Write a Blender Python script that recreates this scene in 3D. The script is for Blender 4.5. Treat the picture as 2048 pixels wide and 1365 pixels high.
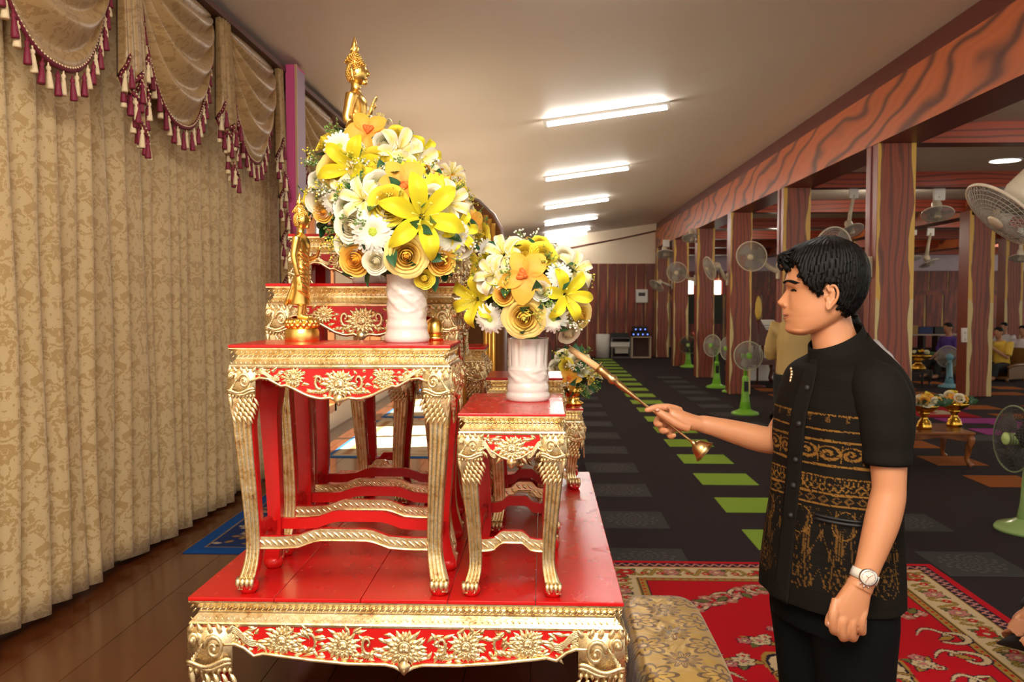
import bpy, bmesh, math, random
import numpy as np
from mathutils import Vector, Matrix, Euler, noise as mnoise
for _o in list(bpy.data.objects): bpy.data.objects.remove(_o, do_unlink=True)
SC = bpy.context.scene
COL = SC.collection
PI = math.pi
# ------------------------------------------------------------------ camera
F_PX, VPX, VPY, CAM_H = 1720.0, 1088.0, 602.0, 1.60
YAW = math.atan((VPX-1024.0)/F_PX); PITCH = math.atan((682.5-VPY)/F_PX)
cam_data = bpy.data.cameras.new('camera'); cam = bpy.data.objects.new('camera', cam_data); COL.objects.link(cam)
cam_data.sensor_width = 36.0; cam_data.lens = 36.0*F_PX/2048.0
cam_data.clip_start = 0.05; cam_data.clip_end = 200
cam.location = (0, 0, CAM_H); cam.rotation_euler = (PI/2-PITCH, 0, YAW)
cam_data.dof.use_dof = True; cam_data.dof.focus_distance = 2.4; cam_data.dof.aperture_fstop = 7.0
SC.camera = cam
# ------------------------------------------------------------------ light and exposure
SC.view_settings.view_transform = 'Standard'; SC.view_settings.look = 'None'
SC.view_settings.gamma = 1.0; SC.view_settings.use_curve_mapping = False
SC.view_settings.exposure = 0.12
WORLD = bpy.data.worlds.new('world'); SC.world = WORLD; WORLD.use_nodes = True
WORLD.node_tree.nodes['Background'].inputs['Color'].default_value = (1.0, 0.90, 0.76, 1)
WORLD.node_tree.nodes['Background'].inputs['Strength'].default_value = 1.25
def lamp(name, kind, loc, rot, energy, color=(1,1,1), **kw):
    d = bpy.data.lights.new(name, kind); d.energy = energy; d.color = color
    for k, v in kw.items(): setattr(d, k, v)
    o = bpy.data.objects.new(name, d); COL.objects.link(o); o.location = loc; o.rotation_euler = rot
    return o
# flash of the photographer, bounced off the ceiling above and behind the camera
lamp('bounced_flash', 'AREA', (-0.25, -0.15, 3.15), (math.radians(28), 0, math.radians(3)), 165, (1.0, 0.93, 0.82), shape='RECTANGLE', size=1.7, size_y=1.5)
# morning sun entering through the opening in the left wall
lamp('sun', 'SUN', (-8, 8, 6), (0, math.radians(-33), math.radians(12)), 26, (1.0, 0.93, 0.8), angle=0.01)
# ------------------------------------------------------------------ pixel to place
_R = Euler(cam.rotation_euler).to_matrix(); _C = Vector(cam.location)
def ray(x, y):
    return (_R @ Vector((x-1024.0, 682.5-y, -F_PX))).normalized()
def at_y(x, y, Y):           # point on the pixel's ray at depth Y
    d = ray(x, y); return _C + d*(Y/d.y)
def at_z(x, y, z):           # point on the pixel's ray at height z
    d = ray(x, y); return _C + d*((z-CAM_H)/d.z)
def at_x(x, y, X):
    d = ray(x, y); return _C + d*(X/d.x)
# ------------------------------------------------------------------ mesh helpers
class MB:
    def __init__(s): s.v = []; s.f = []; s.m = []; s.T = Matrix.Identity(4)
    def add(s, vs, fs, mi=0):
        b = len(s.v); T = s.T
        s.v.extend([tuple(T @ Vector(p)) for p in vs])
        for f in fs: s.f.append([b+i for i in f])
        if isinstance(mi, int): s.m.extend([mi]*len(fs))
        else: s.m.extend(mi)
    def box(s, x0, x1, y0, y1, z0, z1, mi=0):
        v = [(x0,y0,z0),(x1,y0,z0),(x1,y1,z0),(x0,y1,z0),(x0,y0,z1),(x1,y0,z1),(x1,y1,z1),(x0,y1,z1)]
        s.add(v, [(3,2,1,0),(4,5,6,7),(0,1,5,4),(1,2,6,5),(2,3,7,6),(3,0,4,7)], mi)
    def loft(s, rings, cap=True, mi=0, closed=True):
        n = len(rings[0]); vs = [p for r in rings for p in r]; fs = []
        for i in range(len(rings)-1):
            for j in range(n if closed else n-1):
                k = (j+1) % n
                fs.append((i*n+j, i*n+k, (i+1)*n+k, (i+1)*n+j))
        if cap and closed:
            fs.append(tuple(reversed(range(n)))); fs.append(tuple((len(rings)-1)*n+j for j in range(n)))
        s.add(vs, fs, mi)
    def lathe(s, prof, n=24, mi=0, cap=True, c=(0,0,0), sx=1, sy=1):
        rings = [[(c[0]+sx*r*math.cos(2*PI*j/n), c[1]+sy*r*math.sin(2*PI*j/n), c[2]+z) for j in range(n)] for r, z in prof]
        s.loft(rings, cap, mi)
    def tube(s, pts, rad, n=8, mi=0, cap=True, flat=1.0, up=None):
        pts = [Vector(p) for p in pts]
        if not isinstance(rad, (list, tuple)): rad = [rad]*len(pts)
        rings = []; prev = None
        for i, p in enumerate(pts):
            a = pts[max(i-1, 0)]; b = pts[min(i+1, len(pts)-1)]
            t = (b-a); t = t.normalized() if t.length > 1e-9 else Vector((0,0,1))
            if prev is None:
                ref = Vector(up) if up else (Vector((0,0,1)) if abs(t.z) < 0.9 else Vector((1,0,0)))
                u = (ref - t*ref.dot(t)).normalized()
            else:
                u = prev - t*prev.dot(t)
                u = u.normalized() if u.length > 1e-6 else t.orthogonal().normalized()
            prev = u; w = t.cross(u)
            rings.append([p + (u*math.cos(2*PI*j/n)*flat + w*math.sin(2*PI*j/n))*rad[i] for j in range(n)])
        s.loft(rings, cap, mi)
    def ball(s, c, r, nu=12, nv=8, mi=0):
        if not isinstance(r, (list, tuple)): r = (r, r, r)
        rings = []
        for i in range(1, nv):
            t = PI*i/nv
            rings.append([(c[0]+r[0]*math.sin(t)*math.cos(2*PI*j/nu), c[1]+r[1]*math.sin(t)*math.sin(2*PI*j/nu), c[2]-r[2]*math.cos(t)) for j in range(nu)])
        vs = [p for q in rings for p in q]; n = len(vs); fs = []
        for i in range(nv-2):
            for j in range(nu):
                k = (j+1) % nu; fs.append((i*nu+j, i*nu+k, (i+1)*nu+k, (i+1)*nu+j))
        vs += [(c[0], c[1], c[2]-r[2]), (c[0], c[1], c[2]+r[2])]
        for j in range(nu):
            k = (j+1) % nu; fs.append((n, k, j)); fs.append((n+1, (nv-2)*nu+j, (nv-2)*nu+k))
        s.add(vs, fs, mi)
    def patch(s, fn, nu, nv, mi=0, wrap=False):
        vs = [fn(i/nu, j/nv) for j in range(nv+1) for i in range(nu+(0 if wrap else 1))]
        w = nu if wrap else nu+1; fs = []
        for j in range(nv):
            for i in range(nu):
                k = (i+1) % w
                fs.append((j*w+i, j*w+k, (j+1)*w+k, (j+1)*w+i))
        s.add(vs, fs, mi)
    def prism(s, poly, y0, y1, mi=0):     # poly in (x, z), extruded along y
        n = len(poly)
        vs = [(x, y0, z) for x, z in poly]+[(x, y1, z) for x, z in poly]
        fs = [tuple(range(n)), tuple(reversed(range(n, 2*n)))]+[((i+1) % n, i, n+i, n+(i+1) % n) for i in range(n)]
        s.add(vs, fs, mi)
    def mesh(s, name, mats, smooth=True):
        me = bpy.data.meshes.new(name); me.from_pydata(s.v, [], s.f)
        if not isinstance(mats, (list, tuple)): mats = [mats]
        for m in mats: me.materials.append(m)
        if len(mats) > 1: me.polygons.foreach_set('material_index', s.m)
        me.polygons.foreach_set('use_smooth', [smooth]*len(s.f)); me.update()
        return me
    def build(s, name, mats, parent=None, smooth=True, fix=False, angle=None):
        me = s.mesh(name, mats, smooth)
        if fix:
            bm = bmesh.new(); bm.from_mesh(me); bmesh.ops.recalc_face_normals(bm, faces=bm.faces); bm.to_mesh(me); bm.free()
        if angle is not None: me.set_sharp_from_angle(angle=math.radians(angle))
        return link(name, me, parent)
def link(name, data, parent=None, M=None):
    o = bpy.data.objects.new(name, data); COL.objects.link(o)
    if parent: o.parent = parent
    if M is not None: o.matrix_local = M
    return o
def tag(o, label=None, cat=None, group=None, kind=None):
    if label: o['label'] = label
    if cat: o['category'] = cat
    if group: o['group'] = group
    if kind: o['kind'] = kind
    return o
def thing(name, label, cat, loc=(0,0,0), rz=0, group=None):
    o = bpy.data.objects.new(name, None); COL.objects.link(o); o.empty_display_size = 0.05
    o.location = loc; o.rotation_euler = (0,0,rz)
    return tag(o, label, cat, group)
def copy_tree(o, parent=None):
    c = o.copy(); COL.objects.link(c)
    if parent: c.parent = parent
    for ch in list(o.children): copy_tree(ch, c)
    return c
def modify(o, *mods):
    for kind, kw in mods:
        m = o.modifiers.new(kind.lower(), kind)
        for k, v in kw.items(): setattr(m, k, v)
    return o
def Tm(loc=(0,0,0), rot=(0,0,0), sc=1.0):
    s = sc if isinstance(sc, (tuple, list)) else (sc, sc, sc)
    return Matrix.Translation(loc) @ Euler(rot).to_matrix().to_4x4() @ Matrix.Diagonal((*s, 1))
def look(loc, nrm, spin=0.0, sc=1.0):       # matrix with local +Z along nrm
    q = Vector(nrm).normalized().to_track_quat('Z', 'Y')
    return Matrix.Translation(loc) @ q.to_matrix().to_4x4() @ Matrix.Rotation(spin, 4, 'Z') @ Matrix.Scale(sc, 4)
def lerp(a, b, t): return a+(b-a)*t
def smooth01(t):
    t = max(0, min(1, t)); return t*t*(3-2*t)
def interp(tab, x):
    if x <= tab[0][0]: return tab[0][1]
    for (a, p), (b, q) in zip(tab, tab[1:]):
        if x <= b:
            t = (x-a)/(b-a)
            if isinstance(p, tuple): return tuple(lerp(u, w, t) for u, w in zip(p, q))
            return lerp(p, q, t)
    return tab[-1][1]
def spl(tab, x):            # catmull-rom through (x, value) pairs
    n = len(tab)
    if x <= tab[0][0]: return tab[0][1]
    if x >= tab[-1][0]: return tab[-1][1]
    for i in range(n-1):
        if x <= tab[i+1][0]: break
    x0, p1 = tab[i]; x1, p2 = tab[i+1]; h = x1-x0; t = (x-x0)/h
    m1 = (p2-tab[i-1][1])/(x1-tab[i-1][0]) if i > 0 else (p2-p1)/h
    m2 = (tab[i+2][1]-p1)/(tab[i+2][0]-x0) if i < n-2 else (p2-p1)/h
    return (2*t**3-3*t*t+1)*p1+(t**3-2*t*t+t)*h*m1+(-2*t**3+3*t*t)*p2+(t**3-t*t)*h*m2
def cspline(pts, n):        # smooth 3-D path through points
    pts = [Vector(p) for p in pts]; out = []
    for k in range(n+1):
        u = k/n*(len(pts)-1)
        out.append(Vector([spl([(i, p[c]) for i, p in enumerate(pts)], u) for c in range(3)]))
    return out
# ------------------------------------------------------------------ materials
class NT:
    def __init__(s, name):
        s.m = bpy.data.materials.new(name); s.m.use_nodes = True; s.t = s.m.node_tree
        s.b = s.t.nodes['Principled BSDF']
    def n(s, kind, **kw):
        x = s.t.nodes.new(kind)
        for k, v in kw.items(): setattr(x, k, v)
        return x
    def set(s, sock, val):
        if hasattr(val, 'is_output') or isinstance(val, bpy.types.NodeSocket): s.t.links.new(val, sock)
        else: sock.default_value = (*val, 1) if isinstance(val, tuple) and len(val) == 3 and sock.type == 'RGBA' else val
    def inp(s, key, val): s.set(s.b.inputs[key], val)
    def math(s, op, a, b=0.0, c=None):
        x = s.n('ShaderNodeMath', operation=op); s.set(x.inputs[0], a); s.set(x.inputs[1], b)
        if c is not None: s.set(x.inputs[2], c)
        return x.outputs[0]
    def coord(s, kind='Object'): return s.n('ShaderNodeTexCoord').outputs[kind]
    def mapping(s, v, sc=(1,1,1), loc=(0,0,0), rot=(0,0,0)):
        x = s.n('ShaderNodeMapping'); s.set(x.inputs['Vector'], v)
        x.inputs['Scale'].default_value = sc; x.inputs['Location'].default_value = loc; x.inputs['Rotation'].default_value = rot
        return x.outputs[0]
    def xyz(s, v):
        x = s.n('ShaderNodeSeparateXYZ'); s.set(x.inputs[0], v); return x.outputs
    def comb(s, a, b, c):
        x = s.n('ShaderNodeCombineXYZ')
        for i, q in enumerate((a, b, c)): s.set(x.inputs[i], q)
        return x.outputs[0]
    def noise(s, v, scale=5, detail=3, rough=0.5, dist=0.0, out='Fac'):
        x = s.n('ShaderNodeTexNoise'); s.set(x.inputs['Vector'], v); x.inputs['Scale'].default_value = scale
        x.inputs['Detail'].default_value = detail; x.inputs['Roughness'].default_value = rough; x.inputs['Distortion'].default_value = dist
        return x.outputs[out]
    def vor(s, v, scale=5, feature='F1', out='Distance', rnd=1.0):
        x = s.n('ShaderNodeTexVoronoi', feature=feature); s.set(x.inputs['Vector'], v); x.inputs['Scale'].default_value = scale
        x.inputs['Randomness'].default_value = rnd
        return x.outputs[out]
    def wave(s, v, scale=5, dist=2, detail=2, dscale=1, direction='X', kind='BANDS', profile='SIN'):
        x = s.n('ShaderNodeTexWave', wave_type=kind, wave_profile=profile)
        if kind == 'BANDS': x.bands_direction = direction
        else: x.rings_direction = direction
        s.set(x.inputs['Vector'], v); x.inputs['Scale'].default_value = scale; x.inputs['Distortion'].default_value = dist
        x.inputs['Detail'].default_value = detail; x.inputs['Detail Scale'].default_value = dscale
        return x.outputs['Fac']
    def ramp(s, f, stops, interp='LINEAR'):
        x = s.n('ShaderNodeValToRGB'); s.set(x.inputs[0], f); cr = x.color_ramp; cr.interpolation = interp
        while len(cr.elements) < len(stops): cr.elements.new(0.5)
        for e, (p, c) in zip(cr.elements, stops): e.position = p; e.color = (*c, 1) if len(c) == 3 else c
        return x.outputs[0]
    def mix(s, f, a, b):
        x = s.n('ShaderNodeMix', data_type='RGBA'); s.set(x.inputs[0], f); s.set(x.inputs[6], a); s.set(x.inputs[7], b)
        return x.outputs[2]
    def bump(s, h, strength=0.3, dist=0.01):
        x = s.n('ShaderNodeBump'); s.set(x.inputs['Height'], h); x.inputs['Strength'].default_value = strength; x.inputs['Distance'].default_value = dist
        s.inp('Normal', x.outputs[0])
MATS = {}
def plain(name, col, rough=0.5, metal=0.0, var=0.0, vscale=20, bump=0.0, bscale=60, coat=0.0, sheen=0.0, emit=None, alpha=None, trans=0.0, spec=None, sss=0.0):
    if name in MATS: return MATS[name]
    k = NT(name); c = col
    if var or bump: co = k.coord()
    if var:
        f = k.noise(co, vscale, 4)
        c = k.mix(f, tuple(max(0, x*(1-var)) for x in col), tuple(min(1, x*(1+var)) for x in col))
    k.inp('Base Color', c); k.inp('Roughness', rough); k.inp('Metallic', metal)
    if bump: k.bump(k.noise(co, bscale, 3), bump, 0.004)
    if coat: k.inp('Coat Weight', coat); k.inp('Coat Roughness', 0.12)
    if sheen: k.inp('Sheen Weight', sheen)
    if emit: k.inp('Emission Color', (*emit[0], 1)); k.inp('Emission Strength', emit[1])
    if alpha is not None: k.inp('Alpha', alpha)
    if trans: k.inp('Transmission Weight', trans)
    if spec is not None: k.inp('Specular IOR Level', spec)
    if sss: k.inp('Subsurface Weight', sss); k.inp('Subsurface Radius', (0.02, 0.008, 0.004)); k.inp('Subsurface Scale', 0.5)
    MATS[name] = k.m; return k.m
def m_gold():
    k = NT('gilded_wood'); co = k.coord('Object')
    f = k.noise(co, 38, 5, 0.65); g = k.noise(co, 9, 2)
    c = k.ramp(f, [(0.30, (0.52, 0.27, 0.12)), (0.43, (0.82, 0.63, 0.31)), (0.58, (0.92, 0.79, 0.50)), (0.8, (0.95, 0.87, 0.64))])
    k.inp('Base Color', c); k.inp('Metallic', 0.94); k.inp('Roughness', k.math('MULTIPLY_ADD', g, 0.2, 0.17))
    k.bump(k.noise(co, 120, 2), 0.25, 0.002); return k.m
GOLD = m_gold()
STATUE = plain('polished_gold', (0.95, 0.62, 0.17), 0.30, 1.0, 0.08, 12)
BRASS = plain('brushed_brass', (0.66, 0.45, 0.20), 0.30, 1.0, 0.10, 30)
def m_lacquer():
    k = NT('red_lacquer'); co = k.coord('Object')
    f = k.noise(co, 3.0, 5, 0.6); s = k.noise(k.mapping(co, (6, 3, 6)), 4, 4)
    c = k.mix(f, (0.50, 0.006, 0.006), (0.60, 0.012, 0.010))
    sp = k.math('GREATER_THAN', k.noise(co, 24, 4, 0.6), 0.775)
    c = k.mix(k.math('MULTIPLY', sp, 0.2), c, (0.75, 0.38, 0.33))
    k.inp('Base Color', c); k.inp('Roughness', k.math('MULTIPLY_ADD', s, 0.12, 0.20)); k.inp('Specular IOR Level', 0.35)
    k.bump(s, 0.03, 0.002); return k.m
RED = m_lacquer()
def m_grain(name, base, dark, sc=1.0, rough=0.4, axis=(1, 6, 6), dist=7, coat=0.0, wd='Y'):
    k = NT(name); co = k.mapping(k.coord('Object'), tuple(a*sc for a in axis))
    w = k.wave(co, 1.1, dist, 2, 0.7, wd); f = k.noise(co, 1.6, 4, 0.55, 0.8)
    m = tuple(lerp(a, b, 0.35) for a, b in zip(base, dark))
    c = k.ramp(w, [(0.0, dark), (0.16, m), (0.42, base), (0.8, tuple(min(1, x*1.12) for x in base)), (1.0, base)])
    c = k.mix(k.math('MULTIPLY', f, 0.45), c, m)
    k.inp('Base Color', c); k.inp('Roughness', rough)
    if coat: k.inp('Coat Weight', coat)
    return k.m
BEAMWOOD = m_grain('painted_wood_grain_beam', (0.58, 0.145, 0.040), (0.07, 0.022, 0.018), 1.0, 0.42, (1.0, 0.62, 2.0), 13, wd='DIAGONAL')
CROSSWOOD = m_grain('painted_wood_grain_cross_beam', (0.42, 0.060, 0.018), (0.09, 0.014, 0.010), 1.0, 0.42, (0.8, 2, 4.5), 9, wd='Z')
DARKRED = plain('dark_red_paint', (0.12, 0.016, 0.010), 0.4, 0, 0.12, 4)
def m_column():
    k = NT('painted_trunk_column'); co = k.coord('Object'); X, Y, Z = k.xyz(co)
    rnd = k.n('ShaderNodeObjectInfo').outputs['Random']
    off = k.math('MULTIPLY', rnd, 37.0)
    zz = k.comb(k.math('MULTIPLY', k.math('SIGN', X), 3.0), off, k.math('MULTIPLY', Z, 1.0))
    b = k.math('MULTIPLY_ADD', k.noise(zz, 1.7, 2, 0.4), 0.15, 0.062)        # half width of the heartwood
    ax = k.math('ABSOLUTE', X)
    sap = k.math('GREATER_THAN', ax, b)
    edge = k.math('LESS_THAN', k.math('ABSOLUTE', k.math('SUBTRACT', ax, b)), 0.009)
    p = k.mapping(k.comb(X, off, Z), (3.2, 1, 0.55))
    w = k.wave(p, 1.3, 11, 2, 0.9, 'X')
    heart = k.ramp(w, [(0, (0.13, 0.032, 0.020)), (0.3, (0.24, 0.048, 0.022)), (0.7, (0.31, 0.068, 0.030)), (1, (0.25, 0.050, 0.024))])
    yel = k.mix(k.math('GREATER_THAN', Z, k.math('MULTIPLY_ADD', k.noise(k.comb(X, off, 0.0), 9, 1), 0.3, 1.45)), (0.66, 0.53, 0.24), (0.70, 0.42, 0.075))
    c = k.mix(sap, heart, yel); c = k.mix(edge, c, (0.22, 0.07, 0.03))
    g = k.n('ShaderNodeNewGeometry').outputs['Normal']; nx = k.math('ABSOLUTE', k.xyz(g)[0])
    side = k.ramp(k.wave(k.mapping(k.comb(Y, off, Z), (9, 1, 0.7)), 1.2, 5, 2, 1, 'X'), [(0, (0.15, 0.03, 0.016)), (0.5, (0.29, 0.062, 0.028)), (1, (0.24, 0.050, 0.024))])
    c = k.mix(k.math('GREATER_THAN', nx, 0.7), c, side)
    k.inp('Base Color', c); k.inp('Roughness', 0.35); return k.m
COLUMN = m_column()
PANEL = m_grain('stained_wall_plank', (0.30, 0.050, 0.020), (0.10, 0.016, 0.010), 1.0, 0.38, (10, 1, 1.2), 4)
BATTEN = plain('pale_sapwood_strip', (0.62, 0.38, 0.14), 0.5, 0, 0.25, 6)
CREAMWALL = plain('cream_plaster', (0.86, 0.72, 0.54), 0.8, 0, 0.04, 2)
LILACWALL = plain('lilac_plaster', (0.60, 0.50, 0.58), 0.8, 0, 0.04, 2)
def m_ceiling():
    k = NT('ceiling_board'); co = k.coord('Object')
    f = k.noise(co, 0.8, 4); s = k.math('GREATER_THAN', k.noise(co, 2.2, 6, 0.7), 0.72)
    c = k.mix(f, (0.80, 0.72, 0.63), (0.85, 0.77, 0.69)); c = k.mix(k.math('MULTIPLY', s, 0.18), c, (0.3, 0.26, 0.25))
    k.inp('Base Color', c); k.inp('Roughness', 0.55); return k.m
CEIL = m_ceiling()
def m_carpet(name, a, b):
    k = NT(name); co = k.coord('Object')
    f = k.noise(co, 260, 2, 0.7); g = k.noise(co, 2.0, 3)
    c = k.mix(f, a, b); k.inp('Base Color', k.mix(k.math('MULTIPLY', g, 0.3), c, a)); k.inp('Roughness', 0.95); k.inp('Specular IOR Level', 0.15)
    k.bump(f, 0.4, 0.003); return k.m
CARPET = m_carpet('charcoal_carpet', (0.016, 0.011, 0.013), (0.038, 0.026, 0.030))
T_GREEN = m_carpet('lime_carpet', (0.20, 0.33, 0.030), (0.30, 0.47, 0.055))
T_ORANGE = m_carpet('rust_carpet', (0.26, 0.075, 0.014), (0.36, 0.11, 0.022))
T_PURPLE = m_carpet('magenta_carpet', (0.26, 0.03, 0.20), (0.36, 0.05, 0.28))
def m_greytile():
    k = NT('grey_patterned_carpet'); co = k.coord('Object'); X, Y, Z = k.xyz(co)
    r = k.math('SQRT', k.math('ADD', k.math('MULTIPLY', X, X), k.math('MULTIPLY', Y, Y)))
    a = k.math('ARCTAN2', Y, X)
    p = k.math('MULTIPLY', k.math('SINE', k.math('MULTIPLY', a, 12)), k.math('SINE', k.math('MULTIPLY', r, 95)))
    m = k.math('MULTIPLY', k.math('GREATER_THAN', p, 0.25), k.math('LESS_THAN', r, 0.19))
    f = k.noise(co, 200, 2, 0.7)
    c = k.mix(f, (0.035, 0.034, 0.034), (0.065, 0.062, 0.060)); c = k.mix(k.math('MULTIPLY', m, 0.5), c, (0.13, 0.11, 0.11))
    k.inp('Base Color', c); k.inp('Roughness', 0.95); k.inp('Specular IOR Level', 0.15); return k.m
T_GREY = m_greytile()
def m_floorwood():
    k = NT('polished_teak_plank'); co = k.coord('Object'); rnd = k.n('ShaderNodeObjectInfo').outputs['Random']
    p = k.mapping(co, (14, 0.9, 4)); f = k.noise(p, 2.2, 5, 0.6, 0.6)
    c = k.mix(f, (0.060, 0.014, 0.004), (0.125, 0.032, 0.008)); c = k.mix(k.math('MULTIPLY', rnd, 0.45), c, (0.13, 0.040, 0.012))
    k.inp('Base Color', c); k.inp('Roughness', k.math('MULTIPLY_ADD', f, 0.10, 0.10)); k.inp('Coat Weight', 0.1); k.inp('Coat Roughness', 0.15); return k.m
FLOORWOOD = m_floorwood()
def m_damask(name, ground, figure, rough_g, rough_f, sc=1.0, sheen=0.2, thr=0.52):
    k = NT(name); co = k.coord('UV'); U, V, _ = k.xyz(co)
    u = k.math('PINGPONG', k.math('MULTIPLY', U, sc), 0.16); row = k.math('FLOOR', k.math('DIVIDE', k.math('MULTIPLY', V, sc), 0.30))
    v = k.math('MODULO', k.math('ADD', k.math('MULTIPLY', V, sc), 30.0), 0.30)
    u2 = k.math('PINGPONG', k.math('ADD', k.math('MULTIPLY', U, sc), k.math('MULTIPLY', k.math('MODULO', row, 2.0), 0.16)), 0.16)
    p = k.comb(u2, v, 0.0)
    a = k.noise(p, 25, 2, 0.5, 1.4); l = k.noise(p, 62, 2, 0.5, 2.0)
    f = k.math('GREATER_THAN', k.math('ADD', k.math('MULTIPLY', a, 0.72), k.math('MULTIPLY', l, 0.28)), thr)
    big = k.noise(k.coord('Object'), 1.3, 3)
    c = k.mix(f, ground, figure); c = k.mix(k.math('MULTIPLY', big, 0.25), c, tuple(x*0.7 for x in ground))
    k.inp('Base Color', c); k.inp('Roughness', k.math('MULTIPLY_ADD', f, rough_f-rough_g, rough_g)); k.inp('Sheen Weight', sheen)
    k.bump(k.noise(k.coord('Object'), 300, 2), 0.08, 0.001); return k.m
CURTAIN = m_damask('gold_damask_curtain', (0.61, 0.445, 0.225), (0.45, 0.290, 0.115), 0.62, 0.42, 1.0, 0.2, 0.515)
SWAG = m_damask('satin_damask_swag', (0.45, 0.285, 0.12), (0.33, 0.19, 0.07), 0.33, 0.42, 1.0, 0.1, 0.54)
MAROON = plain('maroon_braid', (0.16, 0.008, 0.022), 0.7, 0, 0.35, 120)
TASSEL_R = plain('maroon_tassel_thread', (0.20, 0.008, 0.032), 0.6, 0, 0.3, 200)
TASSEL_C = plain('cream_tassel_thread', (0.80, 0.63, 0.38), 0.6, 0, 0.2, 200)
WHITE = plain('white_plastic', (0.78, 0.76, 0.72), 0.4)
BEIGE = plain('beige_plastic', (0.62, 0.54, 0.40), 0.35)
BLACK = plain('black_plastic', (0.012, 0.012, 0.013), 0.4)
GREENP = plain('lime_plastic', (0.22, 0.55, 0.045), 0.28)
PALEGREEN = plain('pale_green_plastic', (0.50, 0.66, 0.22), 0.3)
# ------------------------------------------------------------------ the setting
PLAT_Z = 0.44; PLAT_X = 0.17; WALL_X = -1.92
def ceil_z(x): return 3.37+0.135*x
def struct(o): o['kind'] = 'structure'; return o
m = MB(); m.box(-2.2, 19, -5, 31, -0.12, 0.0)
FLOOR = struct(m.build('floor', CARPET, None, False))
# carpet tiles that stand out in colour, each a tile of its own on the floor
TS = 0.49
def tile_mesh(nm, mat):
    t = MB(); h = TS/2-0.0015
    t.add([(-h,-h,0),(h,-h,0),(h,h,0),(-h,h,0),(-h+.003,-h+.003,.004),(h-.003,-h+.003,.004),(h-.003,h-.003,.004),(-h+.003,h-.003,.004)],
          [(4,5,6,7),(0,1,5,4),(1,2,6,5),(2,3,7,6),(3,0,4,7)])
    return t.mesh(nm, mat, False)
TM = {'g': tile_mesh('lime_tile', T_GREEN), 'o': tile_mesh('rust_tile', T_ORANGE), 'p': tile_mesh('magenta_tile', T_PURPLE), 'k': tile_mesh('grey_tile', T_GREY)}
def tile(kind, col, row):    # col, row count tiles from the corner of the lime row
    x = 1.38+TS*col+TS/2; y = 5.51+TS*row+TS/2
    link('carpet_tile', TM[kind], FLOOR, Matrix.Translation((x, y, 0)))
for r in range(-2, 38, 2): tile('g', 0, r)
for r in range(-1, 34, 2): tile('k', -2, r)
for r in range(-1, 26, 2): tile('k', 2, r)
for r in range(0, 22, 2): tile('o', 5, r+0)
for r in range(3, 24, 2): tile('k', 7, r)
for r in range(9, 26, 2): tile('o', 10, r)
for r in range(11, 24, 4): tile('p', 9, r); 
for r in range(15, 24, 4): tile('o', 12, r)
for c, r in ((13, 19), (14, 21), (15, 19), (13, 16), (16, 22), (17, 18)): tile('o', c, r)
for c, r in ((8, 10), (9, 12), (8, 12)): tile('p', c, r)
# the raised wooden platform with its planks
m = MB(); m.box(-2.1, PLAT_X-0.02, -3, 24.6, 0.0, PLAT_Z-0.02)
PLAT = struct(m.build('platform', plain('dark_plank_bed', (0.03, 0.010, 0.006), 0.6), None, False))
tag(PLAT, 'raised polished wooden platform along the curtained wall')
m = MB(); m.box(PLAT_X-0.02, PLAT_X, -3, 24.6, 0.0, PLAT_Z); struct(m.build('trim_1', plain('platform_fascia', (0.10, 0.03, 0.012), 0.35), None, False))
pw = 0.205; npl = 11
for i in range(npl):
    x0 = -2.09+i*pw
    y = -3.0; k = 0
    lens = [3.4, 4.1, 3.7, 4.3, 3.9, 4.2, 4.0, 3.3]
    st = (i*1.37) % 3.0
    ys = [-3.0, -3.0+1.0+st]
    while ys[-1] < 24.6: ys.append(min(24.6, ys[-1]+lens[(i+len(ys)) % 8]))
    for a, b in zip(ys, ys[1:]):
        q = MB(); w = pw/2-0.0012; h = (b-a)/2-0.001
        q.box(-w, w, -h, h, -0.02, 0.0)
        o = q.build('plank', FLOORWOOD, PLAT, False); o.location = (x0+pw/2, (a+b)/2, PLAT_Z)
# walls
m = MB()
def wall_piece(y0, y1, z0, z1): m.box(WALL_X-0.12, WALL_X, y0, y1, z0, z1)
OPZ = (0.60, 2.35); OPS = [(6.42, 7.75), (8.6, 9.95), (10.8, 12.15), (13.0, 14.35), (15.2, 16.55), (17.4, 18.75)]  # first window is known; the others are added to bounce sun onto the ceiling
prev = -1.2
for y0, y1 in OPS: wall_piece(prev, y0, 0, 3.3); wall_piece(y0, y1, 0, OPZ[0]); wall_piece(y0, y1, OPZ[1], 3.3); prev = y1
wall_piece(prev, 25, 0, 3.3)
struct(m.build('wall_left', CREAMWALL, None, False))
wf = plain('window_frame_wood', (0.36, 0.13, 0.04), 0.4)
for i, (y0, y1) in enumerate(OPS):
    W1 = thing('window_%d' % (i+1), None, None, (WALL_X, y0, 0)); struct(W1); w = y1-y0
    for a in ((0, .07, *OPZ), (w-.07, w, *OPZ), (0, w, OPZ[0], OPZ[0]+.07), (0, w, OPZ[1]-.07, OPZ[1]), (w/2-.03, w/2+.03, *OPZ)):
        m = MB(); m.box(-0.10, 0.03, a[0], a[1], a[2], a[3]); m.build('window_frame', wf, W1, False)
# bright daylight beyond the opening: a pale sunlit yard wall
m = MB(); m.box(-6.2, -6.1, 2, 30, 0, 2.2); o = m.build('wall_yard', plain('sunlit_plaster', (0.9, 0.86, 0.78), 0.9), None, False); struct(o)
m = MB(); m.box(-6.1, WALL_X-0.12, 2, 30, -0.02, 0.05); o = m.build('floor_yard', plain('sunlit_concrete', (0.75, 0.70, 0.62), 0.9), None, False); struct(o)
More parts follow.
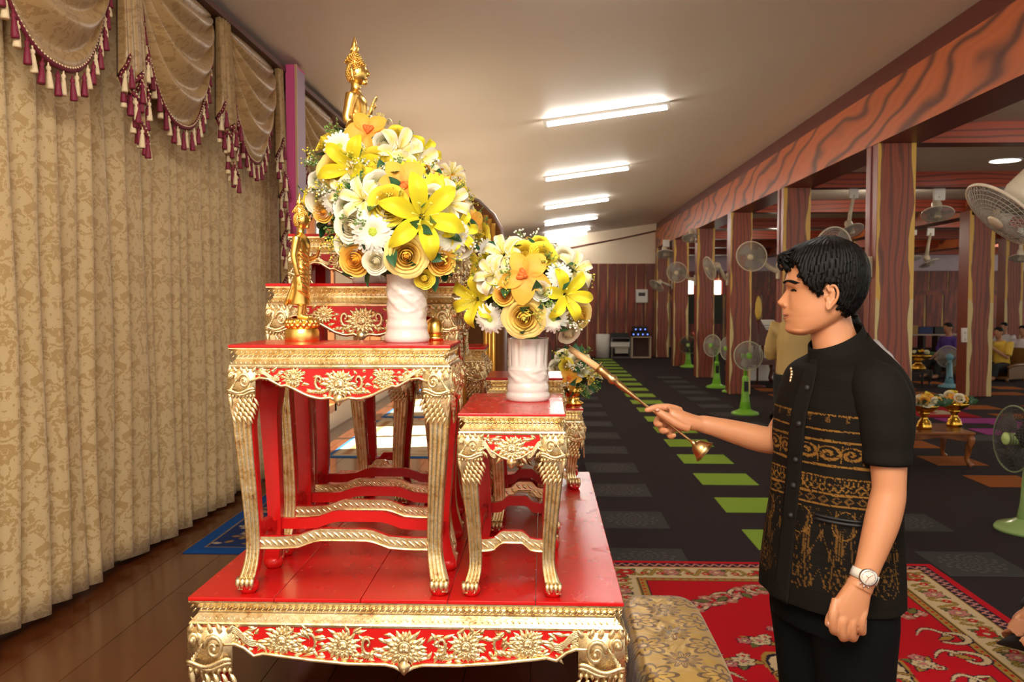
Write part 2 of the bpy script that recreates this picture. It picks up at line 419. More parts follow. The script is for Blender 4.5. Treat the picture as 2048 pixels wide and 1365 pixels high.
# pink pillar on the curtain wall
m = MB(); m.box(-1.665, -1.60, 5.55, 5.76, PLAT_Z, 3.12, 0)
m2 = MB(); PIL = thing('trim_2', None, None); struct(PIL)
m.build('pillar_shaft', plain('magenta_paint', (0.62, 0.07, 0.24), 0.5), PIL, False)
m = MB(); m.box(-1.60, -1.594, 5.565, 5.745, PLAT_Z, 3.10); m.build('lilac_face', plain('lilac_paint', (0.36, 0.24, 0.34), 0.5), PIL, False)
m = MB(); m.box(-1.605, -1.592, 5.545, 5.562, PLAT_Z, 3.12); m.build('edge_strip', plain('tan_edge', (0.55, 0.33, 0.18), 0.5), PIL, False)
# ceilings
m = MB()
m.add([(-2.1, -1.2, ceil_z(-2.1)), (3.22, -1.2, ceil_z(3.22)), (3.22, 25, ceil_z(3.22)), (-2.1, 25, ceil_z(-2.1)), (-2.1, -1.2, ceil_z(-2.1)+.1), (3.22, -1.2, ceil_z(3.22)+.1), (3.22, 25, ceil_z(3.22)+.1), (-2.1, 25, ceil_z(-2.1)+.1)],
      [(0,3,2,1)[::-1], (4,5,6,7), (0,1,5,4), (1,2,6,5), (2,3,7,6), (3,0,4,7)])
struct(m.build('ceiling', CEIL, None, False, True))
HALL_Z = 3.30
m = MB(); m.box(3.42, 18, 3.0, 31, HALL_Z, HALL_Z+0.1); struct(m.build('ceiling_hall', plain('hall_ceiling_board', (0.62, 0.54, 0.46), 0.6, 0, 0.05, 1.5), None, False))
# main longitudinal beam with its crown board
BX = 3.17
m = MB(); m.box(BX, BX+0.40, -1.2, 24.75, 3.10, 3.62)
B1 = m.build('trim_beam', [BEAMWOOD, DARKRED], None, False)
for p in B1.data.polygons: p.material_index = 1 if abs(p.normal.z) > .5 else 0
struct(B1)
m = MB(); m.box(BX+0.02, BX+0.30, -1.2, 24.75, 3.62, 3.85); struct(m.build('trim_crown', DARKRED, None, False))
COL_Y = [8.37, 11.6, 14.8, 18.0, 21.2, 24.45]
def colobj(x, y, w=0.36, d=0.30, top=3.10):
    m = MB(); m.box(-w/2, w/2, 0, d, 0, top)
    o = m.build('column', [COLUMN], None, False); o.location = (x+w/2, y, 0); struct(o)
    modify(o, ('BEVEL', dict(width=0.006, segments=2)))
    o['label'] = 'column painted to look like wood with pale sapwood edges'
    return o
for i, y in enumerate(COL_Y): colobj(3.17, y)
for y in (14.6, 17.75, 21.0): colobj(7.05, y, 0.42, 0.36)
for y in (20.9,): colobj(10.95, y, 0.42, 0.36)
# cable conduit on the near columns
for y in COL_Y[:2]:
    m = MB(); m.tube([(3.165, y+0.15, 0.02), (3.165, y+0.15, 3.09)], 0.008, 6); o = m.build('trim_conduit', plain('lilac_conduit', (0.30, 0.12, 0.14), 0.4), None); struct(o)
# cross beams under the hall ceiling and the second longitudinal beams
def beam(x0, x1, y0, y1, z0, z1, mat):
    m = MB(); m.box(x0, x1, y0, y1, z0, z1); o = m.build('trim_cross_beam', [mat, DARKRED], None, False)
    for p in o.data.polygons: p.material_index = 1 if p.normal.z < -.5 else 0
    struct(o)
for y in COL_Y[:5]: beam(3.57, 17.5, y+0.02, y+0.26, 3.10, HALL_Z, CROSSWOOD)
beam(3.57, 17.5, 24.5, 24.8, 3.10, HALL_Z, CROSSWOOD)
beam(3.57, 17.5, 27.5, 27.8, 3.05, HALL_Z, CROSSWOOD)
beam(7.08, 7.42, 14.6, 29.9, 3.02, 3.26, BEAMWOOD); beam(10.98, 11.33, 20.9, 29.9, 3.02, 3.26, BEAMWOOD)
# back wall of the aisle: planks with pale strips below, plaster gable above
WB_Y = 24.75
m = MB(); m.box(-2.1, 3.2, WB_Y, WB_Y+0.15, 2.66, 3.9); struct(m.build('wall_back_gable', CREAMWALL, None, False))
m = MB(); m.box(-2.1, 3.2, WB_Y+0.03, WB_Y+0.15, 0, 2.66); WB = struct(m.build('wall_back', DARKRED, None, False))
def planks(parent, x0, x1, y, z0, z1, w, gap=0.045, strip=True, jit=0.1):
    random.seed(int(x0*10+z0*7)); x = x0
    while x < x1-0.05:
        ww = min(w*(1+random.uniform(-jit, jit)), x1-x)
        q = MB(); q.box(-ww/2+gap/2, ww/2-gap/2, -0.03, 0.0, z0, z1); o = q.build('plank', PANEL, parent, False); o.location = (x+ww/2, y, 0)
        if strip:
            q = MB(); n = 12; pts = []; ph = random.uniform(0, 9)
            for i in range(n+1):
                z = z0+(z1-z0)*i/n; wd = gap*(0.55+0.35*math.sin(ph+i*0.9)); pts.append((wd/2, z))
            vs = []; fs = []
            for i, (wd, z) in enumerate(pts): vs += [(-wd, -0.012, z), (wd, -0.012, z)]
            for i in range(n): fs.append((2*i, 2*i+1, 2*i+3, 2*i+2))
            q.add(vs, fs); o = q.build('pale_strip', BATTEN, parent, False); o.location = (x+ww, y, 0)
        x += ww
planks(WB, -2.0, 3.17, WB_Y, 0.0, 2.66, 0.29)
m = MB(); m.tube([(0.3, WB_Y-.03, 3.02), (1.2, WB_Y-.03, 3.20), (2.2, WB_Y-.03, 3.38), (3.17, WB_Y-.03, 3.585)], 0.022, 6); struct(m.build('trim_gable', plain('brown_moulding', (0.16, 0.05, 0.03), 0.5), None))
# hall back wall
HB_Y = 30.0
m = MB(); m.box(3.0, 18.2, HB_Y+0.03, HB_Y+0.15, 0, 3.4); WH = struct(m.build('wall_hall', LILACWALL, None, False))
m = MB(); m.box(3.1, 18, HB_Y, HB_Y+0.03, 2.16, 2.24); m.build('rail', CROSSWOOD, WH, False)
planks(WH, 3.2, 18.0, HB_Y, 1.95, 2.62, 0.60, 0.05)
planks(WH, 3.2, 18.0, HB_Y-0.005, 0.0, 1.80, 0.62, 0.09)
m = MB(); m.box(3.1, 18, HB_Y-0.04, HB_Y+0.03, 1.80, 1.95); m.build('rail', PANEL, WH, False)
# pale arched niche panel
m = MB(); m.box(14.15, 14.85, HB_Y-0.06, HB_Y-0.03, 0.3, 1.8); m.build('niche_panel', BATTEN, WH, False)
pts = [(-.22, 0.3)]+[(-.22*math.cos(t), 1.4+.28*math.sin(t)) for t in np.linspace(0, PI, 13)]+[(.22, 0.3)]
q = MB(); q.prism(pts, -0.09, -0.06); o = q.build('niche_board', PANEL, WH, False, True); o.location = (14.5, HB_Y, 0)
# side partition between aisle end and hall
m = MB(); m.box(3.2, 3.35, WB_Y+.1, HB_Y, 0, 3.3); struct(m.build('wall_partition', PANEL, None, False))
# lit windows with dark green boards below them in the hall's back wall
WINM = plain('daylight_pane', (1, 1, 1), 0.5, emit=((1.0, 0.93, 0.78), 9))
GREENB = plain('dark_green_board', (0.045, 0.05, 0.025), 0.6)
for i, (xa, xb, yt, yb, gb) in enumerate(((1368, 1386, 562, 588, 648), (1420, 1441, 562, 589, 648))):
    a = at_y(xa, yt, HB_Y-.05); b = at_y(xb, yb, HB_Y-.05); g = at_y(xb, gb, HB_Y-.05)
    w = thing('window_%d' % (i+7), None, None, (a.x, HB_Y-.06, 0)); struct(w)
    m = MB(); m.box(0, b.x-a.x, -.02, 0, b.z, a.z); m.build('pane', WINM, w, False)
    m = MB(); m.box(-.06, b.x-a.x+.06, -.015, .01, g.z, b.z-.02); m.build('board', GREENB, w, False)
# ------------------------------------------------------------------ fluorescent tubes on the aisle ceiling
TUBE = plain('lit_tube', (1, 1, 1), 0.5, emit=((1.0, 0.96, 0.88), 60))
slope = math.atan(0.135)
t_me = MB(); t_me.tube([(-.58, 0, -.055), (.58, 0, -.055)], 0.016, 10); t_me = t_me.mesh('tube', TUBE)
h_me = MB(); h_me.box(-.62, .62, -.022, .022, -.030, 0.0)
for s in (-1, 1): h_me.box(s*.60-.015, s*.60+.015, -.016, .016, -.075, -.028)
h_me = h_me.mesh('housing', WHITE, False)
for i, y in enumerate((0.6, 4.6, 8.5, 12.35, 16.1, 19.6, 22.6, 24.2)):
    x = 0.60
    names = ['nearest', 'second nearest', 'third nearest', 'fourth nearest', 'fifth nearest', 'farthest and shortest looking']
    lab = ('lit fluorescent tube on the aisle ceiling, %s of the row' % names[i-2]) if i >= 2 else 'lit fluorescent tube on the aisle ceiling %s, outside the photo' % ('above the camera', 'above the altar')[i]
    t = thing('tube_light', lab, 'light', (x, y, ceil_z(x)-.001), 0, 'fluorescent tubes along the aisle ceiling'); t.rotation_euler = (0, -slope, 0)
    link('housing', h_me, t); link('tube', t_me, t)
# downlight in the hall ceiling
p = at_z(2010, 320, HALL_Z)
t = thing('downlight', 'round lit downlight in the hall ceiling', 'light', (p.x, p.y, HALL_Z))
m = MB(); m.lathe([(0.0, -.012), (0.15, -.012), (0.17, 0)], 24); m.build('diffuser', plain('lit_diffuser', (1, 1, 1), 0.5, emit=((1, .95, .85), 14)), t)
m = MB(); m.lathe([(0.17, -.015), (0.19, -.010), (0.19, 0), (0.17, 0)], 24, cap=False); m.build('rim', WHITE, t)
for x, y in ((8.6, 9.8), (8.6, 16.3), (5.2, 13.2), (12.5, 16.3), (5.2, 19.6), (9, 22.8), (13, 24), (5.3, 6.6)):
    lamp('hall_downlight', 'POINT', (x, y, HALL_Z-.25), (0,0,0), 28, (1, .88, .70), shadow_soft_size=0.15)
# ------------------------------------------------------------------ carved ornament pieces (in the x-z plane, facing -y)
def lobe(mb, c, ang, l, w, h, bend=0.0, nu=4, nv=5):
    ca, sa = math.cos(ang), math.sin(ang)
    def fn(u, v):
        wd = w*math.sin(PI*min(1, (v*0.93+0.04))**0.75)
        a = (u-0.5)*wd; b = v*l; a += bend*l*v*v
        d = h*(1-(2*u-1)**2)*math.sin(PI*(0.12+0.80*v))
        return (c[0]+b*ca-a*sa, -d+c[2] if len(c) > 2 else -d, c[1]+b*sa+a*ca)
    mb.patch(fn, nu, nv)
def rosette_mesh():
    m = MB(); n = 13
    for i in range(16):
        a = 2*PI*i/16; e = abs(math.cos(a)); lobe(m, (0.70*math.cos(a), 0.66*math.sin(a), .06), a+0.15, 0.34+0.30*e, 0.28, 0.10, 0.12 if math.sin(2*a) > 0 else -0.12)
    for i in range(n): lobe(m, (0.46*math.cos(2*PI*i/n), 0.46*math.sin(2*PI*i/n)), 2*PI*i/n, 0.55, 0.36, 0.17)
    for i in range(n): lobe(m, (0.38*math.cos(2*PI*(i+.5)/n), 0.38*math.sin(2*PI*(i+.5)/n), -0.10), 2*PI*(i+.5)/n, 0.34, 0.20, 0.14, 0, 3, 4)
    m.tube([(0.40*math.cos(2*PI*i/20), -.14, 0.40*math.sin(2*PI*i/20)) for i in range(21)], 0.055, 6, cap=False)
    m.ball((0, -.06, 0), (0.37, 0.20, 0.37), 14, 8)
    for i in range(3): lobe(m, (0.04*math.cos(PI/2+2*PI*i/3), 0.04*math.sin(PI/2+2*PI*i/3), -.22), PI/2+2*PI*i/3, 0.30, 0.26, 0.10, 0, 3, 4)
    m.ball((0, -.28, 0), (0.09, 0.10, 0.09), 8, 6)
    return m.mesh('rosette', GOLD)
ROS = rosette_mesh()
def scroll_mesh():
    m = MB(); pts = []; rad = []
    for i in range(26):
        t = i/25; a = -1.9+t*5.6; r = 0.62*(1-t)**0.8+0.10
        pts.append((0.15+r*math.cos(a)*0.75, -0.10-0.12*t, 0.10+r*math.sin(a))); rad.append(0.13*(1-t)**0.5+0.035)
    m.tube(pts, rad, 7); m.ball(pts[-1], 0.13, 8, 6)
    for i in range(2, 17, 2):
        p = Vector(pts[i]); d = (p-Vector((0.15, p.y, 0.1))).normalized(); a = math.atan2(d.z, d.x)+0.7
        lobe(m, (p.x-.05*d.x, p.z-.05*d.z, -.03), a, 0.36-0.008*i, 0.22, 0.14, 0.25)
    for i in range(5): lobe(m, (-0.05+i*.06, -0.62-0.03*i), -2.2+i*0.42, 0.42, 0.20, 0.12, -0.2)
    return m.mesh('scroll_leaf', GOLD)
SCR = scroll_mesh()
def strap_mesh():
    m = MB()
    for k in range(4):
        pts = [(-0.9+1.8*t, -0.10-0.05*math.sin(PI*t), 0.55-1.0*t+0.22*math.sin(2*PI*t)-0.13*k) for t in np.linspace(0, 1, 12)]
        m.tube(pts, [0.05+0.05*math.sin(PI*t) for t in np.linspace(0, 1, 12)], 6)
    for k in range(4): lobe(m, (-0.6+0.12*k, -0.25-0.08*k), -2.6+0.35*k, 0.5, 0.22, 0.12, 0.2)
    return m.mesh('strap_leaf', GOLD)
STR = strap_mesh()
def knee_mesh():
    m = MB(); random.seed(5)
    for i in range(5): lobe(m, (-0.80+0.40*i, 0.95), PI/2+random.uniform(-.5, .5), 0.34, 0.34, 0.12, random.choice((-.5, .5)))
    for s, cx, cz, q in ((1, -0.22, 0.50, 0.44), (-1, 0.66, 0.78, 0.20)):
        pts = [(cx+s*q*(1-t*.85)*math.cos(4*PI*t*0.8), -.16-.14*t, cz+q*(1-t*.85)*math.sin(4*PI*t*.8)) for t in np.linspace(0, 1, 22)]
        m.tube(pts, [0.10*(1-t*.5) for t in np.linspace(0, 1, 22)], 6)
        m.ball(pts[-1], 0.10, 8, 6)
    m.tube([(-0.95+1.9*t, -.16-.08*math.sin(PI*t), 0.02+0.10*math.sin(2.2*PI*t+.8)-.10*t) for t in np.linspace(0, 1, 14)], 0.085, 6)
    m.tube([(-0.95+1.9*t, -.14-.06*math.sin(PI*t), -0.12+0.10*math.sin(2.2*PI*t+1.2)-.06*t) for t in np.linspace(0, 1, 14)], 0.06, 6)
    for i in range(8): lobe(m, (-0.85+0.24*i, -0.20), -PI/2, 0.26, 0.20, 0.13)
    for r in range(5):
        for i in range(4): lobe(m, (-0.86+0.36*i+0.10*r, -0.44-0.24*r, -.02*r), -PI/2-0.75+0.05*i, 0.52, 0.20, 0.13, 0.1)
    for i in range(6): lobe(m, (0.30+.10*i, 0.62-.10*i), -PI/2+.5-.18*i, 0.40, 0.20, 0.13, .3)
    lobe(m, (0.55, 0.95), -PI/2-.6, 0.6, 0.4, 0.12, .4); lobe(m, (-0.6, 0.35), -PI/2+.8, 0.7, 0.35, 0.12, -.4); lobe(m, (0.9, -0.2), -PI/2-.3, 0.9, 0.28, 0.12, .1)
    m.box(-0.96, 0.96, -0.02, 0.05, -0.35, 1.15)
    return m.mesh('knee_carving', GOLD)
KNEE = knee_mesh()
def claw_mesh():
    m = MB()
    for i in range(4):
        x = -0.72+0.48*i
        m.tube([(x*1.0, -0.62, 0.62), (x*1.02, -0.98, 0.40), (x*1.03, -1.10, 0.05), (x*1.02, -1.02, -0.30), (x, -.92, -.52)], [0.26, 0.27, 0.22, 0.15, 0.03], 6)
    return m.mesh('claw', GOLD)
CLAW = claw_mesh()
def altar_leg(parent, sx, sy, W, D, H, k, zt):
    rows = [(0.0, .040, 0), (.10, .040, 0), (.17, .036, .001), (.24, .031, .002), (.35, .0285, -.002), (.55, .0255, -.011), (.72, .0235, -.017), (.82, .0230, -.017), (.89, .0245, -.010), (.94, .0265, -.001), (.965, .027, .003), (.98, .024, .004)]
    m = MB(); rings = []; N = 24
    zf = 0.016*k
    for i in range(30):
        t = i/29*0.98
        a = spl([(r[0], r[1]) for r in rows], t)*k; o = spl([(r[0], r[2]) for r in rows], t)*k
        z = lerp(zt, zf, t/0.98); fl = 0.0 if t < .17 else 0.14*smooth01((t-.17)/.06)
        cx = sx*(W/2-.040*k+o); cy = sy*(D/2-.040*k+o); ring = []
        for j in range(N): s = j/N; ring.append((-a+2*a*s, a*(1-fl+fl*abs(math.sin(4*PI*s))**0.7)))
        for j in range(N): s = j/N; ring.append((a*(1-fl+fl*abs(math.sin(4*PI*s))**0.7), a-2*a*s))
        ring += [(a*.97, -a*.97), (0, -a), (-a*.97, -a*.97), (-a, 0)]
        rings.append([(cx+sx*p, cy+sy*q, z) for p, q in ring])
    n = len(rings[0]); vs = [p for r in rings for p in r]; fs = []; mi = []
    for i in range(len(rings)-1):
        for j in range(n):
            q = (j+1) % n; fs.append((i*n+j, i*n+q, (i+1)*n+q, (i+1)*n+j)); mi.append(0 if j < 2*N else 1)
    fs.append(tuple(range(n))); mi.append(1); fs.append(tuple((len(rings)-1)*n+j for j in range(n))); mi.append(1)
    m.add(vs, fs, mi)
    leg = m.build('leg', [GOLD, RED], parent, True, True, 50)
    b = MB(); o = 0.004*k
    cx = sx*(W/2-.040*k+o-.006*k); cy = sy*(D/2-.040*k+o-.006*k)
    b.lathe([(0.0, 0), (.022*k, 0), (.031*k, .012*k), (.033*k, .024*k), (.028*k, .038*k), (.012*k, .046*k), (0.0, .047*k)], 18, c=(cx, cy, 0))
    b.build('ball_foot', RED, leg)
    link('claw', CLAW, leg, Tm((cx+sx*.002*k, cy+sy*.004*k, .034*k), (0, 0, 0 if sy < 0 else PI), .030*k))
    return leg
def altar_table(name, label, loc, W, D, H, k=1.0, rail=0.148, boards=1, side=True, n_small=1, low=False, rz=0.0, cat='table', railk=1.0, back=True, kk=1.0):
    T = thing(name, label, cat, loc, rz)
    # red boards of the top
    for i in range(boards):
        x0 = -W/2+W*i/boards+(0.0006 if i else 0); x1 = -W/2+W*(i+1)/boards-(0.0006 if i < boards-1 else 0)
        m = MB(); m.box(x0, x1, -D/2, D/2, H-.010*k, H); o = m.build('top_board', RED, T, False); modify(o, ('BEVEL', dict(width=.002, segments=2)))
    # moulding swept round the four sides
    prof = [(-.001, -.010), (-.001, -.014), (-.004, -.016), (-.021, -.034), (-.022, -.040), (-.019, -.042), (-.019, -.046), (-.003, -.064), (-.001, -.068), (-.002, -.074), (-.012, -.075)]
    m = MB(); rings = []
    for o, z in prof: rings.append([(sx*(W/2+o*k), sy*(D/2+o*k), H+z*k) for sx, sy in ((-1,-1),(1,-1),(1,1),(-1,1))])
    m.loft(rings, False); m.build('moulding', GOLD, T, False)
    # leaf beads along the mouldings (front and right side)
    m = MB()
    def row(n, pt):
        for i in range(n):
            s = (i+.5)/n
            for (o, z, rr, sk) in ((-.011, -.025, (.0060, .0060), 0.5), (-.021, -.0405, (.0055, .0038), .5), (-.008, -.0585, (.0050, .0035), -.6)):
                c, tdir = pt(s, o*k)
                d = Vector(tdir)*0.9+Vector((0,0,1))*sk*2.0; d.normalize()
                cc = Vector(c)+Vector((0,0,H+z*k))
                m.tube([cc-d*rr[0]*1.5*k, cc, cc+d*rr[0]*1.5*k], [.0010*k, rr[1]*.55*k, .0010*k], 5)
    stp = .0155*k
    row(max(4, int(W/stp)), lambda s, o: ((-W/2+W*s, -D/2-o, 0), (1, 0, 0)))
    if side: row(max(4, int(D/stp)), lambda s, o: ((W/2+o, -D/2+D*s, 0), (0, 1, 0)))
    m.build('leaf_beading', GOLD, T)
    zt = H-.075*k; lw = .080*k
    # aprons
    def apron(length, place, orn=True):
        inner = length/2-lw*0.9; n = 40; dep = []
        tab = [(0, .112), (.05, .100), (.10, .094), (.22, .098), (.36, .088), (.52, .066), (.63, .052), (.665, .064), (.70, .052), (.80, .036), (.92, .032), (1, .046)]
        if low: tab = [(0, .100), (.08, .088), (.3, .082), (.55, .064), (.8, .048), (1, .062)]
        if n_small == 2: tab = [(0, .114), (.04, .102), (.08, .095), (.3, .094), (.5, .086), (.68, .076), (.77, .070), (.80, .078), (.83, .062), (.91, .046), (1, .052)]
        m = MB(); top = []; bot = []
        for i in range(n+1):
            u = -1+2*i/n; top.append((u*inner, 0.0)); bot.append((u*inner, -interp(tab, abs(u))*k))
        vs = []; fs = []
        for (x, z), (x2, z2) in zip(top, bot): vs += [(x, 0, zt), (x2, 0, zt+z2), (x, .016, zt), (x2, .016, zt+z2)]
        for i in range(n):
            a, b = 4*i, 4*i+4; fs += [(a, a+1, b+1, b), (a+2, b+2, b+3, a+3), (a+1, a+3, b+3, b+1)]
        m.add(vs, fs); m.T = Matrix.Identity(4)
        P = m.build('apron', RED, T, False); P.matrix_local = place
        r = MB(); r.tube([(x, -.004, zt+z+.004*k) for x, z in bot], .0055*k, 6, flat=1.0); r.build('apron_rim', GOLD, P)
        if not orn: return
        zc = zt-.046*k
        r = MB(); c = int(inner*2/(.0105*k))
        for q in range(int(c*(2 if n_small < 2 else 3.2))):
            u = -1+2*random.random(); d = interp(tab, abs(u))*k
            if d < .03*k: continue
            zz = zt-random.uniform(.006*k, d-.012*k); a = random.choice((0, PI))+random.uniform(-.9, .9)
            lobe(r, (u*inner, zz), a, random.uniform(.012, .024)*k*(1.4 if n_small == 2 else 1.0), .012*k, .005*k, random.uniform(-.4, .4), 3, 4)
        r.build('carved_foliage', GOLD, P)
        link('rosette', ROS, P, Tm((0, -.004, zc-.002*k), (0,0,0), (.043*k, .036*k, .043*k)))
        r = MB(); lobe(r, (0, zt-.080*k, -.008), -PI/2, .036*k, .034*k, .010*k); r.build('pendant', GOLD, P)
        if n_small == 0:
            for s in (-1, 1): link('strap_leaf', STR, P, Tm((s*inner*.70, -.003, zc+.002*k), (0,0,0), (s*-.030*k, .028*k, .040*k)))
            for s in (-1, 1):
                for q in range(3):
                    r = MB(); lobe(r, (s*(.030+.004*q)*k, zt-(.070-.026*q)*k), (0 if s > 0 else PI)+s*(-.9+.5*q), .040*k, .018*k, .008*k); r.build('leaf', GOLD, P)
            return
        xs = [(j+1)/(n_small+1)*(0.93 if n_small == 1 else 0.98) for j in range(n_small)]
        for s in (-1, 1):
            for j, u in enumerate(xs):
                zz = -.034 if u > .6 else -.044
                if n_small == 1: u = .52; zz = -.028
                link('rosette', ROS, P, Tm((s*u*inner, -.003, zt+zz*k), (0, .3*s, 0), (.029*k if n_small == 1 else .036*k, .030*k, .028*k if n_small == 1 else .036*k)))
            gaps = [(0, xs[0])]+list(zip(xs, xs[1:]))
            for j, (a, b) in enumerate(gaps):
                u = (a+b)/2+(.02 if n_small > 1 else -.03); link('scroll_leaf', SCR, P, Tm((s*u*inner, -.003, zt-(.042 if j == 0 else .038)*k), (0, 0 if j % 2 == 0 else PI, 0), (s*.030*k, .030*k if j % 2 == 0 else -.030*k, .036*k)))
                r = MB()
                dd_ = interp(tab, abs(u))*k
                for q in range(4): lobe(r, (s*(u*inner-.010*k+.011*k*q), zt-dd_+.034*k-.002*k*q), -PI/2+s*(.7+.2*q), .022*k, .014*k, .007*k)
                r.build('leaf', GOLD, P)
            link('strap_leaf', STR, P, Tm((s*inner*(.80 if n_small == 1 else .86), -.003, zt-.018*k), (0,0,0), (s*-.040*k, .026*k, .022*k if n_small == 1 else .034*k)))
    ins = .004*k
    random.seed(int(W*1000+H*77))
    apron(W, Matrix.Translation((0, -D/2+ins, 0)))
    if back: apron(W, Matrix.Translation((0, D/2-ins, 0)) @ Matrix.Rotation(PI, 4, 'Z'), False)
    for sx in (1, -1): apron(D, Matrix.Translation((sx*(W/2-ins), 0, 0)) @ Matrix.Rotation(sx*PI/2, 4, 'Z'), side and sx > 0 and D > .2)
    for sx in (-1, 1):
        for sy in (-1, 1):
            L = altar_leg(T, sx, sy, W, D, H, k, zt)
            if sy < 0: link('knee_carving', KNEE, L, Tm((sx*(W/2-.043*k*kk), -D/2-.002*k, zt-.068*k*kk), (0,0,0), (sx*.046*k*kk, .040*k*kk, .058*k*kk)))
            if side and sx > 0: link('knee_carving', KNEE, L, Tm((W/2+.002*k, sy*(D/2-.043*k), zt-.068*k), (0,0,PI/2), (sy*.046*k, .040*k, .058*k)))
    # stretchers
    if rail:
        def stretcher(length, M, gold=True):
            m = MB(); n = 24; rt = [(0, .020), (.28, .020), (.36, .014), (.5, .0), (.7, -.004), (1, -.004)]
            vs = []; fs = []; mi = []; hh = .030*railk; L = length/2
            for i in range(n+1):
                u = -1+2*i/n; z = rail+interp(rt, abs(u))*railk*0.9
                vs += [(u*L, -.008, z-hh), (u*L, -.008, z), (u*L, .008, z), (u*L, .008, z-hh)]
            for i in range(n):
                for j in range(4):
                    a = 4*i; q = (j+1) % 4; fs.append((a+j, a+4+j, a+4+q, a+q)); mi.append(0 if j == 0 and gold else 1)
            m.add(vs, fs, mi); S = m.build('stretcher', [GOLD, RED], T, False, True); S.matrix_local = M
            if gold:
                r = MB(); c = int(length/.016)
                for i in range(c):
                    u = -1+2*(i+.5)/c; z = rail+interp(rt, abs(u))*railk*0.9
                    lobe(r, (u*L+.006, z-hh*.78, -.008), PI/2+.6, hh*.75, .010, .004, .2, 3, 3)
                r.tube([(u*L, -.009, rail+interp(rt, abs(u))*railk*.9-hh) for u in np.linspace(-1, 1, 25)], .0028, 5)
                r.build('stretcher_carving', GOLD, S)
        dd = .058*k
        stretcher(W-2*dd, Matrix.Translation((0, -D/2+dd-.006*k, 0)))
        stretcher(W-2*dd, Matrix.Translation((0, D/2-dd+.006*k, 0)) @ Matrix.Rotation(PI, 4, 'Z'), True)
        for sx in (-1, 1): stretcher(D-2*dd, Matrix.Translation((sx*(W/2-dd), 0, 0)) @ Matrix.Rotation(sx*PI/2, 4, 'Z'), False)
    return T
BASE_H = 0.41; BTZ = PLAT_Z+BASE_H
altar_table('altar_base_table', 'large low red table with gilded carved apron carrying all the altar tables', (-0.350, 2.112+.82, PLAT_Z), 1.10, 1.64, BASE_H, 1.0, 0, 5, True, 2, kk=1.3)
altar_table('altar_table', 'tall red and gold altar table carrying the small standing statue and left white vase', (-0.512, 2.124+.135, BTZ), 0.560, 0.27, 0.640, 0.80)
altar_table('altar_table', 'taller gilded altar table directly behind the small standing statue', (-0.522, 2.445+.135, BTZ), 0.555, 0.27, 0.800, 0.88)
altar_table('altar_table', 'tallest gilded altar table at the rear, under the large statue', (-0.545, 2.745+.135, BTZ), 0.555, 0.27, 0.965, 0.88)
altar_table('altar_table', 'narrow gilded altar table whose fluted legs show between the taller tables', (-0.60, 3.08+.12, BTZ), 0.22, 0.24, 0.58, 0.80, n_small=0, low=True)
altar_table('altar_table', 'short red and gold altar table carrying the right white vase', (-0.080, 2.124+.235, BTZ), 0.268, 0.47, 0.470, 0.72, 0.148, n_small=0, low=True)
altar_table('altar_table', 'small red topped altar table half hidden behind the right vase', (-0.062, 2.72+.14, BTZ), 0.245, 0.28, 0.505, 0.74, n_small=0, low=True)
altar_table('altar_table', 'low gilded altar table seen through the legs beneath the right vase', (-0.085, 3.05+.12, BTZ), 0.25, 0.24, 0.30, 0.80, 0.07, n_small=0, low=True)
altar_table('altar_table', 'low gilded stand at the far corner of the base table under the distant flowers', (0.055, 3.38+.15, BTZ), 0.20, 0.30, 0.325, 0.80, 0.07, n_small=0, low=True)
altar_table('altar_table', 'gilded altar table hidden under the farther blurred flowers', (-0.335, 3.25, BTZ), 0.24, 0.24, 0.58, 0.80, n_small=0, low=True)
# ------------------------------------------------------------------ artificial flowers
def petal_mat(name, inner, outer, rough=0.55, mid=None):
    k = NT(name); r = k.n('ShaderNodeAttribute', attribute_name='rad').outputs['Fac']
    st = [(0.0, inner), (1.0, outer)] if mid is None else [(0.0, inner), (0.5, mid), (1.0, outer)]
    c = k.ramp(r, st); f = k.noise(k.coord('Object'), 6, 3)
    c = k.mix(k.math('MULTIPLY', f, 0.25), c, inner); k.inp('Base Color', c); k.inp('Roughness', rough); k.inp('Sheen Weight', 0.1)
    t = k.n('ShaderNodeBsdfTranslucent'); k.set(t.inputs[0], c); mx = k.n('ShaderNodeMixShader'); mx.inputs[0].default_value = 0.22; k.t.links.new(k.b.outputs[0], mx.inputs[1]); k.t.links.new(t.outputs[0], mx.inputs[2]); k.t.links.new(mx.outputs[0], k.t.nodes['Material Output'].inputs[0]); return k.m
PM = {
 'yrose': petal_mat('yellow_rose_petal', (0.92, 0.52, 0.03), (0.93, 0.78, 0.32), mid=(0.92, 0.68, 0.10)),
 'orose': petal_mat('amber_rose_petal', (0.92, 0.40, 0.015), (0.92, 0.66, 0.14), mid=(0.92, 0.54, 0.04)),
 'lrose': petal_mat('bright_yellow_rose_petal', (0.88, 0.66, 0.02), (0.92, 0.80, 0.08)),
 'cream': petal_mat('cream_petal', (0.85, 0.74, 0.42), (0.90, 0.86, 0.72)),
 'ylily': petal_mat('yellow_lily_petal', (0.72, 0.62, 0.02), (0.93, 0.80, 0.02)),
 'wlily': petal_mat('white_lily_petal', (0.86, 0.72, 0.10), (0.93, 0.91, 0.84), mid=(0.92, 0.86, 0.52)),
 'orchid': petal_mat('orange_orchid_petal', (0.85, 0.20, 0.03), (0.90, 0.58, 0.07), mid=(0.90, 0.46, 0.04)),
 'daisy': petal_mat('white_daisy_petal', (0.85, 0.84, 0.60), (0.92, 0.91, 0.88)),
 'wrose': petal_mat('white_ranunculus_petal', (0.84, 0.82, 0.50), (0.92, 0.90, 0.84)),
 'ydaisy': petal_mat('yellow_daisy_petal', (0.85, 0.62, 0.02), (0.92, 0.78, 0.03)),
}
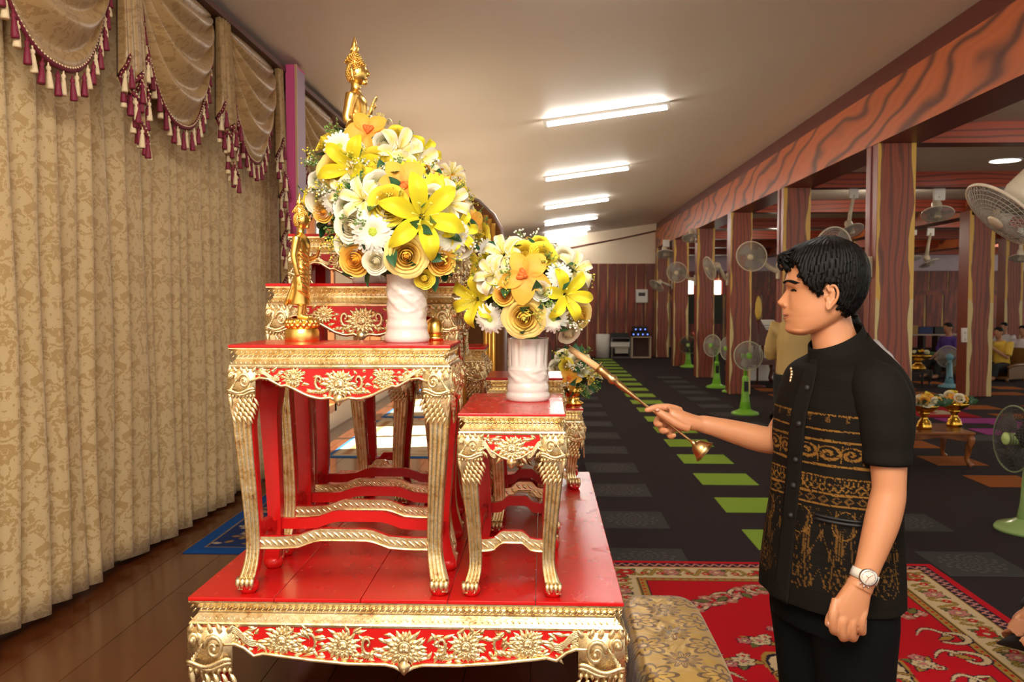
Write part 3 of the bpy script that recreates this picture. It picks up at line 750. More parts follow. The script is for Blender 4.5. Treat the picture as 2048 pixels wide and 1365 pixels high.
LEAFM = plain('dark_leaf', (0.020, 0.085, 0.030), 0.35, 0, 0.4, 8)
SPRIG = plain('sprig_green', (0.16, 0.26, 0.05), 0.6, 0, 0.3, 20)
BUDM = plain('yellow_bud', (0.75, 0.62, 0.08), 0.6, 0, 0.2, 20)
WBUD = plain('white_bud', (0.85, 0.84, 0.70), 0.6)
EYE = plain('lime_flower_eye', (0.50, 0.58, 0.06), 0.7, 0, 0.4, 60)
EYED = plain('brown_flower_eye', (0.20, 0.06, 0.02), 0.8)
def set_rad(me, vals):
    a = me.attributes.new('rad', 'FLOAT', 'POINT'); a.data.foreach_set('value', vals)
def rose_mesh(nm, mat, open_=1.0, layers=5, seed=1):
    rnd = random.Random(seed); m = MB(); rad = []
    for L in range(layers):
        t = (L+.6)/layers; n = 3 if L < 2 else 5; R = 0.13+0.80*t**1.25; hgt = 0.62-0.34*t
        for i in range(n):
            a0 = 2*PI*(i/n)+L*1.1+rnd.uniform(-.2, .2); wid = (2*PI/n)*0.72 if L > 1 else 1.35
            curl = 0.10+0.30*t*open_; fl = t*open_; dz = rnd.uniform(-.03, .03)
            def fn(u, v, t=t, a0=a0, wid=wid, R=R, fl=fl, curl=curl, hgt=hgt, dz=dz):
                w = math.sin(PI*min(1.0, 0.18+0.82*(1-abs(2*u-1)**2.2)*0.5+0.0)); a = a0+(u-.5)*2*wid*(0.45+0.55*v**.6)
                top = 1-0.22*abs(2*u-1)**2.5
                vv = v*top
                r = R*(0.30+0.70*vv**0.8)+fl*0.26*max(0, vv-.55)**1.2*2.0
                r *= 1-(1-t)**1.1*0.92*max(0, (vv-.40)/.60)**1.2
                z = -0.42*(1-vv)+hgt*vv**1.2-curl*max(0, vv-.72)**1.5*5.0*fl+dz
                return (r*math.cos(a), r*math.sin(a), z)
            b = len(m.v); m.patch(fn, 7, 7); rad += [t*0.8+0.2*t*((q//8)/7.0) for q in range(len(m.v)-b)]
    m.ball((0, 0, .10), (.12, .12, .40), 8, 6); rad += [0.0]*(len(m.v)-len(rad))
    me = m.mesh(nm, mat); set_rad(me, rad); return me
def lily_petal(nm, mat, back=0.55, w=0.20):
    m = MB()
    def fn(u, v):
        wd = w*math.sin(PI*(0.06+0.92*v**0.95))**0.8*1.05
        a = (2*u-1); x = 0.06+v*(1.0-0.10*v)
        z = 0.42*math.sin(PI*0.62*v)*0.9-back*max(0, v-.52)**1.6*1.8+0.10*abs(a)*math.sin(PI*v)
        return (x, a*wd, z+0.02*math.sin(9*v+3*a)*v)
    m.patch(fn, 6, 10); me = m.mesh(nm, mat); set_rad(me, [min(1, (abs((q % 7)/3.0-1))*0.9+0.25*(q//7)/10) for q in range(len(m.v))]); return me
LP = {'ylily': lily_petal('petal', PM['ylily'], 0.55, 0.190), 'wlily': lily_petal('petal', PM['wlily'], 0.75, 0.20)}
STAM = MB()
for i in range(6):
    a = 2*PI*i/6+.3; STAM.tube([(0,0,0), (.12*math.cos(a), .12*math.sin(a), .35), (.24*math.cos(a), .24*math.sin(a), .58)], .012, 5); STAM.ball((.25*math.cos(a), .25*math.sin(a), .60), (.045, .025, .02), 6, 4)
STAM.tube([(0,0,0), (0,.02,.4), (.03,.05,.68)], .018, 5); STAM = STAM.mesh('stamen', BUDM)
def daisy_mesh(nm, mat, n=22, w=0.13):
    m = MB(); rad = []; rnd = random.Random(3)
    for L in (0, 1):
        for i in range(n):
            a = 2*PI*(i+.5*L)/n+rnd.uniform(-.05, .05); ln = (1.0 if L == 0 else 0.80)*rnd.uniform(.92, 1.03); dz = rnd.uniform(-.04, .04); ca, sa = math.cos(a), math.sin(a)
            def fn(u, v):
                r = 0.16+(ln-.16)*v; b = (2*u-1)*w*math.sin(PI*(0.2+0.66*v)); z = 0.05+0.07*L+0.16*math.sin(PI*.6*v)*(1+L*.4)-0.22*v*v+dz*v+.02*abs(2*u-1)
                return (r*ca-b*sa, r*sa+b*ca, z)
            b0 = len(m.v); m.patch(fn, 2, 4); rad += [(q//3)/4 for q in range(len(m.v)-b0)]
    me = m.mesh(nm, mat); set_rad(me, rad); return me
def eye_mesh(nm, mat):
    m = MB(); m.ball((0, 0, .10), (.21, .21, .10), 12, 6)
    for i in range(26):
        a = i*2.399; r = .19*math.sqrt(i/26); m.ball((r*math.cos(a), r*math.sin(a), .19-.25*r*r/.19*.5), .03, 5, 4)
    return m.mesh(nm, mat)
EYEM = {'daisy': eye_mesh('eye', EYE), 'ydaisy': eye_mesh('eye', EYED)}
def orchid_mesh(mat):
    m = MB(); rad = []
    for i, (a, ln, w) in enumerate(((PI/2, 1.0, .34), (PI/2+1.28, 1.0, .44), (PI/2-1.28, 1.0, .44), (PI/2+2.45, .95, .34), (PI/2-2.45, .95, .34))):
        ca, sa = math.cos(a), math.sin(a)
        def fn(u, v):
            b = (2*u-1)*w*math.sin(PI*(0.10+0.86*v))**.8; r = .05+ln*v; z = .10+.10*math.sin(PI*v)+.10*abs(2*u-1)**2*math.sin(PI*v)-.10*v*v+.012*i
            return (r*ca-b*sa, r*sa+b*ca, z)
        b0 = len(m.v); m.patch(fn, 6, 7); rad += [.25+.75*(q//7)/7 for q in range(len(m.v)-b0)]
    for s in (-1, 0, 1): m.tube([(0, 0, .1), (.10*s, -.10, .26), (.16*s, -.22, .22), (.18*s, -.30, .12)], [.05, .09, .09, .02], 7)
    m.ball((0, .02, .22), (.08, .08, .10), 8, 6); rad += [0.0]*(len(m.v)-len(rad))
    me = m.mesh('orchid', mat); set_rad(me, rad); return me
FM = {'yrose': rose_mesh('yellow_rose', PM['yrose'], 1.0, 8, 1), 'orose': rose_mesh('amber_rose', PM['orose'], 0.55, 8, 2), 'lrose': rose_mesh('bright_yellow_rose', PM['lrose'], .6, 8, 4),
      'cream': rose_mesh('cream_rose', PM['cream'], 0.75, 9, 5), 'wrose': rose_mesh('white_ranunculus', PM['wrose'], .35, 9, 7), 'daisy': daisy_mesh('white_daisy', PM['daisy']), 'ydaisy': daisy_mesh('yellow_daisy', PM['ydaisy'], 16, .16), 'orchid': orchid_mesh(PM['orchid'])}
NAMES = {'yrose': 'yellow_rose', 'orose': 'amber_rose', 'lrose': 'bright_yellow_rose', 'cream': 'cream_rose', 'wrose': 'white_ranunculus', 'daisy': 'white_daisy', 'ydaisy': 'yellow_daisy', 'orchid': 'orange_orchid', 'ylily': 'yellow_lily', 'wlily': 'white_lily'}
def leaf_mesh():
    m = MB()
    def fn(u, v):
        w = .26*math.sin(PI*(.03+.95*v))**.9; a = 2*u-1
        return (v, a*w, .10*math.sin(PI*v)-.18*v*v+.06*abs(a))
    m.patch(fn, 4, 8); return m.mesh('leaf', LEAFM)
LEAF = leaf_mesh()
def sprig_mesh(nm, bud, seed):
    rnd = random.Random(seed); m = MB()
    for i in range(5):
        a = rnd.uniform(0, 6.28); t = rnd.uniform(.15, .5); d = Vector((math.cos(a)*t, math.sin(a)*t, 1)).normalized()
        pts = [d*s+Vector((.05*s*math.cos(a), .05*s*math.sin(a), -.1*s*s)) for s in (0, .3, .6, .85)]
        m.tube(pts, .014, 4, 0)
        for j in range(6):
            p = pts[1+j//2]; q = Vector((rnd.uniform(-.14, .14), rnd.uniform(-.14, .14), rnd.uniform(0, .15))); m.tube([p, p+q], .008, 4, 0); m.ball(p+q, rnd.uniform(.03, .05), 6, 4, 1)
    return m.mesh(nm, [SPRIG, bud])
SPR = [sprig_mesh('sprig', BUDM, 1), sprig_mesh('sprig', WBUD, 2), sprig_mesh('sprig', SPRIG, 3)]
def flower(B, kind, loc, nrm, size, spin):
    M = look(loc, nrm, spin, size)
    if kind in LP:
        f = link(NAMES[kind], STAM, B, M)
        for i in range(6): link('petal', LP[kind], f, Matrix.Rotation(PI/3*i, 4, 'Z') @ Matrix.Translation((0, 0, .0 if i % 2 else -.03)))
    elif kind in EYEM:
        f = link(NAMES[kind], FM[kind], B, M); link('eye', EYEM[kind], f)
    else: f = link(NAMES[kind], FM[kind], B, M)
    return f
def bouquet(label, C, R, items, fill, seed, low=-0.55, group='artificial flower arrangements', face=0.5, fsize=0.048, kinds=('cream', 'wlily', 'daisy', 'yrose', 'wrose', 'lrose', 'orchid', 'ylily')):
    rnd = random.Random(seed); C = Vector(C); R = Vector(R)
    B = thing('flower_arrangement', label, 'flowers', C, 0, group); used = []
    for (kind, px, py, spx) in items:
        d = ray(px, py); o = _C-C
        o2 = Vector((o.x/R.x, o.y/R.y, o.z/R.z)); d2 = Vector((d.x/R.x, d.y/R.y, d.z/R.z))
        a = d2.dot(d2); b = 2*o2.dot(d2); c = o2.dot(o2)-1; D = b*b-4*a*c
        t = (-b-math.sqrt(D))/(2*a) if D > 0 else -b/(2*a)
        p = _C+d*t; l = p-C; n = Vector((l.x/R.x**2, l.y/R.y**2, l.z/R.z**2)).normalized()
        sz = spx*t/F_PX/2
        n = (n*(1-face)+(-d)*face).normalized()
        flower(B, kind, l-n*sz*.25, n, sz*(1.18 if kind in LP else 1.0), rnd.uniform(0, 6.28)); used.append((l, sz))
    for i in range(fill*14):
        if len(used) >= len(items)+fill: break
        z = rnd.uniform(low, 1); a = rnd.uniform(0, 2*PI); s = math.sqrt(1-z*z)
        u = Vector((s*math.cos(a), s*math.sin(a), z)); l = Vector((u.x*R.x, u.y*R.y, u.z*R.z))*.92
        sz = fsize*rnd.uniform(.8, 1.15)
        if any((l-q).length < (sz+r)*.62 for q, r in used): continue
        flower(B, rnd.choice(kinds), l, Vector((u.x/R.x, u.y/R.y, u.z/R.z)), sz, rnd.uniform(0, 6.28)); used.append((l, sz))
    for i in range(46):
        z = rnd.uniform(low-.25, .95); a = rnd.uniform(0, 2*PI); s = math.sqrt(max(0, 1-z*z))
        l = Vector((s*math.cos(a)*R.x, s*math.sin(a)*R.y, z*R.z))*.80; u = Vector((s*math.cos(a), s*math.sin(a), z))
        link('leaf', LEAF, B, look(l, u, rnd.uniform(0, 6.28), rnd.uniform(.04, .065)) @ Matrix.Rotation(-1.1, 4, 'Y'))
    for i in range(26):
        z = rnd.uniform(low-.1, 1); a = rnd.uniform(0, 2*PI); s = math.sqrt(max(0, 1-z*z))
        u = Vector((s*math.cos(a), s*math.sin(a), z)); l = Vector((u.x*R.x, u.y*R.y, u.z*R.z))*.80
        link('sprig', SPR[i % 3], B, look(l, u, 0, rnd.uniform(.055, .08)))
    # foam core and stems that hold it together
    m = MB(); m.ball((0, 0, 0), tuple(R*.72), 20, 12); m.build('moss_core', plain('moss_core', (0.03, 0.06, 0.02), 0.9, 0, .4, 40), B)
    m = MB(); m.tube([(0, 0, -R.z*.4), (0, 0, -R.z*1.15)], .028, 8); m.build('stem_bundle', SPRIG, B)
    return B
# ------------------------------------------------------------------ white vases
GLAZE = plain('white_glaze', (0.66, 0.60, 0.55), 0.12, 0, 0.03, 6, coat=0.5)
def vase(label, loc, prof, fluted, relief):
    V = thing('vase', label, 'vase', loc, 0, 'white ceramic vases'); m = MB(); n = 72; rings = []
    H = prof[-1][1]
    zs = [i/60*H for i in range(61)]
    for z in zs:
        r = spl([(b, a) for a, b in prof], z); ring = []
        for j in range(n):
            a = 2*PI*j/n; rr = r
            if fluted and fluted[0] < z < fluted[1]: rr -= .0045*max(0, math.cos(12*a))**4*min(1, (z-fluted[0])/.01, (fluted[1]-z)/.01)
            if relief and relief[0] < z < relief[1]:
                q = mnoise.noise(Vector((8*a/PI, z*90, 3.1))); rr += .0040*max(0, q)
                rr += .0035*max(0, math.sin(6*a+z*140))*math.sin(PI*(z-relief[0])/(relief[1]-relief[0]))
            ring.append((rr*math.cos(a), rr*math.sin(a), z))
        rings.append(ring)
    rings += [[(p[0]*.88, p[1]*.88, H-.002) for p in rings[-1]], [(p[0]*.82, p[1]*.82, H-.05) for p in rings[-1]]]
    m.loft(rings, True); m.build('vase_body', GLAZE, V)
    return V
p1 = (-0.375, 2.27, BTZ+.640); p2 = (-0.040, 2.42, BTZ+.470)
p1 = (at_y(814, 640, p1[1]).x, p1[1], p1[2]); p2 = (at_y(1056, 740, p2[1]).x, p2[1], p2[2])
vase('white ceramic vase with leaf relief on the tall table beside the small statue', p1, [(.055, 0), (.059, .006), (.0595, .016), (.056, .026), (.0545, .034), (.0555, .045), (.0515, .06), (.0505, .09), (.0515, .13), (.0525, .16), (.054, .180)], None, (.065, .16))
vase('white ceramic vase with fluted sides on the short table', p2, [(.058, 0), (.062, .006), (.0625, .018), (.0585, .023), (.0595, .032), (.058, .044), (.0555, .050), (.0558, .084), (.0575, .088), (.0555, .092), (.0565, .14), (.058, .175)], (.095, .17), (.050, .086))
# flower arrangements: type, pixel, apparent diameter in pixels
c1 = at_y(806, 462, 2.29)
bouquet('dome of yellow and white artificial flowers in the vase beside the small statue', c1, (.178, .150, .185), [
 ('ylily', 846, 432, 160), ('yrose', 813, 513, 92), ('orose', 709, 520, 76), ('orose', 884, 524, 66), ('cream', 750, 525, 56), ('daisy', 744, 464, 92), ('lrose', 776, 410, 90), ('cream', 700, 452, 74),
 ('wlily', 722, 398, 92), ('daisy', 905, 470, 92), ('wlily', 900, 405, 92), ('cream', 925, 490, 60), ('orchid', 805, 365, 105), ('wrose', 755, 368, 66), ('ylily', 918, 462, 86), ('ydaisy', 872, 372, 62), ('cream', 690, 490, 56), ('lrose', 850, 560, 46), ('wrose', 690, 415, 60), ('cream', 868, 330+60, 50)],
 22, 11, -.5)
c2 = at_y(738, 382, 2.585)
bouquet('tall dome of yellow and white artificial flowers below the large statue', c2, (.195, .135, .220), [
 ('orchid', 735, 262, 90), ('daisy', 678, 292, 66), ('lrose', 795, 275, 56), ('cream', 708, 303, 48), ('wrose', 770, 286, 54), ('ylily', 700, 335, 120), ('yrose', 668, 340, 74), ('lrose', 752, 328, 74), ('wlily', 800, 300, 95), ('wrose', 634, 362, 44), ('cream', 640, 402, 66), ('daisy', 668, 403, 52), ('orose', 645, 425, 46),
 ('wlily', 835, 330, 105), ('ylily', 850, 310, 80), ('ydaisy', 662, 300, 30), ('wlily', 690, 385, 70)],
 24, 12, -.5)
c3 = at_y(1056, 585, 2.42)
bouquet('round bunch of yellow and white artificial flowers in the fluted vase', c3, (.168, .150, .150), [
 ('yrose', 1048, 637, 92), ('orose', 1007, 590, 50), ('orchid', 1050, 552, 110), ('wrose', 1083, 583, 48), ('daisy', 1108, 638, 66), ('daisy', 978, 640, 66), ('ylily', 1135, 590, 105), ('ylily', 948, 600, 105), ('lrose', 1085, 510, 66), ('wlily', 1005, 505, 85), ('wlily', 985, 550, 80), ('wlily', 1150, 540, 84), ('yrose', 1162, 635, 66), ('cream', 975, 562, 56), ('lrose', 1050, 505, 60), ('daisy', 1120, 550, 56), ('cream', 1140, 670, 50), ('wrose', 1028, 492, 50), ('cream', 1130, 510, 46), ('lrose', 1080, 485, 40)],
 20, 13, -.45)
c4 = at_y(888, 468, 3.25)
bouquet('farther blurred arrangement of amber and white flowers behind the left dome', c4, (.128, .14, .205), [('orchid', 890, 355, 70), ('lrose', 965, 470, 56), ('orchid', 945, 445, 60), ('daisy', 975, 500, 46), ('cream', 960, 540, 50), ('lrose', 935, 530, 56), ('wlily', 905, 345, 60)], 30, 14, -.6, fsize=.052, kinds=('orchid', 'yrose', 'cream', 'lrose', 'wlily', 'orose'))
c5 = at_y(1146, 745, 3.52)
bouquet('small distant arrangement of orange, yellow and white flowers on the low gilded stand', c5, (.095, .09, .085), [('lrose', 1132, 730, 34), ('cream', 1155, 722, 40), ('orchid', 1140, 758, 46), ('cream', 1112, 735, 38), ('wrose', 1165, 742, 30), ('cream', 1125, 712, 36)], 16, 15, -.7, fsize=.03)
# vases that carry the two rear arrangements
GOLDCUP = plain('gold_bowl', (0.85, 0.50, 0.10), 0.2, 1.0)
for lab, c, R, zt, r in (('white vase under the tall dome of flowers', c2, .225, BTZ+.800, .045), ('white vase under the farther blurred flowers', c4, .20, None, .045)):
    if zt is None: zt = BTZ+.58
    V = thing('vase', lab, 'vase', (c.x, c.y, zt), 0, 'white ceramic vases'); hh = c.z-R*.72-zt; m = MB()
    m.lathe([(r*1.1, 0), (r*1.15, .01), (r, .03), (r*.95, hh*.5), (r*1.1, hh)], 28); m.build('vase_body', GLAZE, V)
V = thing('flower_bowl', 'gold bowl holding the small distant orange flowers', 'bowl', (c5.x, c5.y, BTZ+.325)); m = MB(); hh = c5.z-.06-(BTZ+.325)
m.lathe([(.04, 0), (.045, .008), (.025, .02), (.03, .04), (.055, max(.06, hh))], 24); m.build('bowl_body', GOLDCUP, V)
# ------------------------------------------------------------------ curtains
CX = -1.84; CZ0 = PLAT_Z+0.03; CZ1 = 3.06
def set_uv(me, uvs):
    l = me.uv_layers.new(name='UVMap'); idx = np.empty(len(me.loops), dtype=np.int32); me.loops.foreach_get('vertex_index', idx)
    l.data.foreach_set('uv', np.asarray(uvs, dtype=np.float32)[idx].ravel())
def curtain(name, label, y0, y1, z0, z1, seed, step=0.125, depth=0.052, xoff=0.0):
    rnd = random.Random(seed); ys = [y0]
    while ys[-1] < y1-step*.6: ys.append(ys[-1]+step*rnd.uniform(.72, 1.32))
    ys[-1] = y1; cols = []; u = 0
    for a, b in zip(ys, ys[1:]):
        w = b-a; d = depth*rnd.uniform(.7, 1.25); hem = rnd.uniform(-.018, .02); tw = rnd.uniform(-.012, .012)
        for s, x in ((0.0, 0.0), (.12, .10), (.35, .42), (.60, .72), (.82, .93), (.93, 1.0), (.985, .97), (1.02, .70), (1.01, .25)):
            cols.append((a+w*s, x*d, hem, tw, u+s*w*1.15))
        u += w*1.6
    nz = 26; vs = []; uv = []; fs = []
    for (y, x, hem, tw, uu) in cols:
        for j in range(nz+1):
            t = j/nz; z = z0+hem*(1-t)**3+(z1-z0)*t
            wob = .010*math.sin(3.1*z+y*9+seed)*(1-t)+tw*math.sin(PI*t*1.5)
            k = x*(1.0+.25*(1-t)); vs.append((CX+xoff+k+wob*.6, y+wob*.5, z)); uv.append((uu, z))
    for i in range(len(cols)-1):
        for j in range(nz): a = i*(nz+1)+j; fs.append((a, a+nz+1, a+nz+2, a+1))
    m = MB(); m.add(vs, fs); me = m.mesh(name, CURTAIN); set_uv(me, uv); me.set_sharp_from_angle(angle=math.radians(60))
    o = link(name, me); modify(o, ('SOLIDIFY', dict(thickness=.003, offset=-1)))
    # hem band: slightly thicker fold along the bottom
    tag(o, label, 'curtain', 'gold damask curtains along the left wall'); return o
curtain('curtain', 'nearest pleated gold damask curtain panel, at the left edge', 1.35, 3.50, CZ0, CZ1, 3)
curtain('curtain', 'pleated gold damask curtain panel between the slit and the pink pillar', 3.54, 5.74, CZ0, CZ1, 8)
curtain('curtain', 'narrow bunched gold curtain just beyond the pink pillar', 5.80, 6.30, CZ0, CZ1, 5, .055, .055)
# ------------------------------------------------------------------ swag valances with tasselled braid
def tassel_mesh(mat):
    m = MB(); m.lathe([(0.0, .012), (.003, .010), (.0035, 0), (.008, -.004), (.0085, -.012), (.005, -.017), (.0075, -.022), (.0105, -.045), (.0135, -.072), (.0125, -.078), (.0, -.076)], 10)
    return m.mesh('tassel', mat)
TA = [tassel_mesh(TASSEL_C), tassel_mesh(TASSEL_R)]
BEAD = plain('cream_braid_thread', (0.75, 0.60, 0.36), 0.6)
def braid(parent, path, ts=0.046, start=0):
    path = [Vector(p) for p in path]
    m = MB(); n = len(path); vs = []; fs = []
    for i, p in enumerate(path):
        for dx, dz in ((.006, .014), (.012, 0), (.006, -.014), (-.004, 0)): vs.append((p.x+dx, p.y, p.z+dz))
    for i in range(n-1):
        for j in range(4): a = 4*i; k = (j+1) % 4; fs.append((a+j, a+4+j, a+4+k, a+k))
    m.add(vs, fs); b = m.build('braid', MAROON, parent)
    # light stitches on the braid and hanging tassels
    L = [0]
    for a, c in zip(path, path[1:]): L.append(L[-1]+(c-a).length)
    def pt(s):
        for i in range(n-1):
            if s <= L[i+1]: return path[i].lerp(path[i+1], (s-L[i])/max(1e-6, L[i+1]-L[i]))
        return path[-1]
    st = MB(); s = .01
    while s < L[-1]: st.ball(pt(s)+Vector((.010, 0, .006)), (.004, .006, .004), 5, 4); s += .018
    st.build('stitching', BEAD, b)
    s = ts*.5; k = start
    while s < L[-1]:
        p = pt(s); link('tassel', TA[k % 2], parent, Matrix.Translation((p.x+.008+.006*(k % 2), p.y, p.z-.022-.010*(k % 2))) @ Matrix.Rotation(.12*math.sin(k*2.3), 4, 'X')); s += ts; k += 1
def swag(label, yc, hw, zbot=2.40, ztop=3.07, ramp=0.0, seed=0):
    S = thing('swag_valance', label, 'valance', (-1.655, yc, ztop), 0, 'swagged valances along the curtain top')
    X0 = -.085; nu, nv = 44, 60; vs = []; fs = []; uv = []; rnd = random.Random(seed); ph = rnd.uniform(0, 6)
    def low(s): return (zbot-ztop)+(.50*abs(s)**2.4+.05*abs(s)**9) 
    def P(s, t):
        zl = low(s); c = (1-s*s)
        tt = t; z = zl*tt
        # iso-lines sag: gathers meet at the two upper corners
        sag = tt; fold = math.sin(2*PI*(5.2*tt**0.85)+ph+.5*s)
        x = X0+.020+.075*math.sin(PI*min(1, tt*.92+.05))*c**.7+.034*fold*(.25+c**.8)*(1-.60*tt)*min(1, tt*6)
        z += .010*fold*c
        y = s*hw*(1-.10*tt*abs(s)**3)
        return (x, y, z)
    for j in range(nv+1):
        for i in range(nu+1):
            s = -1+2*i/nu; t = j/nv; vs.append(P(s, t)); uv.append((s*hw+.2*t, P(s, t)[2]*1.2))
    for j in range(nv):
        for i in range(nu): a = j*(nu+1)+i; fs.append((a, a+1, a+nu+2, a+nu+1))
    m = MB(); m.add(vs, fs); me = m.mesh('swag_cloth', SWAG); set_uv(me, uv); o = link('swag_cloth', me, S); modify(o, ('SOLIDIFY', dict(thickness=.004, offset=-1)))
    # wide flat border fold at the left of the drape
    braid(S, [P(-1+2*i/60, 1.0) for i in range(61)], .047)
    return S
def jabot(label, yc, w, lengths, seed=0):
    # gathered tail between two swags: a few box folds with stepped hems
    J = thing('jabot_tail', label, 'valance', (-1.655, yc, 3.07), 0, 'gathered tails between the swags')
    n = len(lengths)-1; vs = []; uv = []; fs = []; X0 = -.075; nz = 14; path = []; cols = []
    for i in range(n*6+1):
        q = i/6; k = min(n-1, int(q)); f = q-k; L = lerp(lengths[k], lengths[k+1], f)
        y = -w/2+w*i/(n*6); x = X0+.045+.030*math.cos(2*PI*q)+.02*math.sin(PI*i/(n*6))
        cols.append((x, y, L)); path.append((x+.006, y, -L))
    for (x, y, L) in cols:
        for j in range(nz+1): t = j/nz; vs.append((x*(.6+.4*t)-.02*(1-t), y*(.75+.25*t), -L*t)); uv.append((y*2.2, -L*t))
    for i in range(len(cols)-1):
        for j in range(nz): a = i*(nz+1)+j; fs.append((a, a+nz+1, a+nz+2, a+1))
    m = MB(); m.add(vs, fs); me = m.mesh('tail_cloth', SWAG); set_uv(me, uv); o = link('tail_cloth', me, J); modify(o, ('SOLIDIFY', dict(thickness=.004)))
    braid(J, path, .034, 1)
    return J
swag('nearest satin swag with tasselled braid, at the upper left corner', 2.975, .46, 2.41, seed=1)
swag('second satin swag with tasselled braid, middle of the curtain wall', 4.01, .43, 2.41, seed=2)
swag('third satin swag with tasselled braid, just before the pink pillar', 5.03, .40, 2.41, seed=3)
swag('far satin swag beyond the pink pillar, partly behind the large statue', 6.45, .50, 2.40, seed=4)
swag('farthest satin swag behind the altar flowers', 7.6, .5, 2.4, seed=6)
jabot('gathered tail with stepped tasselled hem between the first two swags', 3.49, .17, (.50, .66, .55, .80, .62, .45), 1)
jabot('gathered tail with stepped tasselled hem between the second and third swags', 4.53, .20, (.45, .62, .55, .80, .64, .50), 2)
jabot('long gathered tail with tasselled edge against the pink pillar', 5.475, .10, (.45, .70, .95, 1.25, 1.55), 3)
jabot('gathered tail just beyond the pink pillar', 5.88, .16, (.5, .7, .55, .45), 4)
# curtain rail and little hooks under the ceiling
m = MB(); m.box(-1.90, -1.66, 1.0, 9, 3.068, 3.10); o = m.build('trim_curtain_rail', plain('brown_rail', (0.10, 0.03, 0.02), .5), None, False); struct(o)
# ------------------------------------------------------------------ woven rugs with pattern woven into vertex colours
def grid_rug(name, label, cat, x0, x1, y0, y1, z, step, colfn, th=0.010, edge=None, parent=None):
    nx = int((x1-x0)/step); ny = int((y1-y0)/step)
    X, Y = np.meshgrid(np.linspace(x0, x1, nx+1), np.linspace(y0, y1, ny+1))
    C = colfn(X, Y)
    Zt = np.full_like(X, z+th); b = np.minimum.reduce([X-x0, x1-X, Y-y0, y1-Y]); Zt -= th*np.clip(1-b/.012, 0, 1)
    if edge is not None: Zt += edge(X, Y)
    V = np.stack([X, Y, Zt], -1).reshape(-1, 3)
    i = np.arange(nx*ny); a = (i//nx)*(nx+1)+i % nx; Fc = np.stack([a, a+1, a+nx+2, a+nx+1], -1)
    me = bpy.data.meshes.new(name); me.vertices.add(len(V)); me.vertices.foreach_set('co', V.astype(np.float32).ravel())
    me.loops.add(len(Fc)*4); me.loops.foreach_set('vertex_index', Fc.astype(np.int32).ravel())
    me.polygons.add(len(Fc)); me.polygons.foreach_set('loop_start', np.arange(0, len(Fc)*4, 4, dtype=np.int32)); me.update(calc_edges=True)
    ca = me.color_attributes.new('weave', 'FLOAT_COLOR', 'POINT'); rgba = np.ones((len(V), 4), np.float32); rgba[:, :3] = C.reshape(-1, 3); ca.data.foreach_set('color', rgba.ravel())
    me.polygons.foreach_set('use_smooth', [True]*len(Fc)); me.materials.append(WEAVE); me.validate()
    o = link(name, me, parent)
    if label: tag(o, label, cat)
    return o
def m_weave():
    k = NT('woven_pile'); c = k.n('ShaderNodeAttribute', attribute_name='weave').outputs['Color']
    f = k.noise(k.coord('Object'), 380, 2, .7); k.inp('Base Color', k.mix(k.math('MULTIPLY', f, .35), c, (0.02, 0.01, 0.01))); k.inp('Roughness', .92); k.inp('Specular IOR Level', .1)
    k.bump(f, .4, .003); return k.m
WEAVE = m_weave()
RNG = np.random.default_rng(4)
def win(C, X, Y, cx, cy, r):
    xs, ys = X[0], Y[:, 0]; i0, i1 = np.searchsorted(xs, (cx-r, cx+r)); j0, j1 = np.searchsorted(ys, (cy-r, cy+r))
    sl = (slice(j0, j1), slice(i0, i1)); return C[sl], X[sl], Y[sl]
def paint_flower(C, X, Y, cx, cy, r, petal, centre, outline, n=6, rot=0.0):
    C, X, Y = win(C, X, Y, cx, cy, r*1.3)
    dx, dy = X-cx, Y-cy; d = np.hypot(dx, dy); a = np.arctan2(dy, dx)+rot
    rr = r*(.72+.28*np.abs(np.cos(n*a/2)))
    C[d < rr*1.12] = outline; m = d < rr; C[m] = petal; C[(d < rr*.62) & (np.abs(np.sin(n*a/2)) < .25)] = outline; C[d < r*.30] = centre
def paint_leaf(C, X, Y, cx, cy, ang, l, w, col, outline):
    C, X, Y = win(C, X, Y, cx, cy, l*1.1)
    dx, dy = X-cx, Y-cy; u = (dx*np.cos(ang)+dy*np.sin(ang))/l; v = (-dx*np.sin(ang)+dy*np.cos(ang))
    ok = (u > 0) & (u < 1); s = np.zeros_like(u); s[ok] = np.sin(PI*u[ok]**.8)*w
    C[ok & (np.abs(v) < s*1.25+.003)] = outline; C[ok & (np.abs(v) < s)] = col
def paint_curl(C, X, Y, pts, w, col, outline):
    pts = np.array(pts); n = len(pts)
    for k, (c, e) in enumerate(((outline, 1.0), (col, .62))):
        for i in range(n):
            t = i/(n-1); r = w*(.35+.65*np.sin(PI*min(1, .15+t*.85)))*e
            Cw, Xw, Yw = win(C, X, Y, pts[i, 0], pts[i, 1], r*1.05); Cw[np.hypot(Xw-pts[i, 0], Yw-pts[i, 1]) < r] = c
def spiral(cx, cy, r, a0, turns, n=46, sgn=1):
    out = []
    for i in range(n):
        t = i/(n-1); rr = r*(1-t*.82); a = a0+sgn*turns*2*PI*t; out.append((cx+rr*math.cos(a), cy+rr*math.sin(a)))
    return out
RX0, RX1, RY0, RY1 = 0.20, 2.34, 1.35, 5.22
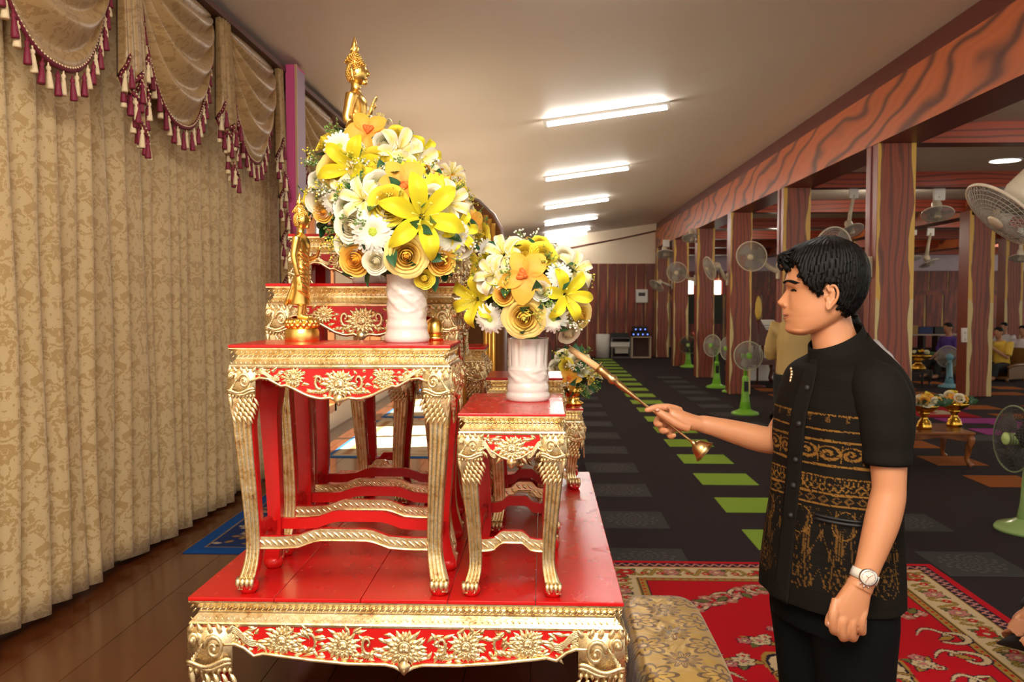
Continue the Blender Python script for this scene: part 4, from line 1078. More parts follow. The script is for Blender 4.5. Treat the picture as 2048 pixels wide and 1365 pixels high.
def red_rug(X, Y):
    RED_, CRE, GLD, NAV, GRN, PNK = (np.array(c) for c in ((.60, .004, .014), (.74, .58, .34), (.46, .27, .05), (.018, .012, .03), (.16, .17, .045), (.62, .22, .20)))
    cx, cy = (RX0+RX1)/2, (RY0+RY1)/2; hx, hy = (RX1-RX0)/2, (RY1-RY0)/2
    C = np.empty(X.shape+(3,)); C[:] = RED_
    x, y = X-cx, Y-cy; d = np.minimum(hx-np.abs(x), hy-np.abs(y))
    # nested borders
    s = np.where(hx-np.abs(x) < hy-np.abs(y), y, x)
    C[(d > .055) & (d < .125)] = NAV
    zig = np.abs(((s/.055) % 1)*2-1); C[(d > .062) & (d < .118) & (np.abs((d-.09)/.030-(zig*2-1)*.8) < .42)] = PNK*.9+CRE*.1
    C[(d > .125) & (d < .135)] = GLD; C[(d > .135) & (d < .330)] = CRE; C[(d > .330) & (d < .385)] = GLD; C[(d > .335) & (d < .340)] = NAV; C[(d > .380) & (d < .387)] = NAV
    C[(d > .352) & (d < .366) & (((s/.05) % 1) < .4)] = RED_
    # flowers and curls along the cream border
    rnd = random.Random(8)
    def border(n, f):
        for i in range(n):
            px, py, tang = f((i+.5)/n); k = i % 3
            for q in (-1, 1):
                paint_curl(C, X, Y, [(px+a*math.cos(tang)-b*math.sin(tang), py+a*math.sin(tang)+b*math.cos(tang)) for a, b in [(q*(.05+.11*t), .055*math.sin(PI*2*t)*(1 if k else -1)) for t in np.linspace(0, 1, 26)]], .015, GLD, GRN)
            paint_leaf(C, X, Y, px, py, tang+.8, .085, .020, GRN, NAV); paint_leaf(C, X, Y, px, py, tang+3.9, .085, .020, GRN, NAV); paint_leaf(C, X, Y, px, py, tang-.9, .08, .018, GLD, GRN); paint_leaf(C, X, Y, px, py, tang+2.3, .08, .018, GLD, GRN)
            paint_flower(C, X, Y, px, py, .052, RED_ if k == 0 else PNK, CRE, GRN*.6, 6, i); 
            for q in (-1, 1): paint_flower(C, X, Y, px+q*.085*math.cos(tang)+.02, py+q*.085*math.sin(tang)-.02, .026, RED_*1.1, CRE, GRN, 5, i)
    for sx in (-1, 1): border(13, lambda t: (cx+sx*(hx-.232), cy-hy+.15+t*(2*hy-.3), PI/2))
    for sy in (-1, 1): border(7, lambda t: (cx-hx+.15+t*(2*hx-.3), cy+sy*(hy-.232), 0))
    # medallion of cream with gold scrolls, flower sprays round it
    e = np.sqrt((x/.33)**2+(y/.62)**2); an = np.arctan2(y/.62, x/.33); lob = 1+.13*np.cos(8*an)
    C[e < lob*1.10] = GLD; C[e < lob*1.05] = NAV; C[e < lob*1.01] = CRE
    C[(e < lob*.62) & (e > lob*.57)] = GLD; C[e < lob*.57] = RED_*.9
    for i in range(10):
        a = 2*PI*i/10; px, py = cx+.27*math.cos(a), cy+.50*math.sin(a)
        paint_curl(C, X, Y, spiral(px, py, .085, a, 1.1, sgn=1 if i % 2 else -1), .020, GLD, NAV); paint_flower(C, X, Y, px*.9+cx*.1, py*.9+cy*.1, .05, RED_, CRE, GRN, 6, i)
    for i in range(16):
        a = 2*PI*(i+.5)/16; px, py = cx+.47*math.cos(a), cy+.84*math.sin(a)
        for q in range(4): paint_leaf(C, X, Y, px, py, a+q*PI/2+.4, .10, .022, GRN if q % 2 else GLD, NAV)
        paint_flower(C, X, Y, px, py, .055, CRE, PNK, NAV, 6, i); paint_flower(C, X, Y, px+.07*math.cos(a+1), py+.07*math.sin(a+1), .036, PNK, CRE, NAV, 5, i); paint_flower(C, X, Y, px+.06*math.cos(a-1.2), py+.06*math.sin(a-1.2), .030, CRE, RED_, NAV, 5, i)
    # corner and side scrollwork in the field
    for sx in (-1, 1):
        for sy in (-1, 1):
            kx, ky = cx+sx*(hx-.46), cy+sy*(hy-.48)
            for q in range(6):
                ox, oy = sx*(-.02-.10*q), sy*(-.02-.17*(5-q)*.42)
                paint_curl(C, X, Y, spiral(kx+ox, ky+oy, .075, q, 1.2, sgn=sx*sy), .022, CRE, NAV)
                for w in range(3): paint_flower(C, X, Y, kx+ox+.05*math.cos(w*2+q), ky+oy+.06*math.sin(w*2+q), .034, PNK, CRE, GRN, 5, w)
                paint_leaf(C, X, Y, kx+ox, ky+oy, q+1.0, .10, .02, GRN, NAV)
    for sx in (-1, 1):
        for q in range(-3, 4):
            px, py = cx+sx*(hx-.46-.05*math.cos(q)), cy+q*.26
            paint_curl(C, X, Y, spiral(px, py, .09, q*1.3, 1.0, sgn=sx*(1 if q % 2 else -1)), .024, CRE, NAV); paint_curl(C, X, Y, [(px-sx*.16*t, py+.10*math.sin(3*t)) for t in np.linspace(0, 1, 26)], .018, CRE, NAV)
            paint_leaf(C, X, Y, px, py, 1.2*q, .09, .02, GLD, NAV)
    return C
grid_rug('carpet_rug', 'large red rug with cream floral border and medallion under the standing man', 'rug', RX0, RX1, RY0, RY1, 0.004, .0075, red_rug)
def blue_rug(X, Y):
    x0, x1, y0, y1 = X.min(), X.max(), Y.min(), Y.max(); d = np.minimum.reduce([X-x0, x1-X, Y-y0, y1-Y])
    BLU, NAV, TAN, CRE, BRN = (np.array(c) for c in ((.004, .075, .30), (.010, .035, .14), (.36, .22, .08), (.55, .48, .38), (.16, .07, .04)))
    C = np.empty(X.shape+(3,)); C[:] = BLU; C[d > .075] = TAN; C[d > .083] = NAV
    rnd = random.Random(2)
    for i in range(420):
        px, py = rnd.uniform(x0+.1, x1-.1), rnd.uniform(y0+.1, y1-.1); dd = min(px-x0, x1-px, py-y0, y1-py)
        if dd < .11: continue
        if dd < .30: paint_leaf(C, X, Y, px, py, rnd.uniform(0, 6.3), .05, .014, (TAN, CRE, BLU*1.1)[i % 3], BRN)
        else: paint_leaf(C, X, Y, px, py, rnd.uniform(0, 6.3), .14, .045, (CRE, BRN*1.6, TAN, CRE)[i % 4], BRN)
    m = (d > .29) & (d < .30); C[m] = TAN
    return C
a = at_z(363, 1108, PLAT_Z); b = at_z(494, 1024, PLAT_Z)
grid_rug('prayer_rug', 'blue bordered prayer rug on the wooden platform behind the altar', 'rug', a.x, a.x+1.0, a.y, a.y+1.75, PLAT_Z+.001, .008, blue_rug, .008)
a = at_z(1850, 838, 0)
grid_rug('far_rug', 'small red rug on the hall carpet behind the little wooden table', 'rug', at_z(1850, 838, 0).x, at_z(1972, 838, 0).x, at_z(1900, 836, 0).y, at_z(1900, 806, 0).y, .006, .03, lambda X, Y: np.where(((np.minimum.reduce([X-X.min(), X.max()-X, Y-Y.min(), Y.max()-Y]) < .22) | (np.sin(X*9)*np.sin(Y*8) > .3))[..., None], np.array([.40, .01, .02]), np.array([.5, .42, .28])))

# row of pale mats added on the platform to bounce sunlight onto the ceiling
def mat_cols(X, Y):
    d = np.minimum.reduce([X-X.min(), X.max()-X, Y-Y.min(), Y.max()-Y]); C = np.empty(X.shape+(3,)); C[:] = (.62, .50, .33); C[d < .06] = (.02, .12, .32); C[(d > .12) & (d < .15)] = (.40, .20, .08)
    C[(d > .15) & (np.sin(X*22)*np.sin(Y*22) > .55)] = (.50, .34, .16); return C
for i in range(6):
    y = a_y0 = 6.25+2.2*i
    grid_rug('bounce_mat', 'pale patterned mat added to bounce sunlight on the platform beyond the altar, %s from the altar' % ('first', 'second', 'third', 'fourth', 'fifth', 'sixth')[i], 'mat', -1.62, -.42, y, y+2.0, PLAT_Z+.001, .03, mat_cols, .008)
# ------------------------------------------------------------------ gilded standing figures
def statue(label, loc, H, raised, voxel):
    S = thing('standing_statue', label, 'statue', loc, 0); k = H
    m = MB(); m.lathe([(0, 0), (.112, 0), (.116, .01), (.114, .06), (.106, .082), (0, .083)], 36); m.T = Matrix.Identity(4)
    m.v = [tuple(c*k for c in v) for v in m.v]; m.build('plinth', STATUE, S, True, True, 40)
    m = MB(); m.lathe([(0, .082), (.095, .082), (.10, .09), (.085, .115), (.10, .14), (.095, .15), (0, .152)], 32)
    for r in (0, 1):
        for i in range(16):
            a = 2*PI*(i+.5*r)/16; d = Vector((math.cos(a), math.sin(a), 0)); c = d*.088
            m.tube([c+Vector((0,0,.118)), c+d*.016+Vector((0,0,.130 if r else .104)), c+d*.014+Vector((0,0,.150 if r else .086))], [.018, .020, .004], 6)
    m.v = [tuple(c*k for c in v) for v in m.v]; m.build('lotus_base', STATUE, S)
    b = MB(); N = 40
    def ring(z, cx, rx, ry, e=2.0):
        return [(cx+rx*math.copysign(abs(math.cos(2*PI*j/N))**(2/e), math.cos(2*PI*j/N)), ry*math.copysign(abs(math.sin(2*PI*j/N))**(2/e), math.sin(2*PI*j/N)), z) for j in range(N)]
    prof = [(.245, -.012, .066, .066), (.27, -.012, .062, .066), (.32, -.004, .052, .066), (.40, .002, .050, .070), (.47, .004, .046, .066), (.53, .002, .043, .060), (.60, .004, .050, .070), (.65, .004, .056, .083), (.685, .000, .050, .088), (.71, -.004, .036, .062), (.728, -.004, .024, .030)]
    rr = []
    for i in range(50):
        z = .245+(.728-.245)*i/49; rr.append(ring(z, *[spl([(p[0], p[q]) for p in prof], z) for q in (1, 2, 3)]))
    b.loft(rr)
    b.tube([(-.002, 0, .72), (0, 0, .745), (.004, 0, .775)], [.027, .024, .028], 14)
    b.ball((.006, 0, .815), (.052, .047, .062), 20, 14)                     # head
    b.tube([(.050, 0, .835), (.064, 0, .808), (.060, 0, .800)], [.006, .010, .008], 8); b.ball((.052, 0, .783), (.010, .016, .006), 8, 6); b.ball((.046, 0, .766), (.014, .018, .012), 8, 6)
    for s in (-1, 1): b.tube([(-.006, s*.047, .845), (-.010, s*.054, .82), (-.006, s*.053, .79), (0, s*.048, .765)], [.008, .011, .008, .006], 7)
    b.tube([(-.006, 0, .86), (-.008, 0, .895), (-.006, 0, .915)], [.040, .034, .016], 12)   # crown knot
    # robe tail behind, hem flare, cross-body folds
    b.tube([(-.030, 0, .44), (-.055, 0, .36), (-.085, 0, .285), (-.110, 0, .245)], [.022, .030, .036, .024], 12, flat=.6)
    for i in range(13):
        z0 = .66-.030*i
        b.tube([(.052*math.cos(t)*(1.0 if z0 > .5 else .98)+.002, .074*math.sin(t), z0-.110*(t+1.4)/2.8+.040) for t in np.linspace(-1.7, 1.3, 12)], .0034, 5)
    for i in range(7): b.tube([(-.036-.004*i, -.030+.010*i, .44), (-.060-.004*i, -.03+.010*i, .36), (-.09, -.034+.012*i, .27)], .005, 5)
    for s in (-1, 1):
        b.tube([(.004, s*.030, .30), (.002, s*.030, .22), (-.004, s*.030, .175)], [.030, .022, .020], 12); b.tube([(-.020, s*.030, .165), (.02, s*.032, .165), (.060, s*.036, .160)], [.018, .018, .012], 10, flat=.8)
    def arm(s, P, hand_up):
        b.tube(cspline(P, 14), [.030, .030, .028, .026, .025, .024, .024, .023, .022, .021, .020, .018, .017, .016, .015], 12)
        w = Vector(P[-1])
        if hand_up:
            b.tube([w, w+Vector((.010, 0, .03)), w+Vector((.016, 0, .055))], [.016, .022, .018], 10, flat=.5, up=(1, 0, 0))
            for q in range(4): b.tube([w+Vector((.016, (q-1.5)*.010, .05)), w+Vector((.024, (q-1.5)*.011, .075)), w+Vector((.040, (q-1.5)*.011, .098+(.008 if q in (1, 2) else 0)))], [.0065, .006, .004], 6)
            b.tube([w+Vector((.005, -s*.012, .02)), w+Vector((.02, -s*.022, .045)), w+Vector((.034, -s*.018, .06))], [.007, .006, .004], 6)
        else:
            b.tube([w, w+Vector((.004, 0, -.03)), w+Vector((.008, 0, -.06))], [.016, .020, .016], 10, flat=.5, up=(0, 1, 0))
            for q in range(4): b.tube([w+Vector(((q-1.5)*.009+.006, 0, -.05)), w+Vector(((q-1.5)*.010+.008, 0, -.085)), w+Vector(((q-1.5)*.009+.010, 0, -.108))], [.006, .006, .004], 6)
    down = [(-.004, 0, .695), (-.014, 0, .63), (-.020, 0, .57), (-.008, 0, .50), (.004, 0, .44)]
    up = [(-.004, 0, .695), (-.016, 0, .63), (-.022, 0, .565), (.030, 0, .555), (.085, 0, .578)]
    def place(P, s): return [(p[0], s*(.080+.018*math.sin(PI*i/len(P))), p[2]) for i, p in enumerate(P)]
    arm(-1, place(up if raised == -1 else down, -1), raised == -1); arm(1, place(up if raised == 1 else down, 1), raised == 1)
    b.v = [tuple(c*k for c in v) for v in b.v]
    o = b.build('figure', STATUE, S, True, True); modify(o, ('REMESH', dict(mode='VOXEL', voxel_size=voxel)), ('SMOOTH', dict(factor=.5, iterations=3)))
    # curls of hair and flame finial
    h = MB()
    for i in range(300):
        z = 1-2*(i+.5)/300; a = i*2.39996; s = math.sqrt(1-z*z); d = Vector((s*math.cos(a), s*math.sin(a), z))
        p = Vector((.006+d.x*.053, d.y*.049, .815+d.z*.063))
        if p.z < .775 or (d.x > .38 and p.z < .852) or (d.x > .05 and p.z < .826) or (d.x > -.25 and p.z < .79): continue
        h.ball(p, .0062, 6, 5)
    for i in range(90):
        t = i/90; a = i*2.39996; z = .865+.052*t; r = .041*(1-t)**.6+.006; h.ball((-.008+r*math.cos(a), r*math.sin(a), z), .0056, 6, 5)
    h.v = [tuple(c*k for c in v) for v in h.v]; h.build('hair_curls', STATUE, S)
    f = MB(); f.lathe([(.0, .905), (.016, .912), (.019, .928), (.013, .945), (.015, .955), (.008, .975), (.004, .992), (0, 1.0)], 12, c=(-.006, 0, 0))
    for i in range(6): a = 2*PI*i/6; f.tube([(-.006+.014*math.cos(a), .014*math.sin(a), .915), (-.006+.019*math.cos(a), .019*math.sin(a), .932), (-.006+.006*math.cos(a), .006*math.sin(a), .968)], [.004, .005, .001], 5)
    f.v = [tuple(c*k for c in v) for v in f.v]; f.build('flame_finial', STATUE, S)
    return S
p = at_y(604, 660, 2.335); statue('small standing gilded statue in profile on the tall table beside the vase', (p.x, p.y, BTZ+.640), .405, 1, .0019)
p = at_y(713, 300, 2.88); statue('large standing gilded statue rising above the flower dome', (p.x, p.y, BTZ+.965), .665, -1, .0030)
# lidded gold jar behind the left vase
p = at_y(869, 660, 2.38)
J = thing('gold_jar', 'small bell shaped gold jar behind the left white vase', 'jar', (p.x, p.y, BTZ+.640)); m = MB()
m.lathe([(.024, 0), (.027, .004), (.027, .010), (.023, .014)], 24); m.build('foot', STATUE, J); m = MB(); m.lathe([(.022, .014), (.024, .024), (.022, .044), (.016, .056), (.008, .062), (0, .064)], 24); m.build('lid', STATUE, J)
# framed boards with gilt slats behind the flowers
p = at_y(972, 450, 3.95)
FR = thing('gilt_framed_board', 'dark board with two groups of gold slats behind the flowers', 'board', (p.x-.02, 3.95, BTZ)); FR.rotation_euler = (0, 0, math.radians(-52)); FR.location.z = PLAT_Z; FR.scale = (1.1, 1, 1.03)
m = MB(); pts = [(-.17, 0), (.17, 0), (.17, 1.36), (.145, 1.43), (.09, 1.50), (-.02, 1.57), (-.17, 1.62)]; m.prism(pts, -.012, .012); m.build('board', plain('dark_teak_board', (0.16, 0.06, 0.02), .35, 0, .3, 8), FR, False, True)
m = MB(); m.tube([(x, 0, z) for x, z in pts[1:]], .009, 6); m.build('silver_edge', plain('silver_edge', (.55, .5, .5), .3, .8), FR)
for x0, zt in ((-.155, 1.60), (.06, 1.50)):
    for i in range(3): m = MB(); m.tube([(x0+i*.026, -.022, .1), (x0+i*.026, -.022, zt-i*.02)], .0125, 8); m.build('gold_slat', plain('orange_gilt', (0.75, 0.38, 0.06), .3, .6), FR)
# ------------------------------------------------------------------ people
def m_skin(name, a, b):
    k = NT(name); co = k.coord('Object'); f = k.noise(co, 9, 3); g = k.noise(co, 160, 2)
    k.inp('Base Color', k.mix(f, a, b)); k.inp('Roughness', .42); k.inp('Subsurface Weight', .12); k.inp('Subsurface Radius', (.012, .005, .003)); k.inp('Subsurface Scale', .6)
    k.bump(g, .05, .001); return k.m
SKIN = m_skin('warm_skin', (0.50, 0.205, 0.095), (0.58, 0.26, 0.125))
SKIN2 = m_skin('brown_skin', (0.36, 0.17, 0.09), (0.44, 0.21, 0.12))
def m_hair():
    k = NT('black_hair'); co = k.mapping(k.coord('Object'), (60, 60, 14)); f = k.noise(co, 4, 4, .6)
    k.inp('Base Color', k.mix(f, (.0015, .0015, .0015), (.006, .005, .0045))); k.inp('Roughness', .45); k.inp('Specular IOR Level', .16); k.bump(f, .5, .004); return k.m
HAIR = m_hair()
Y0 = 2.30
def W(px, py, Y=Y0): return at_y(px, py, Y)
AL = math.radians(22)
FW = Vector((-math.cos(AL), -math.sin(AL), 0)); LS = Vector((math.sin(AL), -math.cos(AL), 0))      # facing direction, his left
def oval(c, a, b, n, e=2.2, ax=FW, bx=LS, up=None):
    out = []
    for j in range(n):
        t = 2*PI*j/n; ca, sa = math.cos(t), math.sin(t)
        out.append(c+ax*(a*math.copysign(abs(ca)**(2/e), ca))+bx*(b*math.copysign(abs(sa)**(2/e), sa)))
    return out
body = MB()
# --- head slices: y px, base front px, centre bump px, bump width m, back px, half width m
HS = [(486, 1640, 0, .02, 1668, .018), (490, 1625, 0, .02, 1682, .034), (500, 1603, 0, .02, 1702, .054), (520, 1587, 0, .02, 1719, .068), (545, 1579, 0, .02, 1726, .0745), (556, 1576, 0, .02, 1727, .076), (564, 1573, 0, .02, 1727, .0765), (571, 1576, 0, .01, 1726, .0765), (580, 1581, 4.5, .008, 1725, .0755), (592, 1581, 11.5, .0095, 1722, .0745), (601, 1581, 17.5, .0115, 1718, .0730), (606, 1581, 19.5, .0135, 1715, .0725), (611, 1581, 16, .0165, 1712, .072), (616, 1580, 9.5, .016, 1708, .0715),
      (621, 1580, 8, .020, 1704, .071), (626, 1580, 9.0, .022, 1700, .070), (630, 1580, 8.2, .022, 1694, .069), (633, 1581, 5.2, .024, 1690, .068), (637, 1581, 6.6, .021, 1684, .067), (641, 1581, 6.0, .020, 1678, .0655), (647, 1582, 4.0, .022, 1668, .063), (653, 1582, 5.5, .022, 1656, .059), (660, 1583, 6.5, .022, 1642, .053), (666, 1587, 5.5, .020, 1628, .045), (671, 1596, 3, .02, 1616, .030)]
HYW = math.radians(-12)
HS = [(y, f, b, w, 1655+(k-1655)*(.87 if k > 1655 else 1.0), q) for y, f, b, w, k, q in HS]      # head turned a little away from the camera
HC = W(1655, 600)
def head_pt(f, s, z):       # f: towards the face, s: towards his left (camera)
    ca, sa = math.cos(HYW), math.sin(HYW); F = Vector((-ca, -sa, 0)); L = Vector((sa, -ca, 0))
    return Vector((HC.x, HC.y, z))+F*f+L*s
PXM = F_PX/Y0
def head_ring(i_y, grow=0.0, n=96):
    y, fx, bp, bs, bx, w = [spl([(r[0], r[q]) for r in HS], i_y) if q else i_y for q in range(6)]
    z = W(1655, y).z; ff = (1655-fx)/PXM+grow; fb = (1655-bx)/PXM-grow; w = w+grow; mid = (ff+fb)/2-.012*(1 if ff-fb > .08 else 0); out = []
    for j in range(n):
        t = 2*PI*j/n; ct, st = math.cos(t), math.sin(t)
        e = 2.35; cf = math.copysign(abs(ct)**(2/e), ct); sf = math.copysign(abs(st)**(2/e), st)
        s = w*sf*(1.0-.10*max(0, cf)**2 if grow == 0 else 1-.06*max(0, cf)**2); f = mid+(ff-mid)*cf if cf > 0 else mid+(mid-fb)*cf
        if cf > 0:
            g = math.exp(-(s/bs)**2); f += bp*(1.10 if i_y < 618 else 1.12)/PXM*g
            if 572 < i_y < 590 and grow == 0: f -= .006*math.exp(-((abs(s)-.030)/.012)**2)*math.sin(PI*(i_y-572)/18)     # eye sockets
            if 592 < i_y < 622 and grow == 0: f += .004*math.exp(-((abs(s)-.038)/.016)**2)*math.sin(PI*(i_y-592)/30)      # cheeks
            if 628 < i_y < 637 and grow == 0: f -= .002*math.exp(-(s/.022)**2)
        out.append((f, s, z))
    return out
rings = []
for i in range(76): y = 486+(671-486)*i/75; rings.append([head_pt(*p) for p in head_ring(y)])
body.loft(rings)
# nostril wings, eyelids, ear
for s in (-1, 1):
    body.ball(head_pt((1655-1577)/PXM, s*.013, W(1655, 611).z), (.010, .008, .007), 10, 8)
    zc = W(1655, 595).z; w0 = .0745
    ear = [(-.004, .014), (.004, .027), (-.006, .031), (-.017, .026), (-.022, .010), (-.018, -.008), (-.008, -.022), (-.001, -.031), (.004, -.024), (.003, -.012)]
    body.tube([head_pt((1655-1650)/PXM+a, s*(w0+.011+.35*max(0, -a-.002)), zc+b) for a, b in [tuple(v) for v in [cspline([(e[0], e[1], 0) for e in ear], 30)[q][:2] for q in range(31)]]], .0042, 8)
    body.tube([head_pt((1655-1650)/PXM+a, s*(w0+.004), zc+b) for a, b in ((-.006, .024), (-.012, .010), (-.009, -.005), (-.003, -.024))], [.008, .009, .008, .005], 8, flat=1.0)
    body.ball(head_pt((1655-1648)/PXM, s*(w0+.004), zc-.004), (.006, .005, .007), 8, 6)
# --- neck and shoulders
nk = [(1655, 618, .056, .052), (1660, 645, .057, .053), (1668, 672, .059, .056), (1676, 700, .064, .062), (1682, 722, .078, .090), (1686, 742, .092, .135), (1686, 765, .102, .165)]
body.loft([oval(W(a, b, Y0+.015), c, d, 40, 2.0) for a, b, c, d in nk])
# torso, hips and legs under the clothes (px centre, y, half depth, half breadth)
TS_ = [(1688, 760, .100, .165), (1682, 800, .112, .172), (1676, 850, .117, .172), (1672, 930, .116, .165), (1668, 1010, .114, .160), (1666, 1090, .116, .165), (1664, 1150, .116, .166), (1664, 1200, .108, .160)]
body.loft([oval(W(a, b, Y0+.02), c, d, 40, 2.3) for a, b, c, d in TS_])
LEGC = {}
for s in (-1, 1):
    hip = W(1664, 1190, Y0+.02)+LS*s*.085; kn = Vector((hip.x+.01, hip.y, .47)); an = Vector((hip.x+.03, hip.y+.0, .118)); LEGC[s] = (hip, kn, an)
    body.tube([hip+Vector((0,0,.05)), hip, hip.lerp(kn, .5), kn, kn.lerp(an, .35), an, an-Vector((0,0,.06))], [.080, .078, .068, .054, .050, .034, .034], 20)
    body.tube([an+Vector((.03, 0, -.060)), an+Vector((-.06, -.01, -.058)), an+Vector((-.14, -.03, -.066)), an+Vector((-.17, -.035, -.068))], [.032, .036, .034, .020], 14, flat=.7)
# --- left arm (near the camera) hanging, watch on the wrist
YL = 2.115
la = [(1750, 772, YL+.04, .046), (1766, 800, YL+.01, .050), (1776, 860, YL, .047), (1777, 930, YL-.005, .0425), (1778, 975, YL-.01, .0395), (1775, 1000, YL-.012, .0415), (1764, 1045, YL-.02, .0410), (1750, 1090, YL-.03, .0360), (1737, 1130, YL-.038, .0305), (1728, 1156, YL-.042, .0290), (1718, 1176, YL-.045, .0320)]
lp = [W(a, b, c) for a, b, c, d in la]; lr = [d for *_, d in la]
body.tube(cspline(lp, 40), [spl(list(enumerate(lr)), i/40*(len(lr)-1)) for i in range(41)], 24)
# left hand: palm, four curled fingers, thumb
YH = YL-.048
pr = []
for (px, py, a, b) in ((1722, 1166, .027, .022), (1713, 1186, .034, .022), (1704, 1208, .041, .022), (1697, 1228, .044, .021), (1695, 1242, .041, .018)):
    c = W(px, py, YH); ax = (W(px+80, py+28, YH)-c).normalized(); pr.append(oval(c, a, b, 24, 2.3, ax, Vector((0, 1, 0))))
body.loft(pr)
for (kx, ky, mx, my, ex, ey, r) in ((1667, 1226, 1667, 1257, 1684, 1258, .0110), (1686, 1238, 1685, 1270, 1700, 1262, .0112), (1706, 1240, 1704, 1271, 1714, 1260, .0105), (1726, 1230, 1722, 1259, 1726, 1250, .0095)):
    body.tube(cspline([W(kx+6, ky-28, YH), W(kx, ky, YH-.010), W((kx+mx)/2-1, (ky+my)/2, YH-.012), W(mx, my, YH-.004), W(mx+3, my+6, YH+.014), W(ex, ey, YH+.034), W(ex+3, ey-14, YH+.036)], 18), [r*q for q in (1.0, 1.05, 1.1, 1.12, 1.08, 1.02, 1.0, 1.0, 1.02, 1.05, 1.06, 1.02, 1.0, .98, .96, .94, .9, .85, .6)], 12)
body.tube(cspline([W(1706, 1180, YH+.004), W(1686, 1200, YH+.004), W(1670, 1222, YH+.002), W(1661, 1238, YH), W(1655, 1254, YH-.002)], 14), [.019, .019, .018, .017, .016, .0145, .0135, .0135, .013, .0125, .0125, .012, .011, .0095, .006], 12)
# --- right arm reaching to the candle
YR = 2.47
ra = [(1614, 776, YR+.05, .044), (1602, 795, YR+.04, .047), (1586, 830, YR+.03, .046), (1568, 862, YR+.02, .045), (1552, 880, YR+.005, .0400), (1530, 880, YR-.005, .0385), (1500, 873, YR-.01, .0370), (1460, 862, YR-.015, .0320), (1425, 853, YR-.02, .0270), (1405, 848.5, YR-.02, .0250), (1392, 846, YR-.02, .0190)]
rp = [W(a, b, c) for a, b, c, d in ra]; rr = [d for *_, d in ra]
body.tube(cspline(rp, 44), [spl(list(enumerate(rr)), i/44*(len(rr)-1)) for i in range(45)], 24)
YG = YR-.02
pr = []
for (px, py, a, b) in ((1416, 851, .018, .018), (1405, 848.5, .0235, .025), (1392, 846, .0255, .0275), (1378, 842.5, .028, .029), (1362, 838, .031, .030), (1348, 833, .029, .028), (1340, 830, .022, .024)):
    c = W(px, py, YG); ax = (W(px+20, py+60, YG)-c).normalized(); pr.append(oval(c, a, b, 24, 2.2, ax, Vector((0, 1, 0))))
body.loft(pr)
def fing(pts, r): body.tube(cspline([W(*p) for p in pts], 18), [r*q for q in (1.12, 1.1, 1.08, 1.05, 1.0, 1.0, 1.03, 1.05, 1.0, .97, .96, .97, .96, .93, .9, .86, .8, .68, .4)], 12)
fing([(1362, 824, YG+.012), (1345, 817, YG+.014), (1325, 815, YG+.012), (1308, 817, YG+.008), (1289, 822, YG+.002)], .0112)          # index along the rod
fing([(1378, 856, YG-.020), (1358, 850, YG-.026), (1342, 840, YG-.024), (1326, 830, YG-.020), (1311, 822, YG-.016)], .0125)         # thumb on top
fing([(1352, 835, YG+.028), (1332, 832, YG+.032), (1318, 838, YG+.022), (1314, 848, YG+.004), (1324, 850, YG-.016)], .0112)
fing([(1358, 846, YG+.028), (1338, 846, YG+.034), (1325, 852, YG+.020), (1325, 862, YG+.000), (1338, 862, YG-.018)], .0108)
fing([(1368, 856, YG+.022), (1350, 858, YG+.028), (1339, 864, YG+.016), (1341, 873, YG+.000), (1352, 870, YG-.014)], .0098)
MAN = body.build('person', SKIN, None, True, True)
modify(MAN, ('REMESH', dict(mode='VOXEL', voxel_size=.0029)), ('SMOOTH', dict(factor=.5, iterations=5)))
tag(MAN, 'man in black and gold woven shirt reaching out with a brass candle lighter', 'person')
# nails, eye, brow
NAIL = plain('fingernail', (0.62, 0.33, 0.24), .3)
m = MB(); m.ball(W(1315, 820.5, YG-.0295), (.006, .003, .0045), 10, 6); m.ball(W(1657, 1248, YH-.0115), (.0035, .002, .005), 8, 6); m.build('fingernails', NAIL, MAN)
def face_pt(y, s, out=0.0):
    r = head_ring(y, 0.0, 360); c = [p for p in r if p[0] > .02 and p[1]*s >= -1e-6]; p = min(c, key=lambda p: abs(p[1]-s)); return head_pt(p[0]+out, s+math.copysign(out*.5, s), p[2])
for s in (1, -1):
    m = MB()
    for q in range(16):
        t = q/15; y = 565.5-4.2*math.sin(PI*min(1, t*.9+.05))+2.5*t*t; m.tube([face_pt(y+1.6, s*(.013+.036*t), .0005), face_pt(y, s*(.017+.036*t), .0018), face_pt(y-1.2, s*(.023+.036*t), .0008)], [.0012, .0030-.0012*t, .0006], 6)
    m.build('eyebrow', HAIR, MAN)
for s in (1, -1):
    m = MB()
    m.tube([face_pt(581.5-2.6*math.sin(PI*q/10)+1.2*q/10, s*(.019+.026*q/10), .0014) for q in range(11)], [.0006, .0013, .0017, .0019, .0020, .0020, .0019, .0018, .0016, .0013, .0006], 6)
    m.build('eyelashes', HAIR, MAN)
for s in (1, -1):
    m = MB()
    m.tube([face_pt(583.2-1.4*math.sin(PI*q/10)+.6*q/10, s*(.021+.022*q/10), .0004) for q in range(11)], [.0006, .0012, .0016, .0018, .0018, .0018, .0018, .0016, .0014, .0011, .0006], 6)
    m.build('eye', plain('dark_eye', (.03, .018, .012), .15), MAN)
m = MB()
for s in (1, -1): m.tube([face_pt(632.8-2.4*(q/6)**2, s*(.0005+.025*q/6), .0006) for q in range(7)], [.0013, .0014, .0014, .0013, .0012, .0010, .0004], 6)
m.build('lips_line', plain('lip_shadow', (0.30, 0.075, 0.05), .4), MAN)
m = MB()
